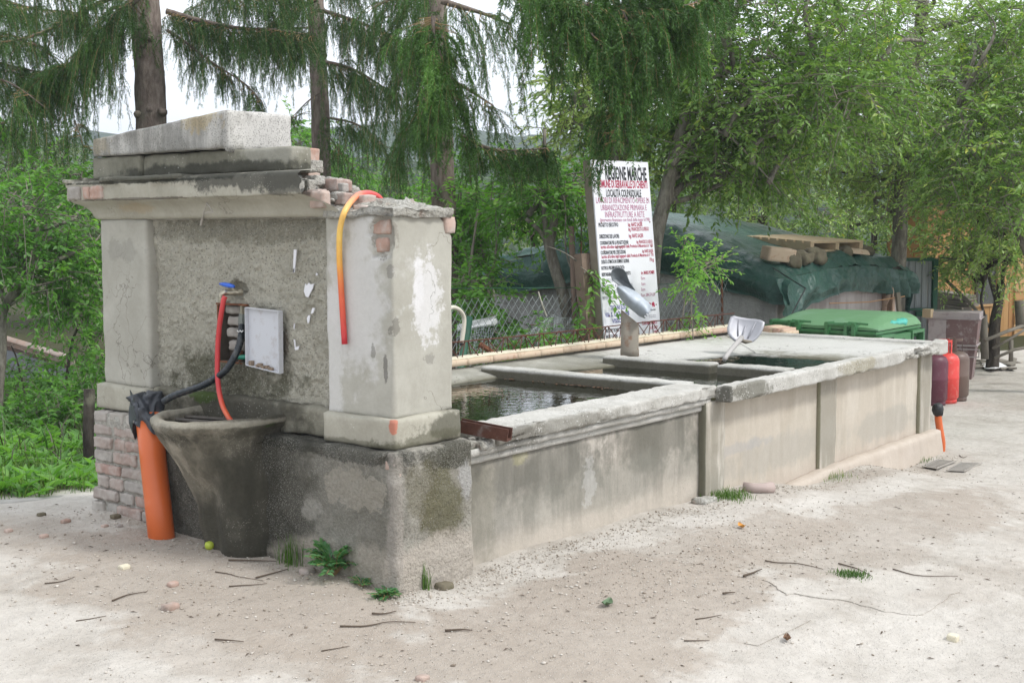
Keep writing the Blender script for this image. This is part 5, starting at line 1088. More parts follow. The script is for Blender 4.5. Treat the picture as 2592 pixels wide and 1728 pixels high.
def gbar(u0, u1, z0, z1, nm='gate_frame'):
    a = gA*[1, 1, 0]; V = [a+dx2*u+dn2*e+[0, 0, z] for e in (-.02, .05) for u in (u0, u1) for z in (z0, z1)]; mk(nm, V, [(0, 1, 3, 2), (4, 6, 7, 5), (0, 4, 5, 1), (2, 3, 7, 6), (1, 5, 7, 3), (0, 2, 6, 4)], m_gpost, GT)
gbar(gl_-.03, gl_+.03, gz0, gA[2]+.02); gbar(-.3, gl_-.031, gA[2]-.01, gA[2]+.03); gbar(-.2, gl_-.031, gA[2]-.63, gA[2]-.60); gbar(gl_-.25, gl_-.031, gA[2]-.70, gA[2]-.64, 'gate_latch')
# pole and planks leaning by the gate
for P, r_, lb in [([Dp(2040, 770, 14.6), Dp(2046, 640, 14.6)], .045, 'rough brown post beside the shed corner with ivy stems'), ([Dp(2078, 745, 14.4), Dp(2062, 672, 14.5)], .035, 'pale plank leaning against the corrugated gate')]:
    P[0][2] -= .4; V, F = tube(P, r_, 5); tag(mk('timber_post', V, F, m_wood if r_ < .04 else bark('rough_post', (.16, .10, .07), (.26, .18, .12))), lb, 'post')
m_cab = [plain('honey_board', c_, .6, .3, var=.1, vsc=4) for c_ in [(.40, .22, .08), (.44, .25, .10), (.37, .19, .07), (.46, .28, .13)]]
cdp = 19.5; a0 = Dp(2128, 480, cdp); a1 = Dp(2345, 480, cdp+1.2); cz0, cz1 = -.5, 1.95
CB = thing('wooden_cabin', 'honey coloured timber cabin with a dark window behind the orchard', 'cabin', (a0+a1)/2*[1, 1, 0]+[0, 0, cz0])
dc = (a1-a0)*[1, 1, 0]; cl = np.linalg.norm(dc); dc /= cl; nc = np.array([dc[1], -dc[0], 0]); 
if nc@np.array([_F[0], _F[1], 0]) > 0: nc = -nc
A2 = a0*[1, 1, 0]
def cbox(nm, u0, u1, z0, z1, e0, e1, m):
    V = [A2+dc*u+nc*e+[0, 0, z] for e in (e0, e1) for u in (u0, u1) for z in (z0, z1)]; return mk(nm, V, [(0, 1, 3, 2), (4, 6, 7, 5), (0, 4, 5, 1), (2, 3, 7, 6), (1, 5, 7, 3), (0, 2, 6, 4)], m, CB)
uw0, uw1 = .53*cl, .74*cl
i = 0; u = 0
while u < cl*.93:
    if not (uw0-.06 < u+.06 < uw1+.06): cbox('board', u+.004, u+.116, cz0, cz1, 0, .022+.004*(i % 2), m_cab[(i*7) % 3])
    else: cbox('board', u+.004, u+.116, cz0, .20, 0, .022+.004*(i % 2), m_cab[(i*7) % 3])
    u += .12; i += 1
cbox('wall', 0.02, cl*1.6, cz0, cz1, -.8, -.002, m_cab[2])
cbox('window', uw0, uw1, .235, 1.65, .0, .012, plain('dark_pane', (.06, .065, .06), .12, .5)); cbox('window_frame', uw0-.05, uw1+.05, .201, .234, .0, .05, m_cab[3]); cbox('window_frame', uw0-.06, uw0-.001, .235, 1.7, .0, .05, plain('brown_frame', (.05, .035, .025), .7)); cbox('window_frame', uw1+.001, uw1+.05, .235, 1.7, .0, .05, m_cab[3])
z = cz0; i = 0
while z < cz1:
    cbox('board', cl*.935, cl*1.6, z+.004, z+.128, 0, .05+.012*(i % 2), m_cab[3 if i % 3 else 1]); z += .13; i += 1
cbox('roof', -.15, cl*1.7, cz1+.002, cz1+.12, -1., .35, plain('roof_felt', (.10, .08, .07), .9))
# stack of weathered boards and posts in front of the cabin
SB = thing('board_stack', 'stack of weathered grey boards in front of the cabin window', 'boards', Dp(2195, 720, 17)*[1, 1, 0]+[0, 0, -.35])
m_old = plain('weathered_board', (.20, .18, .15), .95, .1, var=.3, vsc=14, bump=.4)
for i in range(9):
    A = Dp(2155+rnd.uniform(-6, 8), 714-i*5.2, 17); B_ = Dp(2228+rnd.uniform(-14, 10), 724-i*5.2+rnd.uniform(-3, 3), 16.6); d = (B_-A); d /= np.linalg.norm(d); s = np.cross(d, [0, 0, 1]); V = [p+s*e+np.array([0, 0, z]) for p in (A, B_) for e in (-.12, .12) for z in (0, .030)]
    mk('board', V, [(0, 1, 3, 2), (4, 6, 7, 5), (0, 4, 5, 1), (2, 3, 7, 6), (1, 5, 7, 3), (0, 2, 6, 4)], m_old, SB)
A = Dp(2160, 735, 17); B_ = Dp(2225, 742, 16.7); MB().box(np.minimum(A, B_)*[1, 1, 0]+[0, 0, -.4], np.maximum(A, B_)*[1, 1, 0]+[0, .1, float(A[2])+.05]).make('bearer', m_old, SB)
for P, r_, lb in [([Dp(2262, 825, 15.6), Dp(2258, 722, 15.6)], .05, 'weathered wooden post right of the plastic crate'), ([Dp(2285, 765, 15.8), Dp(2232, 700, 15.9), Dp(2170, 640, 16)], .022, 'thin dark pole leaning over the board stack'), ([Dp(2262, 782, 15), Dp(2310, 762, 15.3), Dp(2385, 735, 15.8)], .022, 'grey fallen beam in front of the cabin, upper one'), ([Dp(2280, 800, 14.8), Dp(2325, 775, 14.8), Dp(2380, 740, 14.9)], .016, 'grey fallen branch under the upper beam'), ([Dp(2285, 822, 14.2), Dp(2330, 803, 14.2), Dp(2400, 790, 14.3)], .018, 'grey pole lying low at the yard edge'), ([Dp(2322, 830, 15.2), Dp(2322, 780, 15.2)], .028, 'short weathered stake in the brush at the yard edge'), ([Dp(2346, 755, 15.6), Dp(2343, 690, 15.6)], .07, 'pale concrete post by the cabin corner')]:
    V, F = tube(P, r_, 7); tag(mk('timber_pole', V, F, m_old, None, True), lb, 'pole')

# ================================================================ tiled hut at the left
HT_ = thing('tiled_hut', 'small grey rendered hut with a sloping terracotta tiled roof in the left shrubs', 'hut', Dp(60, 900, 15)*[1, 1, 0]+[0, 0, -.7])
hd = 14.5; e0, e1 = Dp(-260, 700, hd+.6), Dp(195, 838, hd-.4); m_hut = masonry('hut_render', (.24, .25, .27), (.32, .335, .36), 2., None, None, [], (40, .4, .006))
run = e1-e0; L = np.linalg.norm(run); ru = run/L; hv = np.cross(ru, [0, 0, 1]); hv /= np.linalg.norm(hv)
if hv@_F < 0: hv = -hv
nrm = np.cross(ru, hv); nrm = nrm if nrm[2] > 0 else -nrm
V = []
hz_ = hv+np.array([0, 0, -.62])
for p in (e0, e1):
    for k in (0, 1.6): V += [p+hz_*(k+.10)-[0, 0, .07], (p+hz_*(k+.10))*[1, 1, 0]+[0, 0, -1.6]]
mk('wall', np.array(V), [(0, 1, 5, 4), (4, 5, 7, 6), (6, 7, 3, 2), (2, 3, 1, 0), (0, 4, 6, 2)], m_hut, HT_)
m_tile = brickmat('terracotta', [(.50, .34, .26), (.58, .42, .34), (.45, .30, .23), (.60, .48, .41)], .4)
th = np.linspace(R(10), R(170), 7); nt2 = int(L/.30)
nrm = np.cross(ru, hz_/np.linalg.norm(hz_)); nrm = nrm if nrm[2] > 0 else -nrm
for row in range(3):
    for i in range(nt2):
        V = []
        for s in (0, .36):
            rad = .088-.03*s
            for t in th: V.append(ru*(i*.30+s)+hz_*(math.cos(t)*rad+row*.19+.02)+nrm*(math.sin(t)*rad-.01+(.36-s)*-.03))
        V = np.array(V)+e0; V2 = V-nrm*.012
        mk('roof_tile', np.vstack([V, V2]), [(j, j+1, 7+j+1, 7+j) for j in range(6)]+[(14+j+1, 14+j, 21+j, 21+j+1) for j in range(6)]+[(7+j, 7+j+1, 21+j+1, 21+j) for j in range(6)]+[(j+1, j, 14+j, 14+j+1) for j in range(6)], m_tile, HT_)
V = [e0+hz_*.6, e1+hz_*.6, e1+hz_*1.8, e0+hz_*1.8]; V = np.vstack([V, np.array(V)-nrm*.05]); mk('roof_slab', V, [(0, 1, 2, 3), (7, 6, 5, 4), (0, 4, 5, 1), (1, 5, 6, 2), (2, 6, 7, 3), (3, 7, 4, 0)], m_clay, HT_)
V, F = tube([Dp(204, 1085, 8.9)-[0, 0, .2], Dp(203, 1000, 8.9), Dp(205, 893, 8.9)], .040, 9); tag(mk('stake', V, F, bark('dark_stake', (.035, .03, .025), (.07, .06, .05)), None, True), 'dark wooden stake standing in the grass left of the brick pier', 'stake')
# pad edge
ka, kb = gD(-40, 1157), gD(222, 1134); d = (kb-ka); d[2] = 0; d /= np.linalg.norm(d); nn = np.array([-d[1], d[0], 0])
KD, KN = d.copy(), nn.copy()
P, F = rough((-3.0, -.05, -.3), (np.linalg.norm((kb-ka)[:2])+.6, .05, .012), .04, .012, .008, 9, 300); Wd = ka[None]+P[:, :1]*d+P[:, 1:2]*nn+P[:, 2:]*np.array([0, 0, 1.])
kb_ = mk('kerb', Wd, F, masonry('kerb_concrete', (.34, .325, .295), (.48, .465, .43), 4., None, None, []), None, True); kb_['kind'] = 'structure'

# ================================================================ hills
def hill(nm, dist, us, vs, dip, mat, sd_, depth=120, amp=3.):
    """a ridge of terrain whose crest stands at the measured height"""
    us = np.array(us, float); vs = np.array(vs, float); n = 160; k = 26; u = np.linspace(us[0], us[-1], n); v = np.interp(u, us, vs); V = []
    for j in range(k):
        t = j/(k-1)
        for i in range(n):
            c = pt(u[i], v[i], dist); d = np.array([c[0]-CAMP[0], c[1]-CAMP[1], 0]); d /= np.linalg.norm(d)
            z0 = -14.; h = c[2]-z0; p = np.array([c[0], c[1], 0])+d*(depth*(t-.55)); prof_ = math.sin(min(1, t/.55)*math.pi/2)**1.3 if t < .55 else 1-.3*(t-.55)
            V.append((p[0], p[1], z0+h*prof_))
    V = np.array(V); V[:, 2] += amp*(.4*fbm(V*np.array([1, 1, 0]), .03, 3, sd_)+.25*fbm(V*np.array([1, 1, 0]), .25, 3, sd_+3)); o = mk(nm, V, grid(k, n)[:, ::-1], mat, None, True); o['kind'] = 'structure'
g = G('wooded_slope'); n = g.noise(g.pos(), .35, 7, .7); n2 = g.voro(g.pos(), .45); c = g.ramp(n, [(.3, (.030, .052, .020)), (.5, (.055, .09, .030)), (.7, (.095, .13, .045))]); c = g.mix(g.ss(n2, .2, .8), c, (.025, .045, .02))
m_hill = g.bsdf(c, .95, .1, 0, g.bump(n2, 1., 2.))
hill('hills', 330, [-1600, -400, 0, 300, 700, 1000, 1300, 1900, 2600, 3600], [200, 320, 345, 355, 352, 325, 340, 320, 300, 220], 0, m_hill, 5, 260, 4)
hill('hill', 120, [-900, -200, 200, 640, 900, 1100, 1500, 2100, 3300], [440, 470, 500, 450, 420, 425, 455, 440, 380], 0, m_hill, 7, 110, 1.2)

hzb = bpy.data.meshes.new('haze'); hb = bpy.data.objects.new('haze', hzb); COL.objects.link(hb)
hb_ = MB().box((-500, -500, -75), (800, 800, 62)); V_ = hb_.V[0]; hzb.from_pydata([tuple(q) for q in V_], [], hb_.F); hzb.update(); hb['kind'] = 'stuff'
hm = bpy.data.materials.new('haze'); hm.use_nodes = True; hn = hm.node_tree; hn.nodes.clear(); ho = hn.nodes.new('ShaderNodeOutputMaterial'); hv_ = hn.nodes.new('ShaderNodeVolumePrincipled'); hv_.inputs['Color'].default_value = (.82, .90, 1, 1); hv_.inputs['Density'].default_value = .0012; hn.links.new(hv_.outputs[0], ho.inputs['Volume']); hzb.materials.append(hm)
# ================================================================ foliage tools
def unit(v): return v/np.maximum(np.linalg.norm(v, axis=-1, keepdims=True), 1e-9)
def leaves(P, D, N, L, W, fold=.18, droop=.12):
    """n small folded leaves -> vertices (4n), triangles (2n)"""
    D = unit(D); Sd = unit(np.cross(D, N)); N = np.cross(Sd, D); L = L[:, None]; W = W[:, None]
    tip = P+D*L-N*L*droop; mid = P+D*L*.45; l = mid+Sd*W*.5+N*W*fold; r = mid-Sd*W*.5+N*W*fold
    V = np.stack([P, l, tip, r], 1).reshape(-1, 3); i = np.arange(len(P))[:, None]*4
    return V, np.concatenate([i+[0, 3, 2], i+[0, 2, 1]], 0)
def frame(c): return None
def randunit(n): return unit(rng.normal(size=(n, 3)))
def crown(parent, clusters, mat, twigmat, L=(.042, .082), per=19, tw=(.28, .55), aspect=.45, sag=.35, name='crown', tone=0., updown=.2, seedv=0.):
    PV, DV, NV, LV, VV = [], [], [], [], []; TW = MB()
    for (a, b, dep, ra, rb, rd, n) in clusters:
        c = Dp(a, b, dep); k = 1.10204*dep/CAMF; u = randunit(n)*rng.random((n, 1))**(1/2.4)
        s = c+CR*(u[:, :1]*ra*k)+CU*(u[:, 1:2]*rb*k)+_F*(u[:, 2:]*rd)
        out = unit((s-c)*[1, 1, .7]+rng.normal(size=(n, 3))*.6*rd*.5)
        d = unit(out*.8+randunit(n)*.8+np.array([0, 0, -.1])); l = rng.uniform(*tw, n); tv = rng.normal(0, .10, n)+.10*vn(s, 1.3, 91)
        t = (np.arange(per)+.5)/per
        P = s[:, None]+d[:, None]*(l[:, None]*t)[..., None]; P[..., 2] -= sag*(l[:, None]*t)**2
        P = P.reshape(-1, 3)+rng.normal(0, .006, (n*per, 3)); dd = np.repeat(d, per, 0)
        sd_ = unit(np.cross(dd, [0, 0, 1.])+randunit(n*per)*.3)*np.where(np.arange(n*per) % 2, 1, -1)[:, None]
        D = unit(dd*.55+sd_*.8+randunit(n*per)*.45+np.array([0, 0, -updown])); N = unit(np.array([0, 0, 1.])+randunit(n*per)*.75)
        PV.append(P); DV.append(D); NV.append(N); LV.append(rng.uniform(*L, n*per)); VV.append(np.clip(.45+tone+np.repeat(tv, per)+rng.normal(0, .10, n*per), 0.01, 1))
        for i in range(0, n):
            if rng.random() < .55:
                tt = np.linspace(-.25, 1, 4); q_ = s[i]+d[i]*(l[i]*tt)[:, None]; q_[:, 2] -= sag*(l[i]*np.maximum(tt, 0))**2; V, F = tube(q_, np.array([.006, .0048, .0034, .0015]), 3, False); TW.add(V, F)
    P, D, N, Lf, v = [np.concatenate(x) for x in (PV, DV, NV, LV, VV)]
    V, F = leaves(P, D, N, Lf, Lf*aspect*rng.uniform(.8, 1.2, len(Lf)))
    mk(name, V, F, mat, parent, v=np.repeat(v, 4), kind='stuff')
    if TW.n: TW.make('twigs', twigmat, parent, kind='stuff')
def limb(mb, pts, r0, r1, n=8, wob=.03, k=6):
    P = spline(pts, k); P = P+wob*np.stack([vn(P, 2.2, i+3) for i in range(3)], 1); V, F = tube(P, np.linspace(r0, r1, len(P))**1., n); mb.add(V, F); return P
def DD(pts, dep): return [Dp(a, b, dep if len(p_) == 0 else p_[0]) for a, b, *p_ in pts]
def reach(mb, trunk, clusters, m=3, r0=.03, wob=.06):
    """limbs from the trunk into its crown"""
    T = np.array(trunk)
    for (a, b, dep, ra, rb, rd, n) in clusters:
        c = Dp(a, b, dep); k = 1.10204*dep/CAMF
        for _ in range(m):
            u = randunit(1)[0]; e = c+CR*(u[0]*ra*k*.8)+CU*(u[1]*rb*k*.8)+_F*(u[2]*rd*.8)
            lowT = T[T[:, 2] < e[2]-.1]; lowT = lowT if len(lowT) else T[:1]; s = lowT[np.argmin(np.linalg.norm(lowT-e, axis=1))]
            m1 = s*.6+e*.4+np.array([rnd.gauss(0, .15), rnd.gauss(0, .15), .12]); m2 = s*.25+e*.75+np.array([rnd.gauss(0, .12), rnd.gauss(0, .12), .10])
            P = limb(mb, [s, m1, m2, e], r0, .004, 6, wob)
            for q_ in range(3):
                i = rnd.randrange(len(P)//3, len(P)); d = randunit(1)[0]*.5; d[2] = abs(d[2])*.5; limb(mb, [P[i], P[i]+d*.5+[0, 0, .03], P[i]+d], .008, .002, 4, .02, 4)
B_GREY = bark('grey_bark', (.13, .115, .095), (.27, .25, .21)); B_BROWN = bark('spruce_bark', (.13, .10, .085), (.235, .195, .165)); B_DARK = bark('dark_bark', (.045, .038, .030), (.10, .085, .07))
B_TWIG = plain('twig_bark', (.21, .185, .155), .9, .1, var=.3)
L_PLUM = leafmat('plum_leaves', [(0.048, 0.088, 0.025), (0.098, 0.181, 0.045), (0.170, 0.287, 0.069), (0.262, 0.365, 0.090), (0.700, 0.660, 0.102)])
L_BRIGHT = leafmat('bright_leaves', [(0.039, 0.091, 0.022), (0.079, 0.190, 0.040), (0.130, 0.289, 0.057), (0.198, 0.380, 0.087), (0.304, 0.455, 0.132)], .42)
L_OLIVE = leafmat('olive_leaves', [(0.092, 0.138, 0.053), (0.194, 0.286, 0.098), (0.324, 0.441, 0.150), (0.464, 0.536, 0.199), (0.680, 0.573, 0.220)])
L_PALE = leafmat('pale_leaves', [(.06, .10, .05), (.10, .16, .075), (.14, .20, .10), (.18, .24, .13), (.22, .27, .16)])

# ================================================================ broadleaf trees
def tree(name, label, cat, group, trunkpts, dep, r0, r1, clusters, mat, limbs=(), bk=B_GREY, m=3, base=True, **kw):
    P0 = DD(trunkpts, dep); basept = np.array(P0[0]); gzv = g1(basept[0], basept[1]); t = thing(name, label, cat, (basept[0], basept[1], min(gzv, basept[2])), group=group)
    if base and basept[2] > gzv: P0 = [np.array([basept[0], basept[1], gzv-.1])]+P0
    mb = MB(); P = limb(mb, P0, r0, r1, 14, .02); allp = list(P)
    for pts, ra, rb, d2 in limbs: allp += list(limb(mb, DD(pts, d2 or dep), ra, rb, 10, .03))
    if m: reach(mb, allp, clusters, m, min(.03, r1))
    mb.make('trunk', bk, t, smooth=True); crown(t, clusters, mat, B_TWIG, **kw); return t
GRP = 'orchard trees behind the yard'
tree('plum_tree', 'leaning plum tree with a long level limb rising behind the notice board', 'tree', GRP, [(1490, 700), (1508, 560), (1528, 440), (1555, 330), (1590, 230), (1625, 170)], 11.8, .085, .05,
     [(1640, 120, 11.6, 170, 130, 1.0, 200), (1880, 60, 11.6, 210, 140, 1.0, 250), (1830, 240, 11.4, 190, 100, 1.0, 330), (1650, 330, 11.9, 130, 120, .8, 240), (1620, -90, 12, 260, 120, 1.2, 260), (1960, 200, 12.4, 170, 140, 1., 300), (1560, 180, 12.6, 130, 160, .8, 200), (1720, 400, 12.2, 120, 40, .6, 70)], L_PLUM,
     [([(1600, 215), (1650, 110), (1690, 30), (1720, -70)], .05, .02, 11.8), ([(1615, 185), (1700, 150), (1770, 128), (1840, 122), (1920, 135), (2010, 150)], .03, .008, 11.5), ([(1560, 320), (1620, 270), (1700, 215), (1790, 190)], .03, .008, 12), ([(1540, 380), (1600, 320), (1660, 290), (1740, 280), (1800, 320)], .022, .006, 11.5), ([(1640, 300), (1700, 330), (1760, 400), (1800, 450)], .012, .004, 11.2)])
tree('plum_tree', 'forked plum tree straight behind the top of the notice board', 'tree', GRP, [(1432, 800), (1428, 560), (1425, 420), (1418, 370)], 12.3, .075, .05,
     [(1350, 200, 12.5, 120, 120, .8, 200), (1450, 260, 12.8, 110, 130, .8, 190), (1330, 330, 13, 90, 60, .7, 80)], L_OLIVE,
     [([(1416, 380), (1405, 330), (1370, 290), (1335, 235), (1270, 180)], .04, .012, 12.2), ([(1425, 400), (1438, 330), (1436, 200), (1440, 40)], .035, .015, 12.4)], tone=.08)
tree('plum_tree', 'tall dark trunked tree at the middle right of the thicket', 'tree', GRP, [(2062, 620), (2066, 480), (2072, 360), (2085, 200), (2110, 80), (2125, -60)], 15.2, .10, .06,
     [(2080, 60, 15, 210, 150, 1.5, 230), (2200, 220, 15, 200, 150, 1.3, 340), (1960, 320, 15.4, 200, 100, 1.2, 300), (2120, 400, 15, 180, 80, 1.2, 260), (2280, 80, 15.3, 180, 160, 1.3, 200), (1800, 370, 15.6, 170, 80, 1.2, 200), (1930, 90, 15.8, 160, 160, 1.2, 240)], L_OLIVE, bk=B_GREY, tone=-.05)
tree('plum_tree', 'thick grey trunked tree at the right edge of the yard', 'tree', GRP, [(2470, 850), (2395, 640), (2350, 540), (2322, 470), (2300, 420)], 13.5, .11, .07,
     [(2270, 330, 13.3, 150, 130, 1., 320), (2330, 180, 13.6, 150, 140, 1., 320), (2360, 30, 13.4, 150, 120, 1., 150), (2330, 470, 13, 90, 70, .8, 110), (2210, 440, 13.4, 90, 50, .8, 90)], L_PLUM, [([(2330, 480), (2390, 440), (2450, 380)], .07, .04, 13.5), ([(2305, 430), (2240, 350), (2200, 240)], .035, .01, 13.3)], tone=.06)
tree('young_tree', 'slim forked young tree in front of the timber cabin', 'tree', GRP, [(2282, 795), (2285, 740), (2292, 700), (2300, 650)], 15.7, .085, .05,
     [(2240, 540, 15.5, 110, 80, .8, 210), (2320, 560, 15.3, 80, 90, .7, 150), (2300, 430, 15.6, 120, 80, .8, 180), (2200, 600, 15.7, 40, 40, .5, 40)], L_OLIVE, [([(2290, 700), (2278, 650), (2265, 600)], .035, .012, 15.7), ([(2300, 660), (2310, 610), (2330, 570)], .03, .01, 15.7), ([(2262, 730), (2255, 690), (2262, 640)], .02, .01, 15.5)], bk=B_DARK)
tree('lopped_tree', 'lopped fruit tree with sawn stubs behind the chain link fence', 'tree', GRP, [(1312, 800), (1298, 720), (1280, 640), (1265, 575), (1258, 545)], 10.7, .058, .045,
     [(1250, 440, 11, 70, 60, .5, 70), (1310, 470, 11, 60, 60, .5, 60), (1180, 450, 11.4, 60, 70, .5, 60), (1352, 625, 10.2, 16, 18, .12, 8)], L_BRIGHT, [([(1262, 560), (1272, 525), (1274, 492)], .042, .036, 10.7), ([(1260, 560), (1235, 530), (1205, 506)], .022, .018, 10.7), ([(1256, 550), (1250, 490), (1248, 430), (1246, 300)], .026, .015, 10.7), ([(1300, 690), (1318, 660), (1310, 580), (1300, 470), (1270, 420)], .010, .006, 10.6)], m=1, tone=.05)
V, F = tube([Dp(1328, 790, 10.6)-[0, 0, .5], Dp(1318, 660, 10.6), Dp(1312, 520, 10.6)], .026, 9); tag(mk('timber_pole', V, F, plain('pinkish_pole', (.25, .18, .145), .9, .1, var=.2, bump=.3), None, True), 'straight pinkish pole standing behind the fence right of the lopped tree', 'pole')
V, F = tube([Dp(1330, 640, 11.2)-[0, 0, .9], Dp(1336, 500, 11.2), Dp(1338, 430, 11.2)], .008, 6); tag(mk('garden_cane', V, F, m_rust, None, True), 'thin rusty rod standing beside the pinkish pole', 'rod')
# shrubs
def shrub(name, label, clusters, mat, stems, group, bk=B_TWIG, **kw):
    c0 = Dp(stems[0][0][0], stems[0][0][1], stems[0][-1]) if stems else Dp(clusters[0][0], clusters[0][1], clusters[0][2])
    t = thing(name, label, 'shrub', (c0[0], c0[1], min(g1(c0[0], c0[1]), c0[2])), group=group); mb = MB()
    for *pts, r_, dep in stems:
        P = DD(pts, dep); z = g1(P[0][0], P[0][1])
        if P[0][2] > z: P = [np.array([P[0][0], P[0][1], z-.05])]+P
        limb(mb, P, r_, r_*.45, 7, .02)
    if mb.n: mb.make('stems', bk, t, smooth=True)
    crown(t, clusters, mat, B_TWIG, **kw); return t
SG2 = 'shrubs in the garden behind the fence'
shrub('garden_shrub', 'dense bright shrub right behind the pillar and fence', [(1075, 560, 11.9, 50, 80, .6, 110), (1085, 670, 10.8, 40, 50, .5, 60), (1060, 470, 11.9, 60, 70, .6, 90), (1120, 740, 11, 60, 30, .4, 40)], L_BRIGHT, [((1120, 800), (1130, 640), (1150, 500), .02, 11.2), ((1110, 800), (1120, 640), (1100, 540), .02, 11.9), ((1060, 800), (1080, 600), (1100, 480), .02, 11.)], SG2)
shrub('garden_shrub', 'low leafy sprigs along the foot of the fence', [(1150, 795, 9.9, 50, 30, .25, 26), (1235, 785, 9.8, 40, 30, .25, 18), (1330, 775, 10., 30, 20, .25, 10), (1200, 830, 9.6, 60, 20, .2, 20)], L_BRIGHT, [((1200, 860), (1195, 780), .006, 9.9)], SG2, L=(.04, .06), tw=(.12, .28))
shrub('garden_shrub', 'small yellow green shrub between the notice board and the tarp shed', [(1600, 600, 10.3, 32, 25, .25, 24), (1632, 606, 10.4, 24, 14, .2, 12), (1580, 645, 10.2, 22, 30, .2, 14), (1580, 720, 10.2, 22, 40, .2, 10), (1572, 565, 10.3, 18, 25, .2, 8)], L_BRIGHT, [((1562, 800), (1570, 700), (1582, 600), .008, 10.2), ((1592, 800), (1586, 700), (1600, 630), .008, 10.2)], SG2, L=(.035, .055), per=14, tone=.22, tw=(.15, .3))
for i, (a, b, d, ra, rb, rd, n, lb) in enumerate([(1100, 480, 15.5, 50, 30, .8, 50, 'leafy tree right of the thick spruce trunk'), (1230, 525, 17, 120, 12, 1., 60, 'hedge bush above the left end of the tarp'), (1550, 400, 19, 180, 90, 1.5, 220, 'hedge bush behind the tarp ridge'), (1760, 490, 19.5, 180, 80, 1.5, 200, 'hedge bush behind the pallet'), (1960, 500, 20, 170, 80, 1.5, 200, 'hedge bush behind the right end of the tarp'), (2150, 520, 21.5, 150, 60, 1.5, 160, 'hedge bush above the corrugated gate'), (2300, 420, 22, 200, 130, 1.5, 260, 'hedge tree behind the timber cabin'), (1720, 280, 21, 220, 140, 2, 260, 'tall hedge tree behind the leaning plum tree'), (2000, 230, 22, 280, 170, 2, 330, 'tall hedge tree in the middle of the right thicket'), (2320, 190, 22, 250, 170, 2, 260, 'tall hedge tree at the far right')]):
    tree('hedge_tree', lb, 'tree', 'hedge trees closing the view', [(a+10, 640), (a, b+60), (a-5, b-20)], d, .07, .03, [(a, b, d, ra, rb, rd, int(n*.8))], L_OLIVE if i % 2 else L_PLUM, m=4, L=(.06, .10), per=20, tw=(.4, .8) if n > 100 else (.15, .35), tone=-.10+.03*(i % 3), bk=B_DARK)
# left side
SG3 = 'shrubs left of the fountain'
tree('elder_tree', 'small crooked tree at the left edge with bright leaves', 'tree', 'trees left of the fountain', [(-4, 1040), (2, 800), (6, 715), (40, 660), (75, 630)], 11.0, .045, .03, [(30, 490, 11, 110, 70, .6, 110), (100, 610, 11.2, 100, 70, .6, 120), (-60, 560, 10.8, 70, 120, .6, 70), (40, 400, 12.4, 120, 50, .7, 90), (170, 430, 12.6, 70, 40, .6, 60), (190, 560, 11.6, 60, 80, .5, 80)], L_BRIGHT, [([(40, 662), (100, 655), (160, 640)], .018, .006, 11), ([(20, 700), (70, 675), (140, 665)], .012, .005, 11)], bk=B_GREY, m=2)
shrub('sapling', 'thin sapling with a straight stem in front of the tiled hut', [(160, 700, 11.8, 70, 50, .5, 60), (60, 850, 11.6, 60, 25, .4, 14), (215, 800, 11.8, 30, 70, .4, 34)], L_BRIGHT, [((148, 1040), (152, 900), (165, 790), (185, 740), .022, 11.8), ((160, 1040), (165, 920), (220, 850), .010, 11.8), ((135, 1020), (118, 900), .008, 11.8)], SG3, bk=B_DARK, tw=(.2, .4))
shrub('sapling', 'bare legged sapling at the left edge below the hut wall', [(40, 890, 11.3, 60, 25, .3, 14), (20, 980, 11.2, 50, 50, .4, 34)], L_BRIGHT, [((35, 1040), (60, 940), (40, 830), (25, 790), .013, 11.3), ((50, 1030), (75, 960), (80, 900), .009, 11.3)], SG3, bk=B_DARK, tw=(.15, .35))
shrub('undergrowth', 'dry twiggy undergrowth between the hut and the grass', [(30, 1000, 12, 120, 50, .6, 150), (150, 990, 12, 80, 65, .6, 150), (200, 900, 12.2, 35, 60, .4, 60), (90, 950, 12.6, 90, 30, .4, 80), (60, 900, 13, 120, 30, .4, 70), (60, 1025, 10.8, 150, 25, .4, 150), (170, 1010, 10.7, 60, 35, .4, 120), (40, 965, 11, 70, 30, .4, 110), (130, 965, 11, 50, 30, .4, 100), (190, 940, 10.9, 30, 40, .3, 70), (110, 1000, 10.6, 120, 25, .3, 110)], L_BRIGHT, [((100+i*13, 1050), (104+i*11+rnd.uniform(-14, 14), 960), (100+i*12+rnd.uniform(-25, 25), 890+rnd.uniform(-20, 20)), .006, 11.9) for i in range(10)], SG3, bk=B_DARK, tone=-.12)
tree('willow_tree', 'pale grey green tree far behind the left shrubs', 'tree', 'trees left of the fountain', [(120, 900), (125, 700), (130, 520)], 24, .12, .05, [(150, 430, 24, 120, 110, 1.5, 260), (30, 400, 25, 150, 120, 1.5, 240), (200, 520, 23, 80, 80, 1, 150), (70, 560, 23, 120, 90, 1, 220)], L_PALE, m=2, L=(.07, .10), tw=(.4, .8))
for i, (a, b, d, ra, rb, n, lb) in enumerate([(800, 395, 21, 80, 45, 120, 'bright bush beyond the broken coping bricks'), (690, 320, 19, 45, 40, 70, 'bush top showing right of the stone gable'), (960, 500, 17, 60, 70, 110, 'bush beside the thick spruce trunk left edge'), (880, 430, 34, 60, 45, 90, 'distant tree below the blue hill'), (40, 330, 30, 120, 50, 80, 'distant tree at the left horizon')]):
    tree('distant_bush', lb, 'tree', 'bushes in the valley', [(a, b+120), (a, b+30), (a, b-10)], d, .05, .02, [(a, b, d, ra, rb, 1., n)], L_BRIGHT if i in (0, 1, 2) else L_PALE, m=2, L=(.06, .09), tw=(.3, .6))

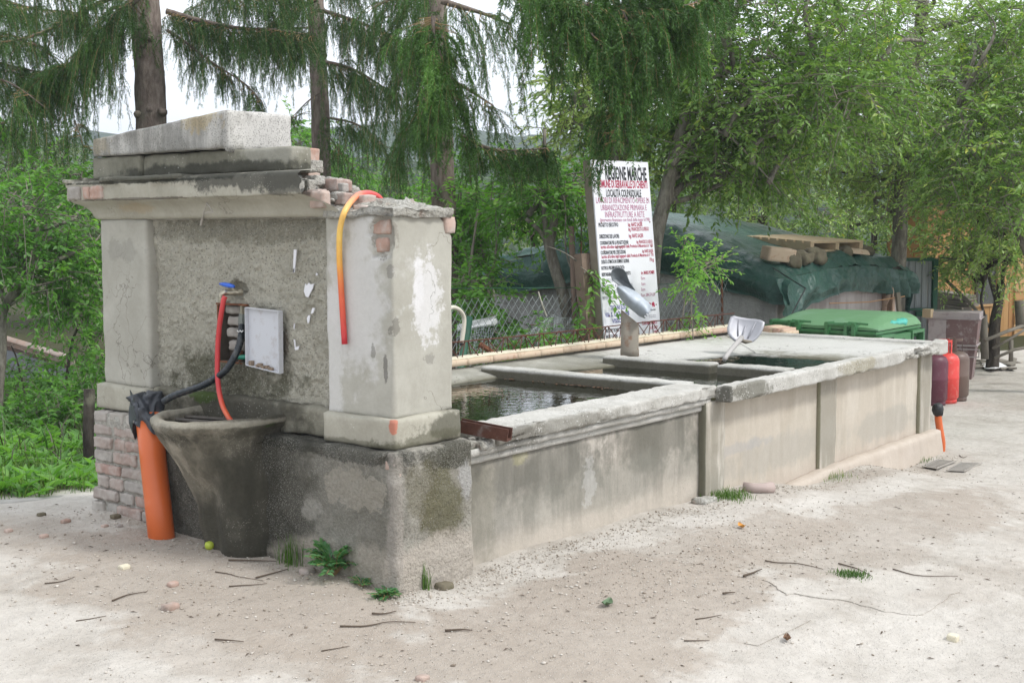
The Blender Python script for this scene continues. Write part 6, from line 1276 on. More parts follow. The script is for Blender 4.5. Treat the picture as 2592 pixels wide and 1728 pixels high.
# ================================================================ spruces
L_SPR = leafmat('spruce_needles', [(0.015, 0.038, 0.010), (0.033, 0.079, 0.016), (0.063, 0.145, 0.027), (0.112, 0.240, 0.045), (0.194, 0.358, 0.077)], .15, .35, .5)
m_stem = plain('spruce_twig', (0.292, 0.206, 0.106), .9, .1, var=.3)
def strands(P0, D0, L, v, per=300, nl=(.014, .021), w=.0042):
    """hanging twigs set round with needles"""
    n = len(P0); steps = np.maximum(10, (L*per).astype(int)); tot = steps.sum(); idx = np.repeat(np.arange(n), steps)
    t = np.concatenate([(np.arange(s)+rng.random(s))/s for s in steps])
    Lr = L[idx]; d0 = D0[idx]; hang = np.array([0, 0, -1.])
    ph = rng.random(n)[idx]*6.3; sway = np.stack([np.sin(ph+t*2.6*Lr*3), np.cos(ph*1.7+t*2.2*Lr*3), 0*t], 1)*(.02*t*Lr)[:, None]
    P = P0[idx]+d0*(Lr*t*(1-.45*t))[:, None]+hang*(Lr*(.25*t+.5*t*t))[:, None]+sway
    T = unit(d0*(1-.9*t)[:, None]+hang*(.25+1.0*t)[:, None]); r_ = unit(np.cross(T, randunit(tot))); nd = unit(T*.75+r_*.8); ln = rng.uniform(*nl, tot)
    sd_ = unit(np.cross(nd, randunit(tot)))*(w*.5)
    V = np.stack([P-sd_, P+sd_, P+nd*ln[:, None]], 1).reshape(-1, 3); F = np.arange(tot*3).reshape(-1, 3)
    vv = np.repeat(np.clip(v[idx]+.10*t+rng.normal(0, .06, tot), .01, 1), 3)
    # stems
    k = 6; ts = np.linspace(0, 1, k); S = P0[:, None]+D0[:, None]*(L[:, None]*ts*(1-.45*ts))[..., None]+hang*(L[:, None]*(.25*ts+.5*ts*ts))[..., None]
    return V, F, vv, S
def spruce(name, label, trunkpts, dep, r0, r1, limbs, group='spruces behind the fountain', stubs=()):
    P0 = DD(trunkpts, dep); b0 = np.array(P0[0]); z = g1(b0[0], b0[1]); t = thing(name, label, 'tree', (b0[0], b0[1], z), group=group)
    mb = MB(); P = spline([np.array([b0[0], b0[1], z-.2])]+P0, 10); nr = 22; rad = np.linspace(r0, r1, len(P)); V, F = tube(P, rad, nr)
    c = np.repeat(P, nr, 0); d = unit(V-c); V = V+d*(.05*r0*fbm(V*np.array([1, 1, .6]), 9, 3, 95))[:, None]; mb.add(V, F)
    for a, b_ in stubs:
        q_ = Dp(a, b_, dep)-_F*r0*.9; mb.tube([q_+_F*.06, q_, q_-_F*.03], np.array([.05, .04, .022]), 9)
    mb.make('trunk', B_BROWN, t, smooth=True)
    lb = MB(); NV, NF, NVv, k0 = [], [], [], 0; st = MB()
    for pts, dp, hang, dens, spread, v0, r_ in limbs:
        Q = spline(DD(pts, dp), 8); Q = Q+.03*np.stack([vn(Q, 2., i+7) for i in range(3)], 1); V, F = tube(Q, np.linspace(r_, max(.003, r_*.25), len(Q)), 6, False); lb.add(V, F)
        seg = np.linalg.norm(np.diff(Q, axis=0), axis=1); Lt = seg.sum(); n = max(3, int(Lt*dens*.86)); cum = np.concatenate([[0], np.cumsum(seg)])/Lt; s = rng.random(n)
        B_ = np.stack([np.interp(s, cum, Q[:, i]) for i in range(3)], 1)
        tang = unit(np.stack([np.interp(s, cum, np.gradient(Q[:, i])) for i in range(3)], 1)); side = unit(np.cross(tang, [0, 0, 1.])+1e-6)*np.where(rng.random(n) < .5, 1, -1)[:, None]
        # short side shoots leave the limb, the hanging twigs leave them
        off = rng.random(n)**1.3*spread; B2 = B_+side*off[:, None]+np.array([0, 0, -1.])*(off*.25)[:, None]+randunit(n)*.03
        D = unit(side*.75+tang*.5+randunit(n)*.6); L = rng.uniform(hang[0], hang[1], n)*np.where(rng.random(n) < .45, .45, 1)
        tone = v0+.10*vn(B2, 2.5, 33)+rng.normal(0, .07, n)
        near = 1.3 if dp < 10.3 else 1.
        V, F, vv, S_ = strands(B2, D, L, tone, 240, (.017*near, .028*near), .0058*near); NV.append(V); NF.append(F+k0); NVv.append(vv); k0 += len(V)
        # side twigs all along each hanging frond
        kk = np.maximum(3, (L*30).astype(int)); ix = np.repeat(np.arange(n), kk); t2 = rng.uniform(.04, .97, len(ix)); Li = L[ix]; hg = np.array([0, 0, -1.])
        S2 = B2[ix]+D[ix]*(Li*t2*(1-.45*t2))[:, None]+hg*(Li*(.25*t2+.5*t2*t2))[:, None]; T2 = unit(D[ix]*(1-.9*t2)[:, None]+hg*(.25+t2)[:, None])
        D2 = unit(T2*.7+unit(np.cross(T2, randunit(len(ix))))*.9); L2 = (.05+.13*(1-t2))*rng.uniform(.5, 1.25, len(ix))
        V, F, vv, S3 = strands(S2, D2, L2, tone[ix]+.12*rng.random(len(ix)), 210, (.016*near, .027*near), .0058*near); NV.append(V); NF.append(F+k0); NVv.append(vv); k0 += len(V)
        for i in range(n): 
            V, F = tube(S_[i], np.linspace(.0024, .0010, 6), 3, False); st.add(V, F)
            if off[i] > .05: V, F = tube([B_[i], B2[i]], np.array([.005, .003]), 3, False); st.add(V, F)
    lb.make('branches', B_BROWN, t, smooth=True); st.make('twigs', m_stem, t, kind='stuff'); mk('foliage', np.concatenate(NV), np.concatenate(NF), L_SPR, t, v=np.concatenate(NVv), kind='stuff'); return t
spruce('spruce_tree', 'thickest grey spruce trunk rising behind the stone gable', [(352, 900), (346, 280), (340, 120), (328, -60), (322, -200)], 13.3, .170, .150,
    [([(330, -30), (250, 0), (150, 52), (60, 85), (-70, 100)], 12.9, (.10, .45), 45, .25, .30, .035), ([(318, -10), (278, 30), (240, 82), (195, 120), (150, 155), (95, 195)], 12.6, (.45, 1.1), 170, .35, .26, .045),
     ([(200, 115), (130, 190), (60, 250), (-20, 300)], 12.6, (.15, .55), 34, .3, .28, .018), ([(380, 30), (450, 45), (540, 62), (640, 72), (720, 85)], 13.4, (.25, .62), 170, .5, .24, .035), ([(382, 70), (425, 95), (470, 130), (560, 190), (600, 235)], 13.2, (.20, .50), 70, .3, .26, .02),
     ([(-100, -40), (40, -30), (190, -50)], 12.2, (.35, .9), 80, .4, .3, .03), ([(-90, 160), (20, 190), (110, 250)], 12, (.25, .8), 60, .3, .3, .015), ([(540, -60), (600, -10), (700, -40)], 13.2, (.25, .6), 110, .4, .25, .03), ([(430, -60), (520, -30), (560, 10)], 13.0, (.2, .5), 60, .4, .25, .02), ([(170, 280), (185, 320), (190, 350)], 12.6, (.2, .45), 60, .15, .28, .008), ([(260, -50), (210, -10), (180, 40)], 12.8, (.3, .6), 50, .3, .26, .02)],
    stubs=[(330, 72), (335, 112), (352, 95), (352, 258), (325, 268), (380, 262)])
spruce('spruce_tree', 'spruce at the left edge with thin hanging boughs and its trunk out of view', [(-260, 900), (-250, 400), (-240, 0), (-230, -200)], 15.5, .15, .12,
    [([(-240, -60), (-60, -20), (80, 20), (200, 30)], 15., (.4, 1.1), 95, .5, .28, .03), ([(-240, 100), (-80, 120), (40, 150), (130, 170)], 15., (.4, 1.2), 95, .5, .28, .025), ([(-240, 230), (-100, 250), (10, 280)], 14.8, (.4, 1.), 80, .4, .3, .02), ([(-200, 0), (-40, 60), (60, 90), (110, 120)], 14.6, (.3, .9), 90, .4, .3, .02)])
spruce('spruce_tree', 'farther spruce hidden behind the slim dark trunk, its boughs hanging left', [(738, 900), (738, 380), (733, 200), (724, -120)], 21, .12, .09,
    [([(730, -60), (560, -30), (420, 30)], 20.5, (.6, 1.5), 60, .6, .2, .03), ([(731, -40), (680, 0), (620, 60)], 20.5, (.6, 1.5), 60, .6, .2, .03), ([(732, 60), (600, 80), (450, 140)], 20.5, (.4, 1.0), 40, .5, .22, .02), ([(733, 70), (690, 110), (640, 150)], 20.5, (.4, .9), 40, .5, .22, .02)])
spruce('spruce_tree', 'slim dark spruce trunk between the gable and the broken coping', [(738, 800), (738, 380), (733, 200), (727, 60), (720, -120)], 16, .135, .10,
    [([(735, 20), (800, 40), (880, 70), (960, 110)], 15.2, (.45, 1.2), 110, .5, .22, .03), ([(738, 140), (820, 165), (890, 205)], 15, (.6, 1.3), 95, .45, .24, .03), ([(728, 0), (650, 40), (570, 95)], 15.6, (.30, .7), 60, .4, .24, .03), ([(735, 215), (700, 240), (650, 290)], 15.5, (.1, .35), 26, .2, .26, .012), ([(745, 270), (820, 285), (880, 330)], 15.2, (.4, .8), 60, .35, .27, .02), ([(740, -60), (840, -30), (950, -20)], 15, (.5, 1.1), 70, .5, .25, .03), ([(742, 300), (770, 330), (800, 370)], 15.4, (.2, .5), 50, .25, .28, .012)],
    stubs=[(745, 130), (750, 300)])
spruce('spruce_tree', 'spruce with bright hanging fronds in front of its trunk at the picture middle', [(1028, 800), (1020, 500), (1010, 250), (1000, 0), (998, -150)], 11.6, .125, .10,
    [([(1000, 20), (970, 70), (940, 130), (915, 190)], 10.8, (.5, 1.0), 80, .3, .26, .03), ([(1000, 40), (1005, 90), (1030, 160), (1055, 230)], 9.8, (.3, .62), 140, .22, .44, .02), ([(1003, 130), (985, 200), (965, 270)], 9.9, (.22, .48), 100, .2, .38, .015), ([(1008, 0), (1090, 25), (1180, 60)], 10.4, (.5, 1.1), 48, .35, .28, .03), ([(1008, 170), (1075, 200), (1140, 245)], 10.4, (.4, .9), 50, .3, .30, .025), ([(1060, 310), (1120, 345), (1180, 350), (1262, 338)], 10.1, (.22, .55), 95, .25, .34, .02),
     ([(1000, 240), (955, 275), (915, 330)], 10.8, (.4, .75), 70, .25, .27, .015), ([(925, 330), (915, 360), (910, 380)], 10.7, (.2, .4), 60, .06, .25, .008), ([(1005, -40), (920, -10), (860, 20)], 11.2, (.5, 1.1), 70, .4, .24, .03)])
s4 = spruce('spruce_tree', 'spruce whose long limb hangs over the notice board', [(1028, 800), (1020, 500), (1010, 250), (1002, 0), (1000, -220)], 14.5, .11, .09,
    [([(1110, -120), (1180, -10), (1240, 8), (1290, 18)], 9.6, (.05, .3), 30, .15, .36, .022), ([(1200, -50), (1330, 10), (1440, 25), (1560, 15), (1650, -20)], 9.0, (.26, .62), 170, .40, .36, .02), ([(1260, -60), (1320, 40), (1385, 110), (1412, 190), (1410, 260), (1404, 330)], 8.7, (.2, .36), 120, .12, .40, .012), ([(1440, 30), (1475, 110), (1488, 180)], 8.8, (.28, .46), 100, .16, .38, .01), ([(1500, -60), (1570, 40), (1590, 110)], 9.0, (.2, .42), 110, .2, .36, .012), ([(1300, 40), (1290, 110), (1270, 160)], 9.1, (.2, .5), 40, .25, .36, .012), ([(1180, -60), (1220, 40), (1240, 120)], 9.8, (.3, .7), 32, .3, .30, .014), ([(1340, -60), (1420, -30), (1520, -50)], 9.2, (.4, .8), 90, .35, .3, .02)])
V, F = lathe([(0, 0), (.010, .004), (.017, .03), (.019, .07), (.016, .115), (.007, .14), (0, .145)], 14); V = np.array(V); V[:, :2] *= (1+.12*np.sin(V[:, 2]*260))[:, None]; cP = Dp(1446, 150, 8.7)
mk('cone', V+cP, F, plain('spruce_cone', (.30, .27, .10), .8, .2, var=.3, vsc=60, bump=.6), s4, True)

# ================================================================ grass and weeds
L_GRASS = leafmat('grass_blades', [(0.018, 0.045, 0.007), (0.041, 0.098, 0.013), (0.072, 0.156, 0.020), (0.117, 0.197, 0.036), (0.198, 0.205, 0.063)], .3)
def blades(P, h, lean, w, v):
    n = len(P); a = rng.random(n)*6.283; d = np.stack([np.cos(a), np.sin(a), 0*a], 1); s = np.stack([-np.sin(a), np.cos(a), 0*a], 1)*(w/2)[:, None]; up = np.array([0, 0, 1.])
    m = P+up*(h*.55)[:, None]+d*(h*lean*.3)[:, None]; t = P+up*(h*.95)[:, None]+d*(h*lean)[:, None]
    V = np.stack([P-s, P+s, m+s*.8, m-s*.8, t], 1).reshape(-1, 3); i = np.arange(n)[:, None]*5
    return V, np.concatenate([i+[0, 1, 2], i+[0, 2, 3], i+[3, 2, 4]], 0), np.repeat(v, 5)
def tuft(name, label, c, r, n, h, lean=.5, w=.004, v=.5, cat='grass tuft'):
    P = np.array(c)+np.stack([rng.normal(0, r*.5, n), rng.normal(0, r*.5, n), np.zeros(n)], 1); P[:, 2] = gz(P[:, 0], P[:, 1])-.004
    V, F, vv = blades(P, rng.uniform(h*.45, h, n), rng.uniform(0, lean, n)*1., rng.uniform(.6, 1.2, n)*w, np.clip(rng.normal(v, .13, n), .01, 1)); o = mk(name, V, F, L_GRASS, None, v=vv)
    if r > .074: o.name = 'grass'; o['kind'] = 'stuff'; return o
    return tag(o, label, cat)
tuft('grass_tuft', 'bright green grass tuft at the wall foot below the basin', gD(690, 1290)+[.0, .0, 0], .075, 420, .175, .55, .0034, .5)
tuft('grass_tuft', 'few tall grass blades at the near pillar foot', gD(980, 1352), .022, 26, .13, .4, .005, .5)
tuft('grass_tuft', 'low grass patch at the trough foot by the step in the coping', gD(1672, 1140), .12, 420, .055, .9, .004, .55); tuft('grass_tuft', 'small moss cushion on the bare ground at the right', gD(1955, 1322), .075, 600, .03, .9, .004, .35)
tuft('grass_tuft', 'grass along the trough plinth near the drain grates', gD(2098, 1055), .14, 260, .05, .9, .004, .45); tuft('grass_tuft', 'thin dry weeds at the trough plinth middle', gD(1905, 1098), .12, 150, .07, .9, .003, .75)
def weed(name, label, c, n, r, h, L, v=.45):
    t = thing(name, label, 'weed', c); st = MB(); PP, DD_, NN = [], [], []
    for i in range(n):
        a = rnd.uniform(0, 6.28); e = np.array(c)+[math.cos(a)*r*rnd.uniform(.3, 1), math.sin(a)*r*rnd.uniform(.3, 1), h*rnd.uniform(.3, 1)]; P = spline([np.array(c)+[0, 0, -.01], np.array(c)*.5+e*.5+[0, 0, h*.18], e], 5); st.tube(P, .0018, 4)
        for q_ in range(3, len(P)):
            for s in (-1, 1): PP.append(P[q_]); d = P[q_]-P[q_-1]; d /= np.linalg.norm(d); DD_.append(d*.6+np.cross(d, [0, 0, 1])*s*.9+[0, 0, rnd.uniform(-.1, .2)]); NN.append([rnd.gauss(0, .3), rnd.gauss(0, .3), 1])
    PP, DD_, NN = map(np.array, (PP, DD_, NN)); k = len(PP); Lf = rng.uniform(*L, k); V, F = leaves(PP, DD_, NN, Lf, Lf*.42); st.make('stems', m_stem, t); mk('leaves', V, F, L_WEED, t, v=np.repeat(np.clip(rng.normal(v, .12, k), .01, 1), 4), kind='stuff')
L_WEED = leafmat('weed_leaves', [(.035, .10, .04), (.07, .18, .075), (.10, .24, .10), (.14, .28, .11), (.20, .30, .13)], .35)
weed('leafy_weed', 'blue green leafy weed right of the bright grass tuft', gD(768, 1318), 34, .15, .13, (.026, .046), .5); weed('leafy_weed', 'low creeping weed left of the near pillar corner', gD(888, 1372), 16, .08, .035, (.018, .028), .4); weed('leafy_weed', 'tiny weed between the leafy weed and the pillar corner', gD(830, 1345), 10, .06, .03, (.012, .02), .35); weed('leafy_weed', 'tiny weed beside the orange drain pipe foot', gD(635, 1265), 7, .03, .02, (.012, .02), .4)
# grass bank left of the pad
n = 18000; u = rng.uniform(-4., 1.4, n); w_ = rng.uniform(.06, 4.2, n); P = ka[None]+KD[None]*u[:, None]+KN[None]*w_[:, None]; P[:, 2] = gz(P[:, 0], P[:, 1])-.01
V, F, vv = blades(P, rng.uniform(.04, .13, n), rng.uniform(.1, .9, n), rng.uniform(.005, .010, n), np.clip(rng.normal(.52, .14, n)+.1*vn(P, 3, 5), .01, 1)); o = mk('grass', V, F, L_GRASS, None, v=vv); o['kind'] = 'stuff'
n = 1700; u = rng.uniform(-3.8, 1.2, n); w_ = rng.uniform(.1, 4., n); P = ka[None]+KD[None]*u[:, None]+KN[None]*w_[:, None]; keep = vn(P*np.array([1, 1, 0]), 2.2, 12) > -.25; P = P[keep]; n = len(P); P[:, 2] = gz(P[:, 0], P[:, 1])+.01
P = np.repeat(P, 7, 0)+rng.normal(0, .012, (n*7, 3)); a = rng.random(n*7)*6.28; D_ = np.stack([np.cos(a), np.sin(a), rng.uniform(.3, 1.4, n*7)], 1); Lf = rng.uniform(.07, .17, n*7); V, F = leaves(P, D_, np.tile([0, 0, 1.], (n*7, 1))+randunit(n*7)*.3, Lf, Lf*.28, .1, .3); o = mk('herbs', V, F, L_BRIGHT, None, v=np.repeat(np.clip(rng.normal(.5, .13, n*7), .01, 1), 4)); o['kind'] = 'stuff'
n = 2500; u = rng.uniform(-5, 2., n); w_ = rng.uniform(1.7, 8., n); P = ka[None]+KD[None]*u[:, None]+KN[None]*w_[:, None]; P[:, 2] = gz(P[:, 0], P[:, 1])-.02
L_DRY = leafmat('dry_undergrowth', [(.035, .027, .016), (.07, .055, .035), (.10, .085, .05), (.06, .10, .03), (.05, .12, .03)], .2)
V, F, vv = blades(P, rng.uniform(.08, .34, n), rng.uniform(.2, 1.5, n), rng.uniform(.006, .016, n), np.clip(rng.uniform(0, 1, n), .01, 1)); o = mk('dry_undergrowth', V, F, L_DRY, None, v=vv); o['kind'] = 'stuff'
m_yel = plain('dandelion_yellow', (.75, .50, .02), .7)
for a, b_, lb in [(58, 1078, 'dandelion flower at the left in the grass bank'), (165, 1088, 'dandelion flower in the grass bank nearest the stake'), (185, 1092, 'dandelion flower beside the cut branches')]:
    c = Dp(a, b_, 8.4); t = thing('dandelion', lb, 'flower', c-[0, 0, .12]); V, F = lathe([(0, 0), (.012, .003), (.017, .010), (.012, .014), (0, .015)], 10, c); mk('flower_head', V, F, m_yel, t); V, F = tube([c-[0, 0, .14], c], .002, 5); mk('stalk', V, F, L_GRASS, t)
for i in range(6):
    a = Dp(100+i*12, 1088+rnd.uniform(-12, 12), 8.9); b_ = Dp(205+rnd.uniform(-12, 6), 1072+rnd.uniform(-10, 10), 9.0); V, F = tube(spline([a, (a+b_)/2+[0, 0, .04], b_], 5), .012, 6)
    if i == 0: BR = thing('cut_branches', 'small heap of cut dead branches in the grass by the brick pier', 'branches', (a+b_)/2)
    mk('branch', V, F, B_DARK, BR, True)
# ================================================================ small things on the ground
z8 = zz(0, 1250, .5527); z9 = zz(1500, 1150, .4643)
def lump(name, label, c, s, mat, sd_, group=None, cat='brick chip', sq=(1, .8, .55)):
    s_ = s*np.array(sq); V, F = rough(c-s_*[1, 1, .6], c+s_*[1, 1, 1.4], s*.5, s*.3, s*.12, 12/s*.05, sd_, 0); tag(mk(name, V, F, mat, None, True), label, cat, group)
GB = 'brick chips on the ground'
for i, (a, b_, s, m, lb) in enumerate([(300, 130, .022, m_brickred, 'red brick chip left of the pier, upper one'), (202, 198, .020, m_brickred, 'orange brick chip at the left on pale ground'), (480, 150, .016, m_brickred, 'brick chip between the pier and the orange pipe'), (545, 150, .016, m_brick, 'dull brick chip just left of the orange pipe'), (40, 172, .018, m_brickred, 'brick chip at the far left edge'), (792, 418, .022, m_brickred, 'brick chip in the middle of the bare foreground, upper one'), (780, 524, .030, m_brickred, 'largest brick chip in the bare foreground'), (570, 340, .022, m_conc, 'tan stone chip in the left foreground'), (1062, 246, .024, m_brickred, 'orange brick flake right of the green apple'), (1935, 850, .022, m_brickred, 'flat tan stone at the bottom edge'), (190, 98, .020, m_clod, 'dark lump left of the brick pier'), (530, 108, .024, m_clod, 'dark lump at the brick pier foot'), (1410, 360, .030, m_brick, 'dark brick flake under the grass tuft')]):
    lump('brick_chip', lb, gpt(*z8(a, b_)), s, m, 310+i, GB)
lump('stone', 'white round stone at the lower right', gpt(*z9(1965, 1010)), .020, m_conc, 340, None, 'stone', (1, 1, .8)); lump('stone', 'pale mortar lump at the trough foot by the grass patch', gpt(*z9(610, 258)), .06, m_mortar, 341, None, 'stone', (1.3, .8, .35)); lump('stone', 'grey lump at the pillar foot right of the tall grass', gD(1020, 1350), .035, m_clod, 342, None, 'stone')
c = gpt(*z8(960, 252)); V, F = lathe([(0, .004), (.012, .002), (.020, .012), (.022, .024), (.018, .036), (.008, .040), (.002, .036)], 18, c-[0, 0, .004]); tag(mk('apple', V, F, plain('green_apple', (.42, .50, .06), .4, .4, var=.1), None, True), 'small green yellow apple on the ground below the basin', 'apple')
GT2 = 'dead twigs on the bare ground'
m_tw = plain('dead_twig', (.11, .085, .065), .9, .1, var=.35)
for i, (qf, pts, r_, lb) in enumerate([(z8, [(205, 412), (280, 402), (345, 380)], .005, 'dead twig at the left below the brick chips'), (z8, [(515, 492), (590, 466), (675, 450)], .006, 'curved dead twig in the left foreground'), (z8, [(1040, 308), (1150, 310), (1265, 312)], .007, 'black wet twig below the apple'), (z8, [(1170, 388), (1240, 370), (1320, 350)], .007, 'brown twig pointing at the grass tuft'), (z8, [(1050, 428), (1140, 422), (1225, 412)], .005, 'dark twig left of the leafy weed'), (z8, [(1550, 612), (1640, 612), (1720, 602), (1780, 592), (1905, 594)], .006, 'long dead twig with a knob in the middle foreground'), (z8, [(2028, 632), (2100, 626), (2165, 630)], .008, 'rough twig fragment right of the knobbed twig'), (z8, [(1700, 552), (1760, 555), (1812, 545)], .007, 'flat bark piece before the near pillar corner'), (z8, [(995, 672), (1060, 676), (1115, 682)], .006, 'short twig low in the middle foreground'), (z8, [(1470, 725), (1530, 715), (1600, 700)], .004, 'thin twig low left of the bottom middle'), (z8, [(340, 584), (410, 574), (485, 560)], .004, 'thin pale twig at the left foreground'), (z8, [(985, 358), (1080, 375), (1200, 400)], .004, 'thin root like twig above the dark twig'),
        (z9, [(940, 585), (1000, 596), (1100, 598), (1180, 612), (1250, 630)], .006, 'long twig crossing the slab top edge'), (z9, [(1335, 597), (1400, 615), (1450, 630), (1530, 670)], .006, 'dark twig beside the moss cushion'), (z9, [(820, 672), (870, 650), (930, 632)], .009, 'black bark strip left of the concrete slab'), (z9, [(710, 765), (745, 760), (780, 758)], .008, 'short bark bit left of the slab corner'), (z9, [(560, 900), (640, 890), (715, 880)], .004, 'pale thin twig below the slab'), (z9, [(510, 1016), (580, 1016), (640, 1018)], .004, 'thin twig in the lower right foreground'), (z9, [(2000, 8), (2020, 20), (2050, 14)], .006, 'twig beside the slim orange pipe foot'), (z9, [(1640, 630), (1800, 665), (1990, 668)], .005, 'twig lying right of the moss cushion')]):
    P = np.array([gpt(*qf(*p)) for p in pts]); P[:, 2] += r_*.9; P = spline(P, 4); P[:, 2] = np.maximum(P[:, 2], gz(P[:, 0], P[:, 1])+r_*.8); P = P+.012*np.stack([vn(P, 11, 1), vn(P, 11, 2), 0*P[:, 0]], 1); V, F = tube(P, np.linspace(r_, r_*.4, len(P))*.6, 6); tag(mk('dead_twig', V, F, m_tw, None, True), lb, 'twig', GT2)
def fallen(name, label, c, L, W, ang, mat, cat='leaf'):
    n = 7; V = []; F = []
    for i in range(n):
        t = i/(n-1); ww = W*math.sin(math.pi*min(1, .08+t*.9))**.8; cx_ = (t-.5)*L
        for s in (-1, 0, 1): V.append((c[0]+math.cos(ang)*cx_-math.sin(ang)*ww*s*.5, c[1]+math.sin(ang)*cx_+math.cos(ang)*ww*s*.5, c[2]+.006+.010*abs(s)+.012*(2*t-1)**2))
    F = [(i*3+j, i*3+3+j, i*3+4+j, i*3+1+j) for i in range(n-1) for j in (0, 1)]; V = np.array(V); V = np.vstack([V, V-[0, 0, .0012]]); F = F+[tuple(x+21 for x in f[::-1]) for f in F]; tag(mk(name, V, F, mat, None, True), label, cat)
fallen('fallen_leaf', 'green fallen leaf on the brown ground in front of the pillar', gD(1395, 1391), .075, .045, .3, plain('fallen_green', (.10, .16, .08), .5)); fallen('fallen_leaf', 'orange yellow fallen leaf on the ground before the trough', gpt(*z9(812, 402)), .06, .035, 1., plain('fallen_orange', (.60, .28, .05), .6)); fallen('fallen_leaf', 'brown curled leaf low at the right of the slab', gpt(*z9(1060, 1018)), .05, .03, .5, m_deb); fallen('fallen_leaf', 'small yellow leaf beside the broken clay pipe', gD(1750, 1130), .05, .03, .2, plain('fallen_yellow', (.50, .36, .09), .6))
# broken clay pipe at the trough foot, slab cover, drains
P = [gpt(*z9(822, 200)), gpt(*z9(880, 206)), gpt(*z9(935, 206)), gpt(*z9(975, 204))]; P = [p+[0, 0, .025] for p in P]; V, F = tube(P, np.array([.030, .028, .028, .036]), 16); tag(mk('clay_pipe', V, F, plain('pinkish_clay', (.42, .34, .31), .9, .1, var=.15, bump=.4), None, True), 'short pinkish clay pipe piece lying at the trough foot', 'pipe')
m_slab = masonry('slab_concrete', (.42, .38, .335), (.56, .52, .475), 5., None, None, [((.36, .305, .25), (2.0, -1.25, 0), (.4, .3, .3), .7, 4, .7, 1.), ((.40, .345, .285), (2.6, -1.7, 0), (.5, .25, .3), .6, 4, .7, 1.)], (70, .5, .005), (14, .4, .01), mottle=.18)
sp = [gpt(*z9(*p)) for p in [(950, 690), (1330, 640), (1560, 662), (1995, 752), (1760, 885), (1380, 800), (1060, 760)]]; sp = [p for a, b_ in zip(sp, sp[1:]+sp[:1]) for p in [a+(b_-a)*t+np.array([rnd.gauss(0, .010), rnd.gauss(0, .010), 0]) for t in np.arange(8)/8]]; V = np.array([p*[1, 1, 0]+[0, 0, g1(p[0], p[1])+.004] for p in sp]); k_ = len(V)
V = np.vstack([V, V-[0, 0, .05]]); tag(mk('concrete_slab', V, [tuple(range(k_))[::-1], tuple(range(k_, 2*k_))]+[(i, (i+1) % k_, (i+1) % k_+k_, i+k_) for i in range(k_)], m_ground, None), 'flat pale concrete cover slab half buried in the ground at the right', 'slab')
sp = [gpt(*z9(*p)) for p in [(1130, 880), (1190, 905), (900, 1045), (825, 1030)]]; V = np.array([p+[0, 0, .004] for p in sp]); V = np.vstack([V, V-[0, 0, .05]]); tag(mk('concrete_slab', V, [(3, 2, 1, 0), (4, 5, 6, 7)]+[(i, (i+1) % 4, (i+1) % 4+4, i+4) for i in range(4)], m_ground, None), 'narrow pale slab edge below the large cover slab', 'slab')
m_bar = plain('cast_concrete_bar', (.36, .335, .30), .9, .15, var=.15, vsc=20); m_pitshade = plain('drain_dark', (.018, .016, .014), .95, .05)
for nm, lb, cs in [('drain_grate', 'slotted drain grate nearer the slim orange pipe', [(1590, 1380), (1700, 1328), (1812, 1344), (1685, 1397)]), ('drain_grate', 'slotted drain grate farther out in the yard', [(1768, 1406), (1865, 1349), (1998, 1356), (1882, 1410)])]:
    Q = [gpt(*z7(*p)) for p in cs]; c = sum(Q)/4; t = thing(nm, lb, 'drain', c, group='drain grates at the trough end'); zq = max(p[2] for p in Q)
    Q = [np.array([p[0], p[1], zq+.006]) for p in Q]; f = lambda u, w: (Q[0]*(1-u)+Q[1]*u)*(1-w)+(Q[3]*(1-u)+Q[2]*u)*w
    mk('pit_shade', [Q[0], Q[1], Q[2], Q[3]], [(3, 2, 1, 0)], m_pitshade, t)  # flat dark sheet above the ground, its colour standing for shade in the slots
    for i in range(8):
        u0 = i/7-.037; u1 = u0+.074; V = [f(u0, -.03), f(u1, -.03), f(u1, 1.03), f(u0, 1.03)]; V = np.vstack([np.array(V)+[0, 0, .006], np.array(V)+[0, 0, .002]]); mk('grate_bar', V, [(3, 2, 1, 0), (4, 5, 6, 7)]+[(i_, (i_+1) % 4, (i_+1) % 4+4, i_+4) for i_ in range(4)], m_bar, t)
    for w0, w1 in ((-.08, -.032), (1.032, 1.08)):
        V = [f(-.05, w0), f(1.05, w0), f(1.05, w1), f(-.05, w1)]; V = np.vstack([np.array(V)+[0, 0, .010], np.array(V)+[0, 0, .0]]); mk('grate_frame', V, [(3, 2, 1, 0), (4, 5, 6, 7)]+[(i_, (i_+1) % 4, (i_+1) % 4+4, i_+4) for i_ in range(4)], m_bar, t)
c = gD(2275, 838); b = MB()
for i in range(16):
    p = gD(2235+rnd.uniform(0, 110), 832+rnd.uniform(0, 22)); l = rnd.uniform(.05, .22); a = rnd.uniform(0, 3.1); M_ = Matrix.Translation(Vector(p+[0, 0, .02]))@Euler((rnd.uniform(-.2, .2), rnd.uniform(-.2, .2), a)).to_matrix().to_4x4(); b.box((-l, -.05, -.012), (l, .05, .012), M=M_)
o = b.make('debris', m_old, None); o['kind'] = 'stuff'
p = [gD(2255, 842), gD(2290, 838), gD(2312, 846), gD(2285, 856), gD(2262, 852)]; V = np.array([q_+[0, 0, .035+.02*(i % 2)] for i, q_ in enumerate(p)]); V = np.vstack([V, V-[0, 0, .006]]); tag(mk('white_scrap', V, [(4, 3, 2, 1, 0), (5, 6, 7, 8, 9)]+[(i, (i+1) % 5, (i+1) % 5+5, i+5) for i in range(5)], m_white), 'flat white scrap of board lying at the yard edge', 'board')
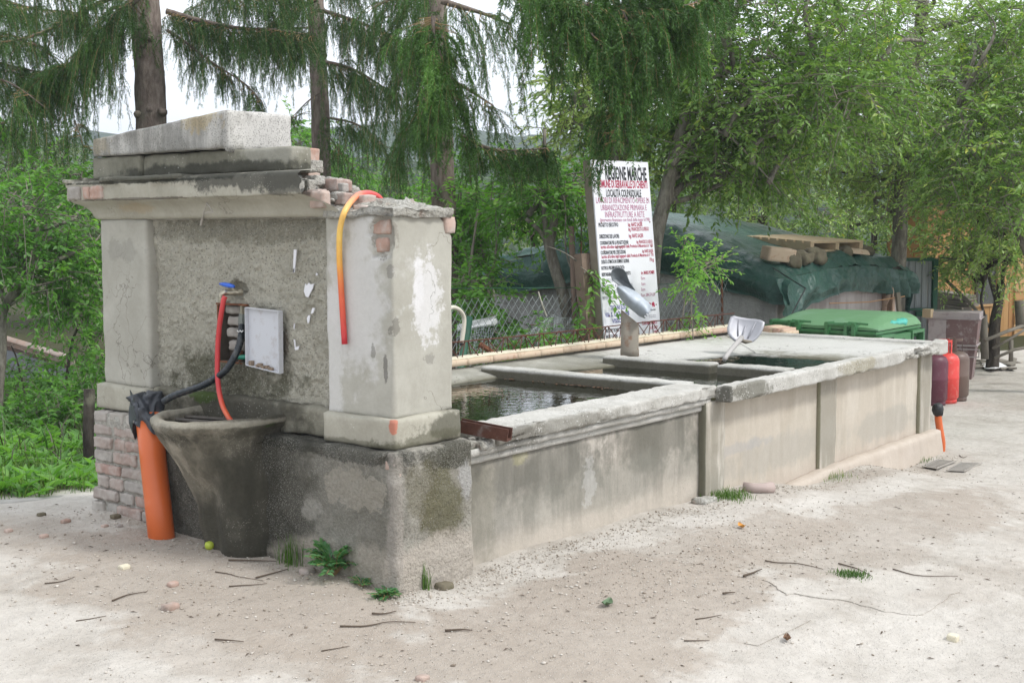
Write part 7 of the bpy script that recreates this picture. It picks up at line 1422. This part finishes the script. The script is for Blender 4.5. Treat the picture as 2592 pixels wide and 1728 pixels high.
# pebbles and crumbs
ico = np.array([(0, 0, 1), (.894, 0, .447), (.276, .851, .447), (-.724, .526, .447), (-.724, -.526, .447), (.276, -.851, .447), (.724, .526, -.447), (-.276, .851, -.447), (-.894, 0, -.447), (-.276, -.851, -.447), (.724, -.526, -.447), (0, 0, -1)])
icf = np.array([(0, 1, 2), (0, 2, 3), (0, 3, 4), (0, 4, 5), (0, 5, 1), (1, 6, 2), (2, 7, 3), (3, 8, 4), (4, 9, 5), (5, 10, 1), (6, 7, 2), (7, 8, 3), (8, 9, 4), (9, 10, 5), (10, 6, 1), (11, 7, 6), (11, 8, 7), (11, 9, 8), (11, 10, 9), (11, 6, 10)])
def pebbles(name, P, s, mat, flat=.6):
    n = len(P); sc = s[:, None, None]*(1+.35*rng.normal(size=(n, 12, 1)).clip(-1, 1))*np.array([1, 1, flat])*rng.uniform(.7, 1.3, (n, 1, 3)); a = rng.random(n)*6.28; c, s_ = np.cos(a)[:, None], np.sin(a)[:, None]; V = ico[None]*sc
    V = np.stack([V[..., 0]*c-V[..., 1]*s_, V[..., 0]*s_+V[..., 1]*c, V[..., 2]], 2)+P[:, None]; F = (icf[None]+np.arange(n)[:, None, None]*12).reshape(-1, 3); o = mk(name, V.reshape(-1, 3), F, mat, None, v=np.repeat(rng.random(n)*.98+.01, 12)); o['kind'] = 'stuff'
g = G('pebble'); c = g.ramp(g.attr(), [(0, (.22, .18, .14)), (.3, (.40, .35, .29)), (.65, (.50, .455, .40)), (1, (.58, .545, .49))]); m_peb = g.bsdf(c, .9, .15)
XY = []
def scat(n, f): XY.append(np.array([f() for _ in range(n)]))
scat(1500, lambda: (rnd.uniform(.5, 3.2), -abs(rnd.gauss(0, .13))-.0)); scat(1000, lambda: (rnd.uniform(3.0, 6.0), -.06-abs(rnd.gauss(0, .14)))); scat(500, lambda: (rnd.uniform(-.1, .6), -abs(rnd.gauss(0, .10)))); scat(450, lambda: (-abs(rnd.gauss(0, .10)), rnd.uniform(-.1, 2.2))); scat(900, lambda: (rnd.gauss(1.0, .8), rnd.gauss(-.7, .5))); scat(1000, lambda: (rnd.uniform(-1.6, 6), rnd.uniform(-2.4, 0)))
scat(500, lambda: (rnd.uniform(-1.6, .0), rnd.uniform(0, 3.))); scat(1800, lambda: (rnd.gauss(1.2, .9), rnd.gauss(-.65, .3))); scat(1200, lambda: (rnd.gauss(-.45, .35), rnd.gauss(.7, .8)))
XY = np.concatenate(XY); ok = ~((XY[:, 0] > -.01) & (XY[:, 0] < .49) & (XY[:, 1] > -.01)); ok &= ~((XY[:, 0] > .48) & (XY[:, 1] > .05)); XY = XY[ok]; s = np.clip(rng.lognormal(-5.85, .40, len(XY)), .0015, .009); P = np.stack([XY[:, 0], XY[:, 1], gz(XY[:, 0], XY[:, 1])+s*.15+.002], 1)
pebbles('pebbles', P, s, m_peb)
n = 1500; XY = np.stack([rng.uniform(-1.6, 6.5, n), rng.uniform(-2.6, 2.8, n)], 1); ok = ~((XY[:, 0] > -.03) & (XY[:, 1] > -.06)); XY = XY[ok]; n = len(XY); P = np.stack([XY[:, 0], XY[:, 1], gz(XY[:, 0], XY[:, 1])+.004], 1); a = rng.random(n)*6.28; D_ = np.stack([np.cos(a), np.sin(a), 0*a], 1); Lf = .008+.03*rng.random(n)**2.5; V, F = leaves(P, D_, np.tile([0, 0, 1.], (n, 1))+randunit(n)*.3, Lf, np.minimum(.008, Lf*.3)); o = mk('leaf_litter', V, F, m_tw, None, v=None); o['kind'] = 'stuff'
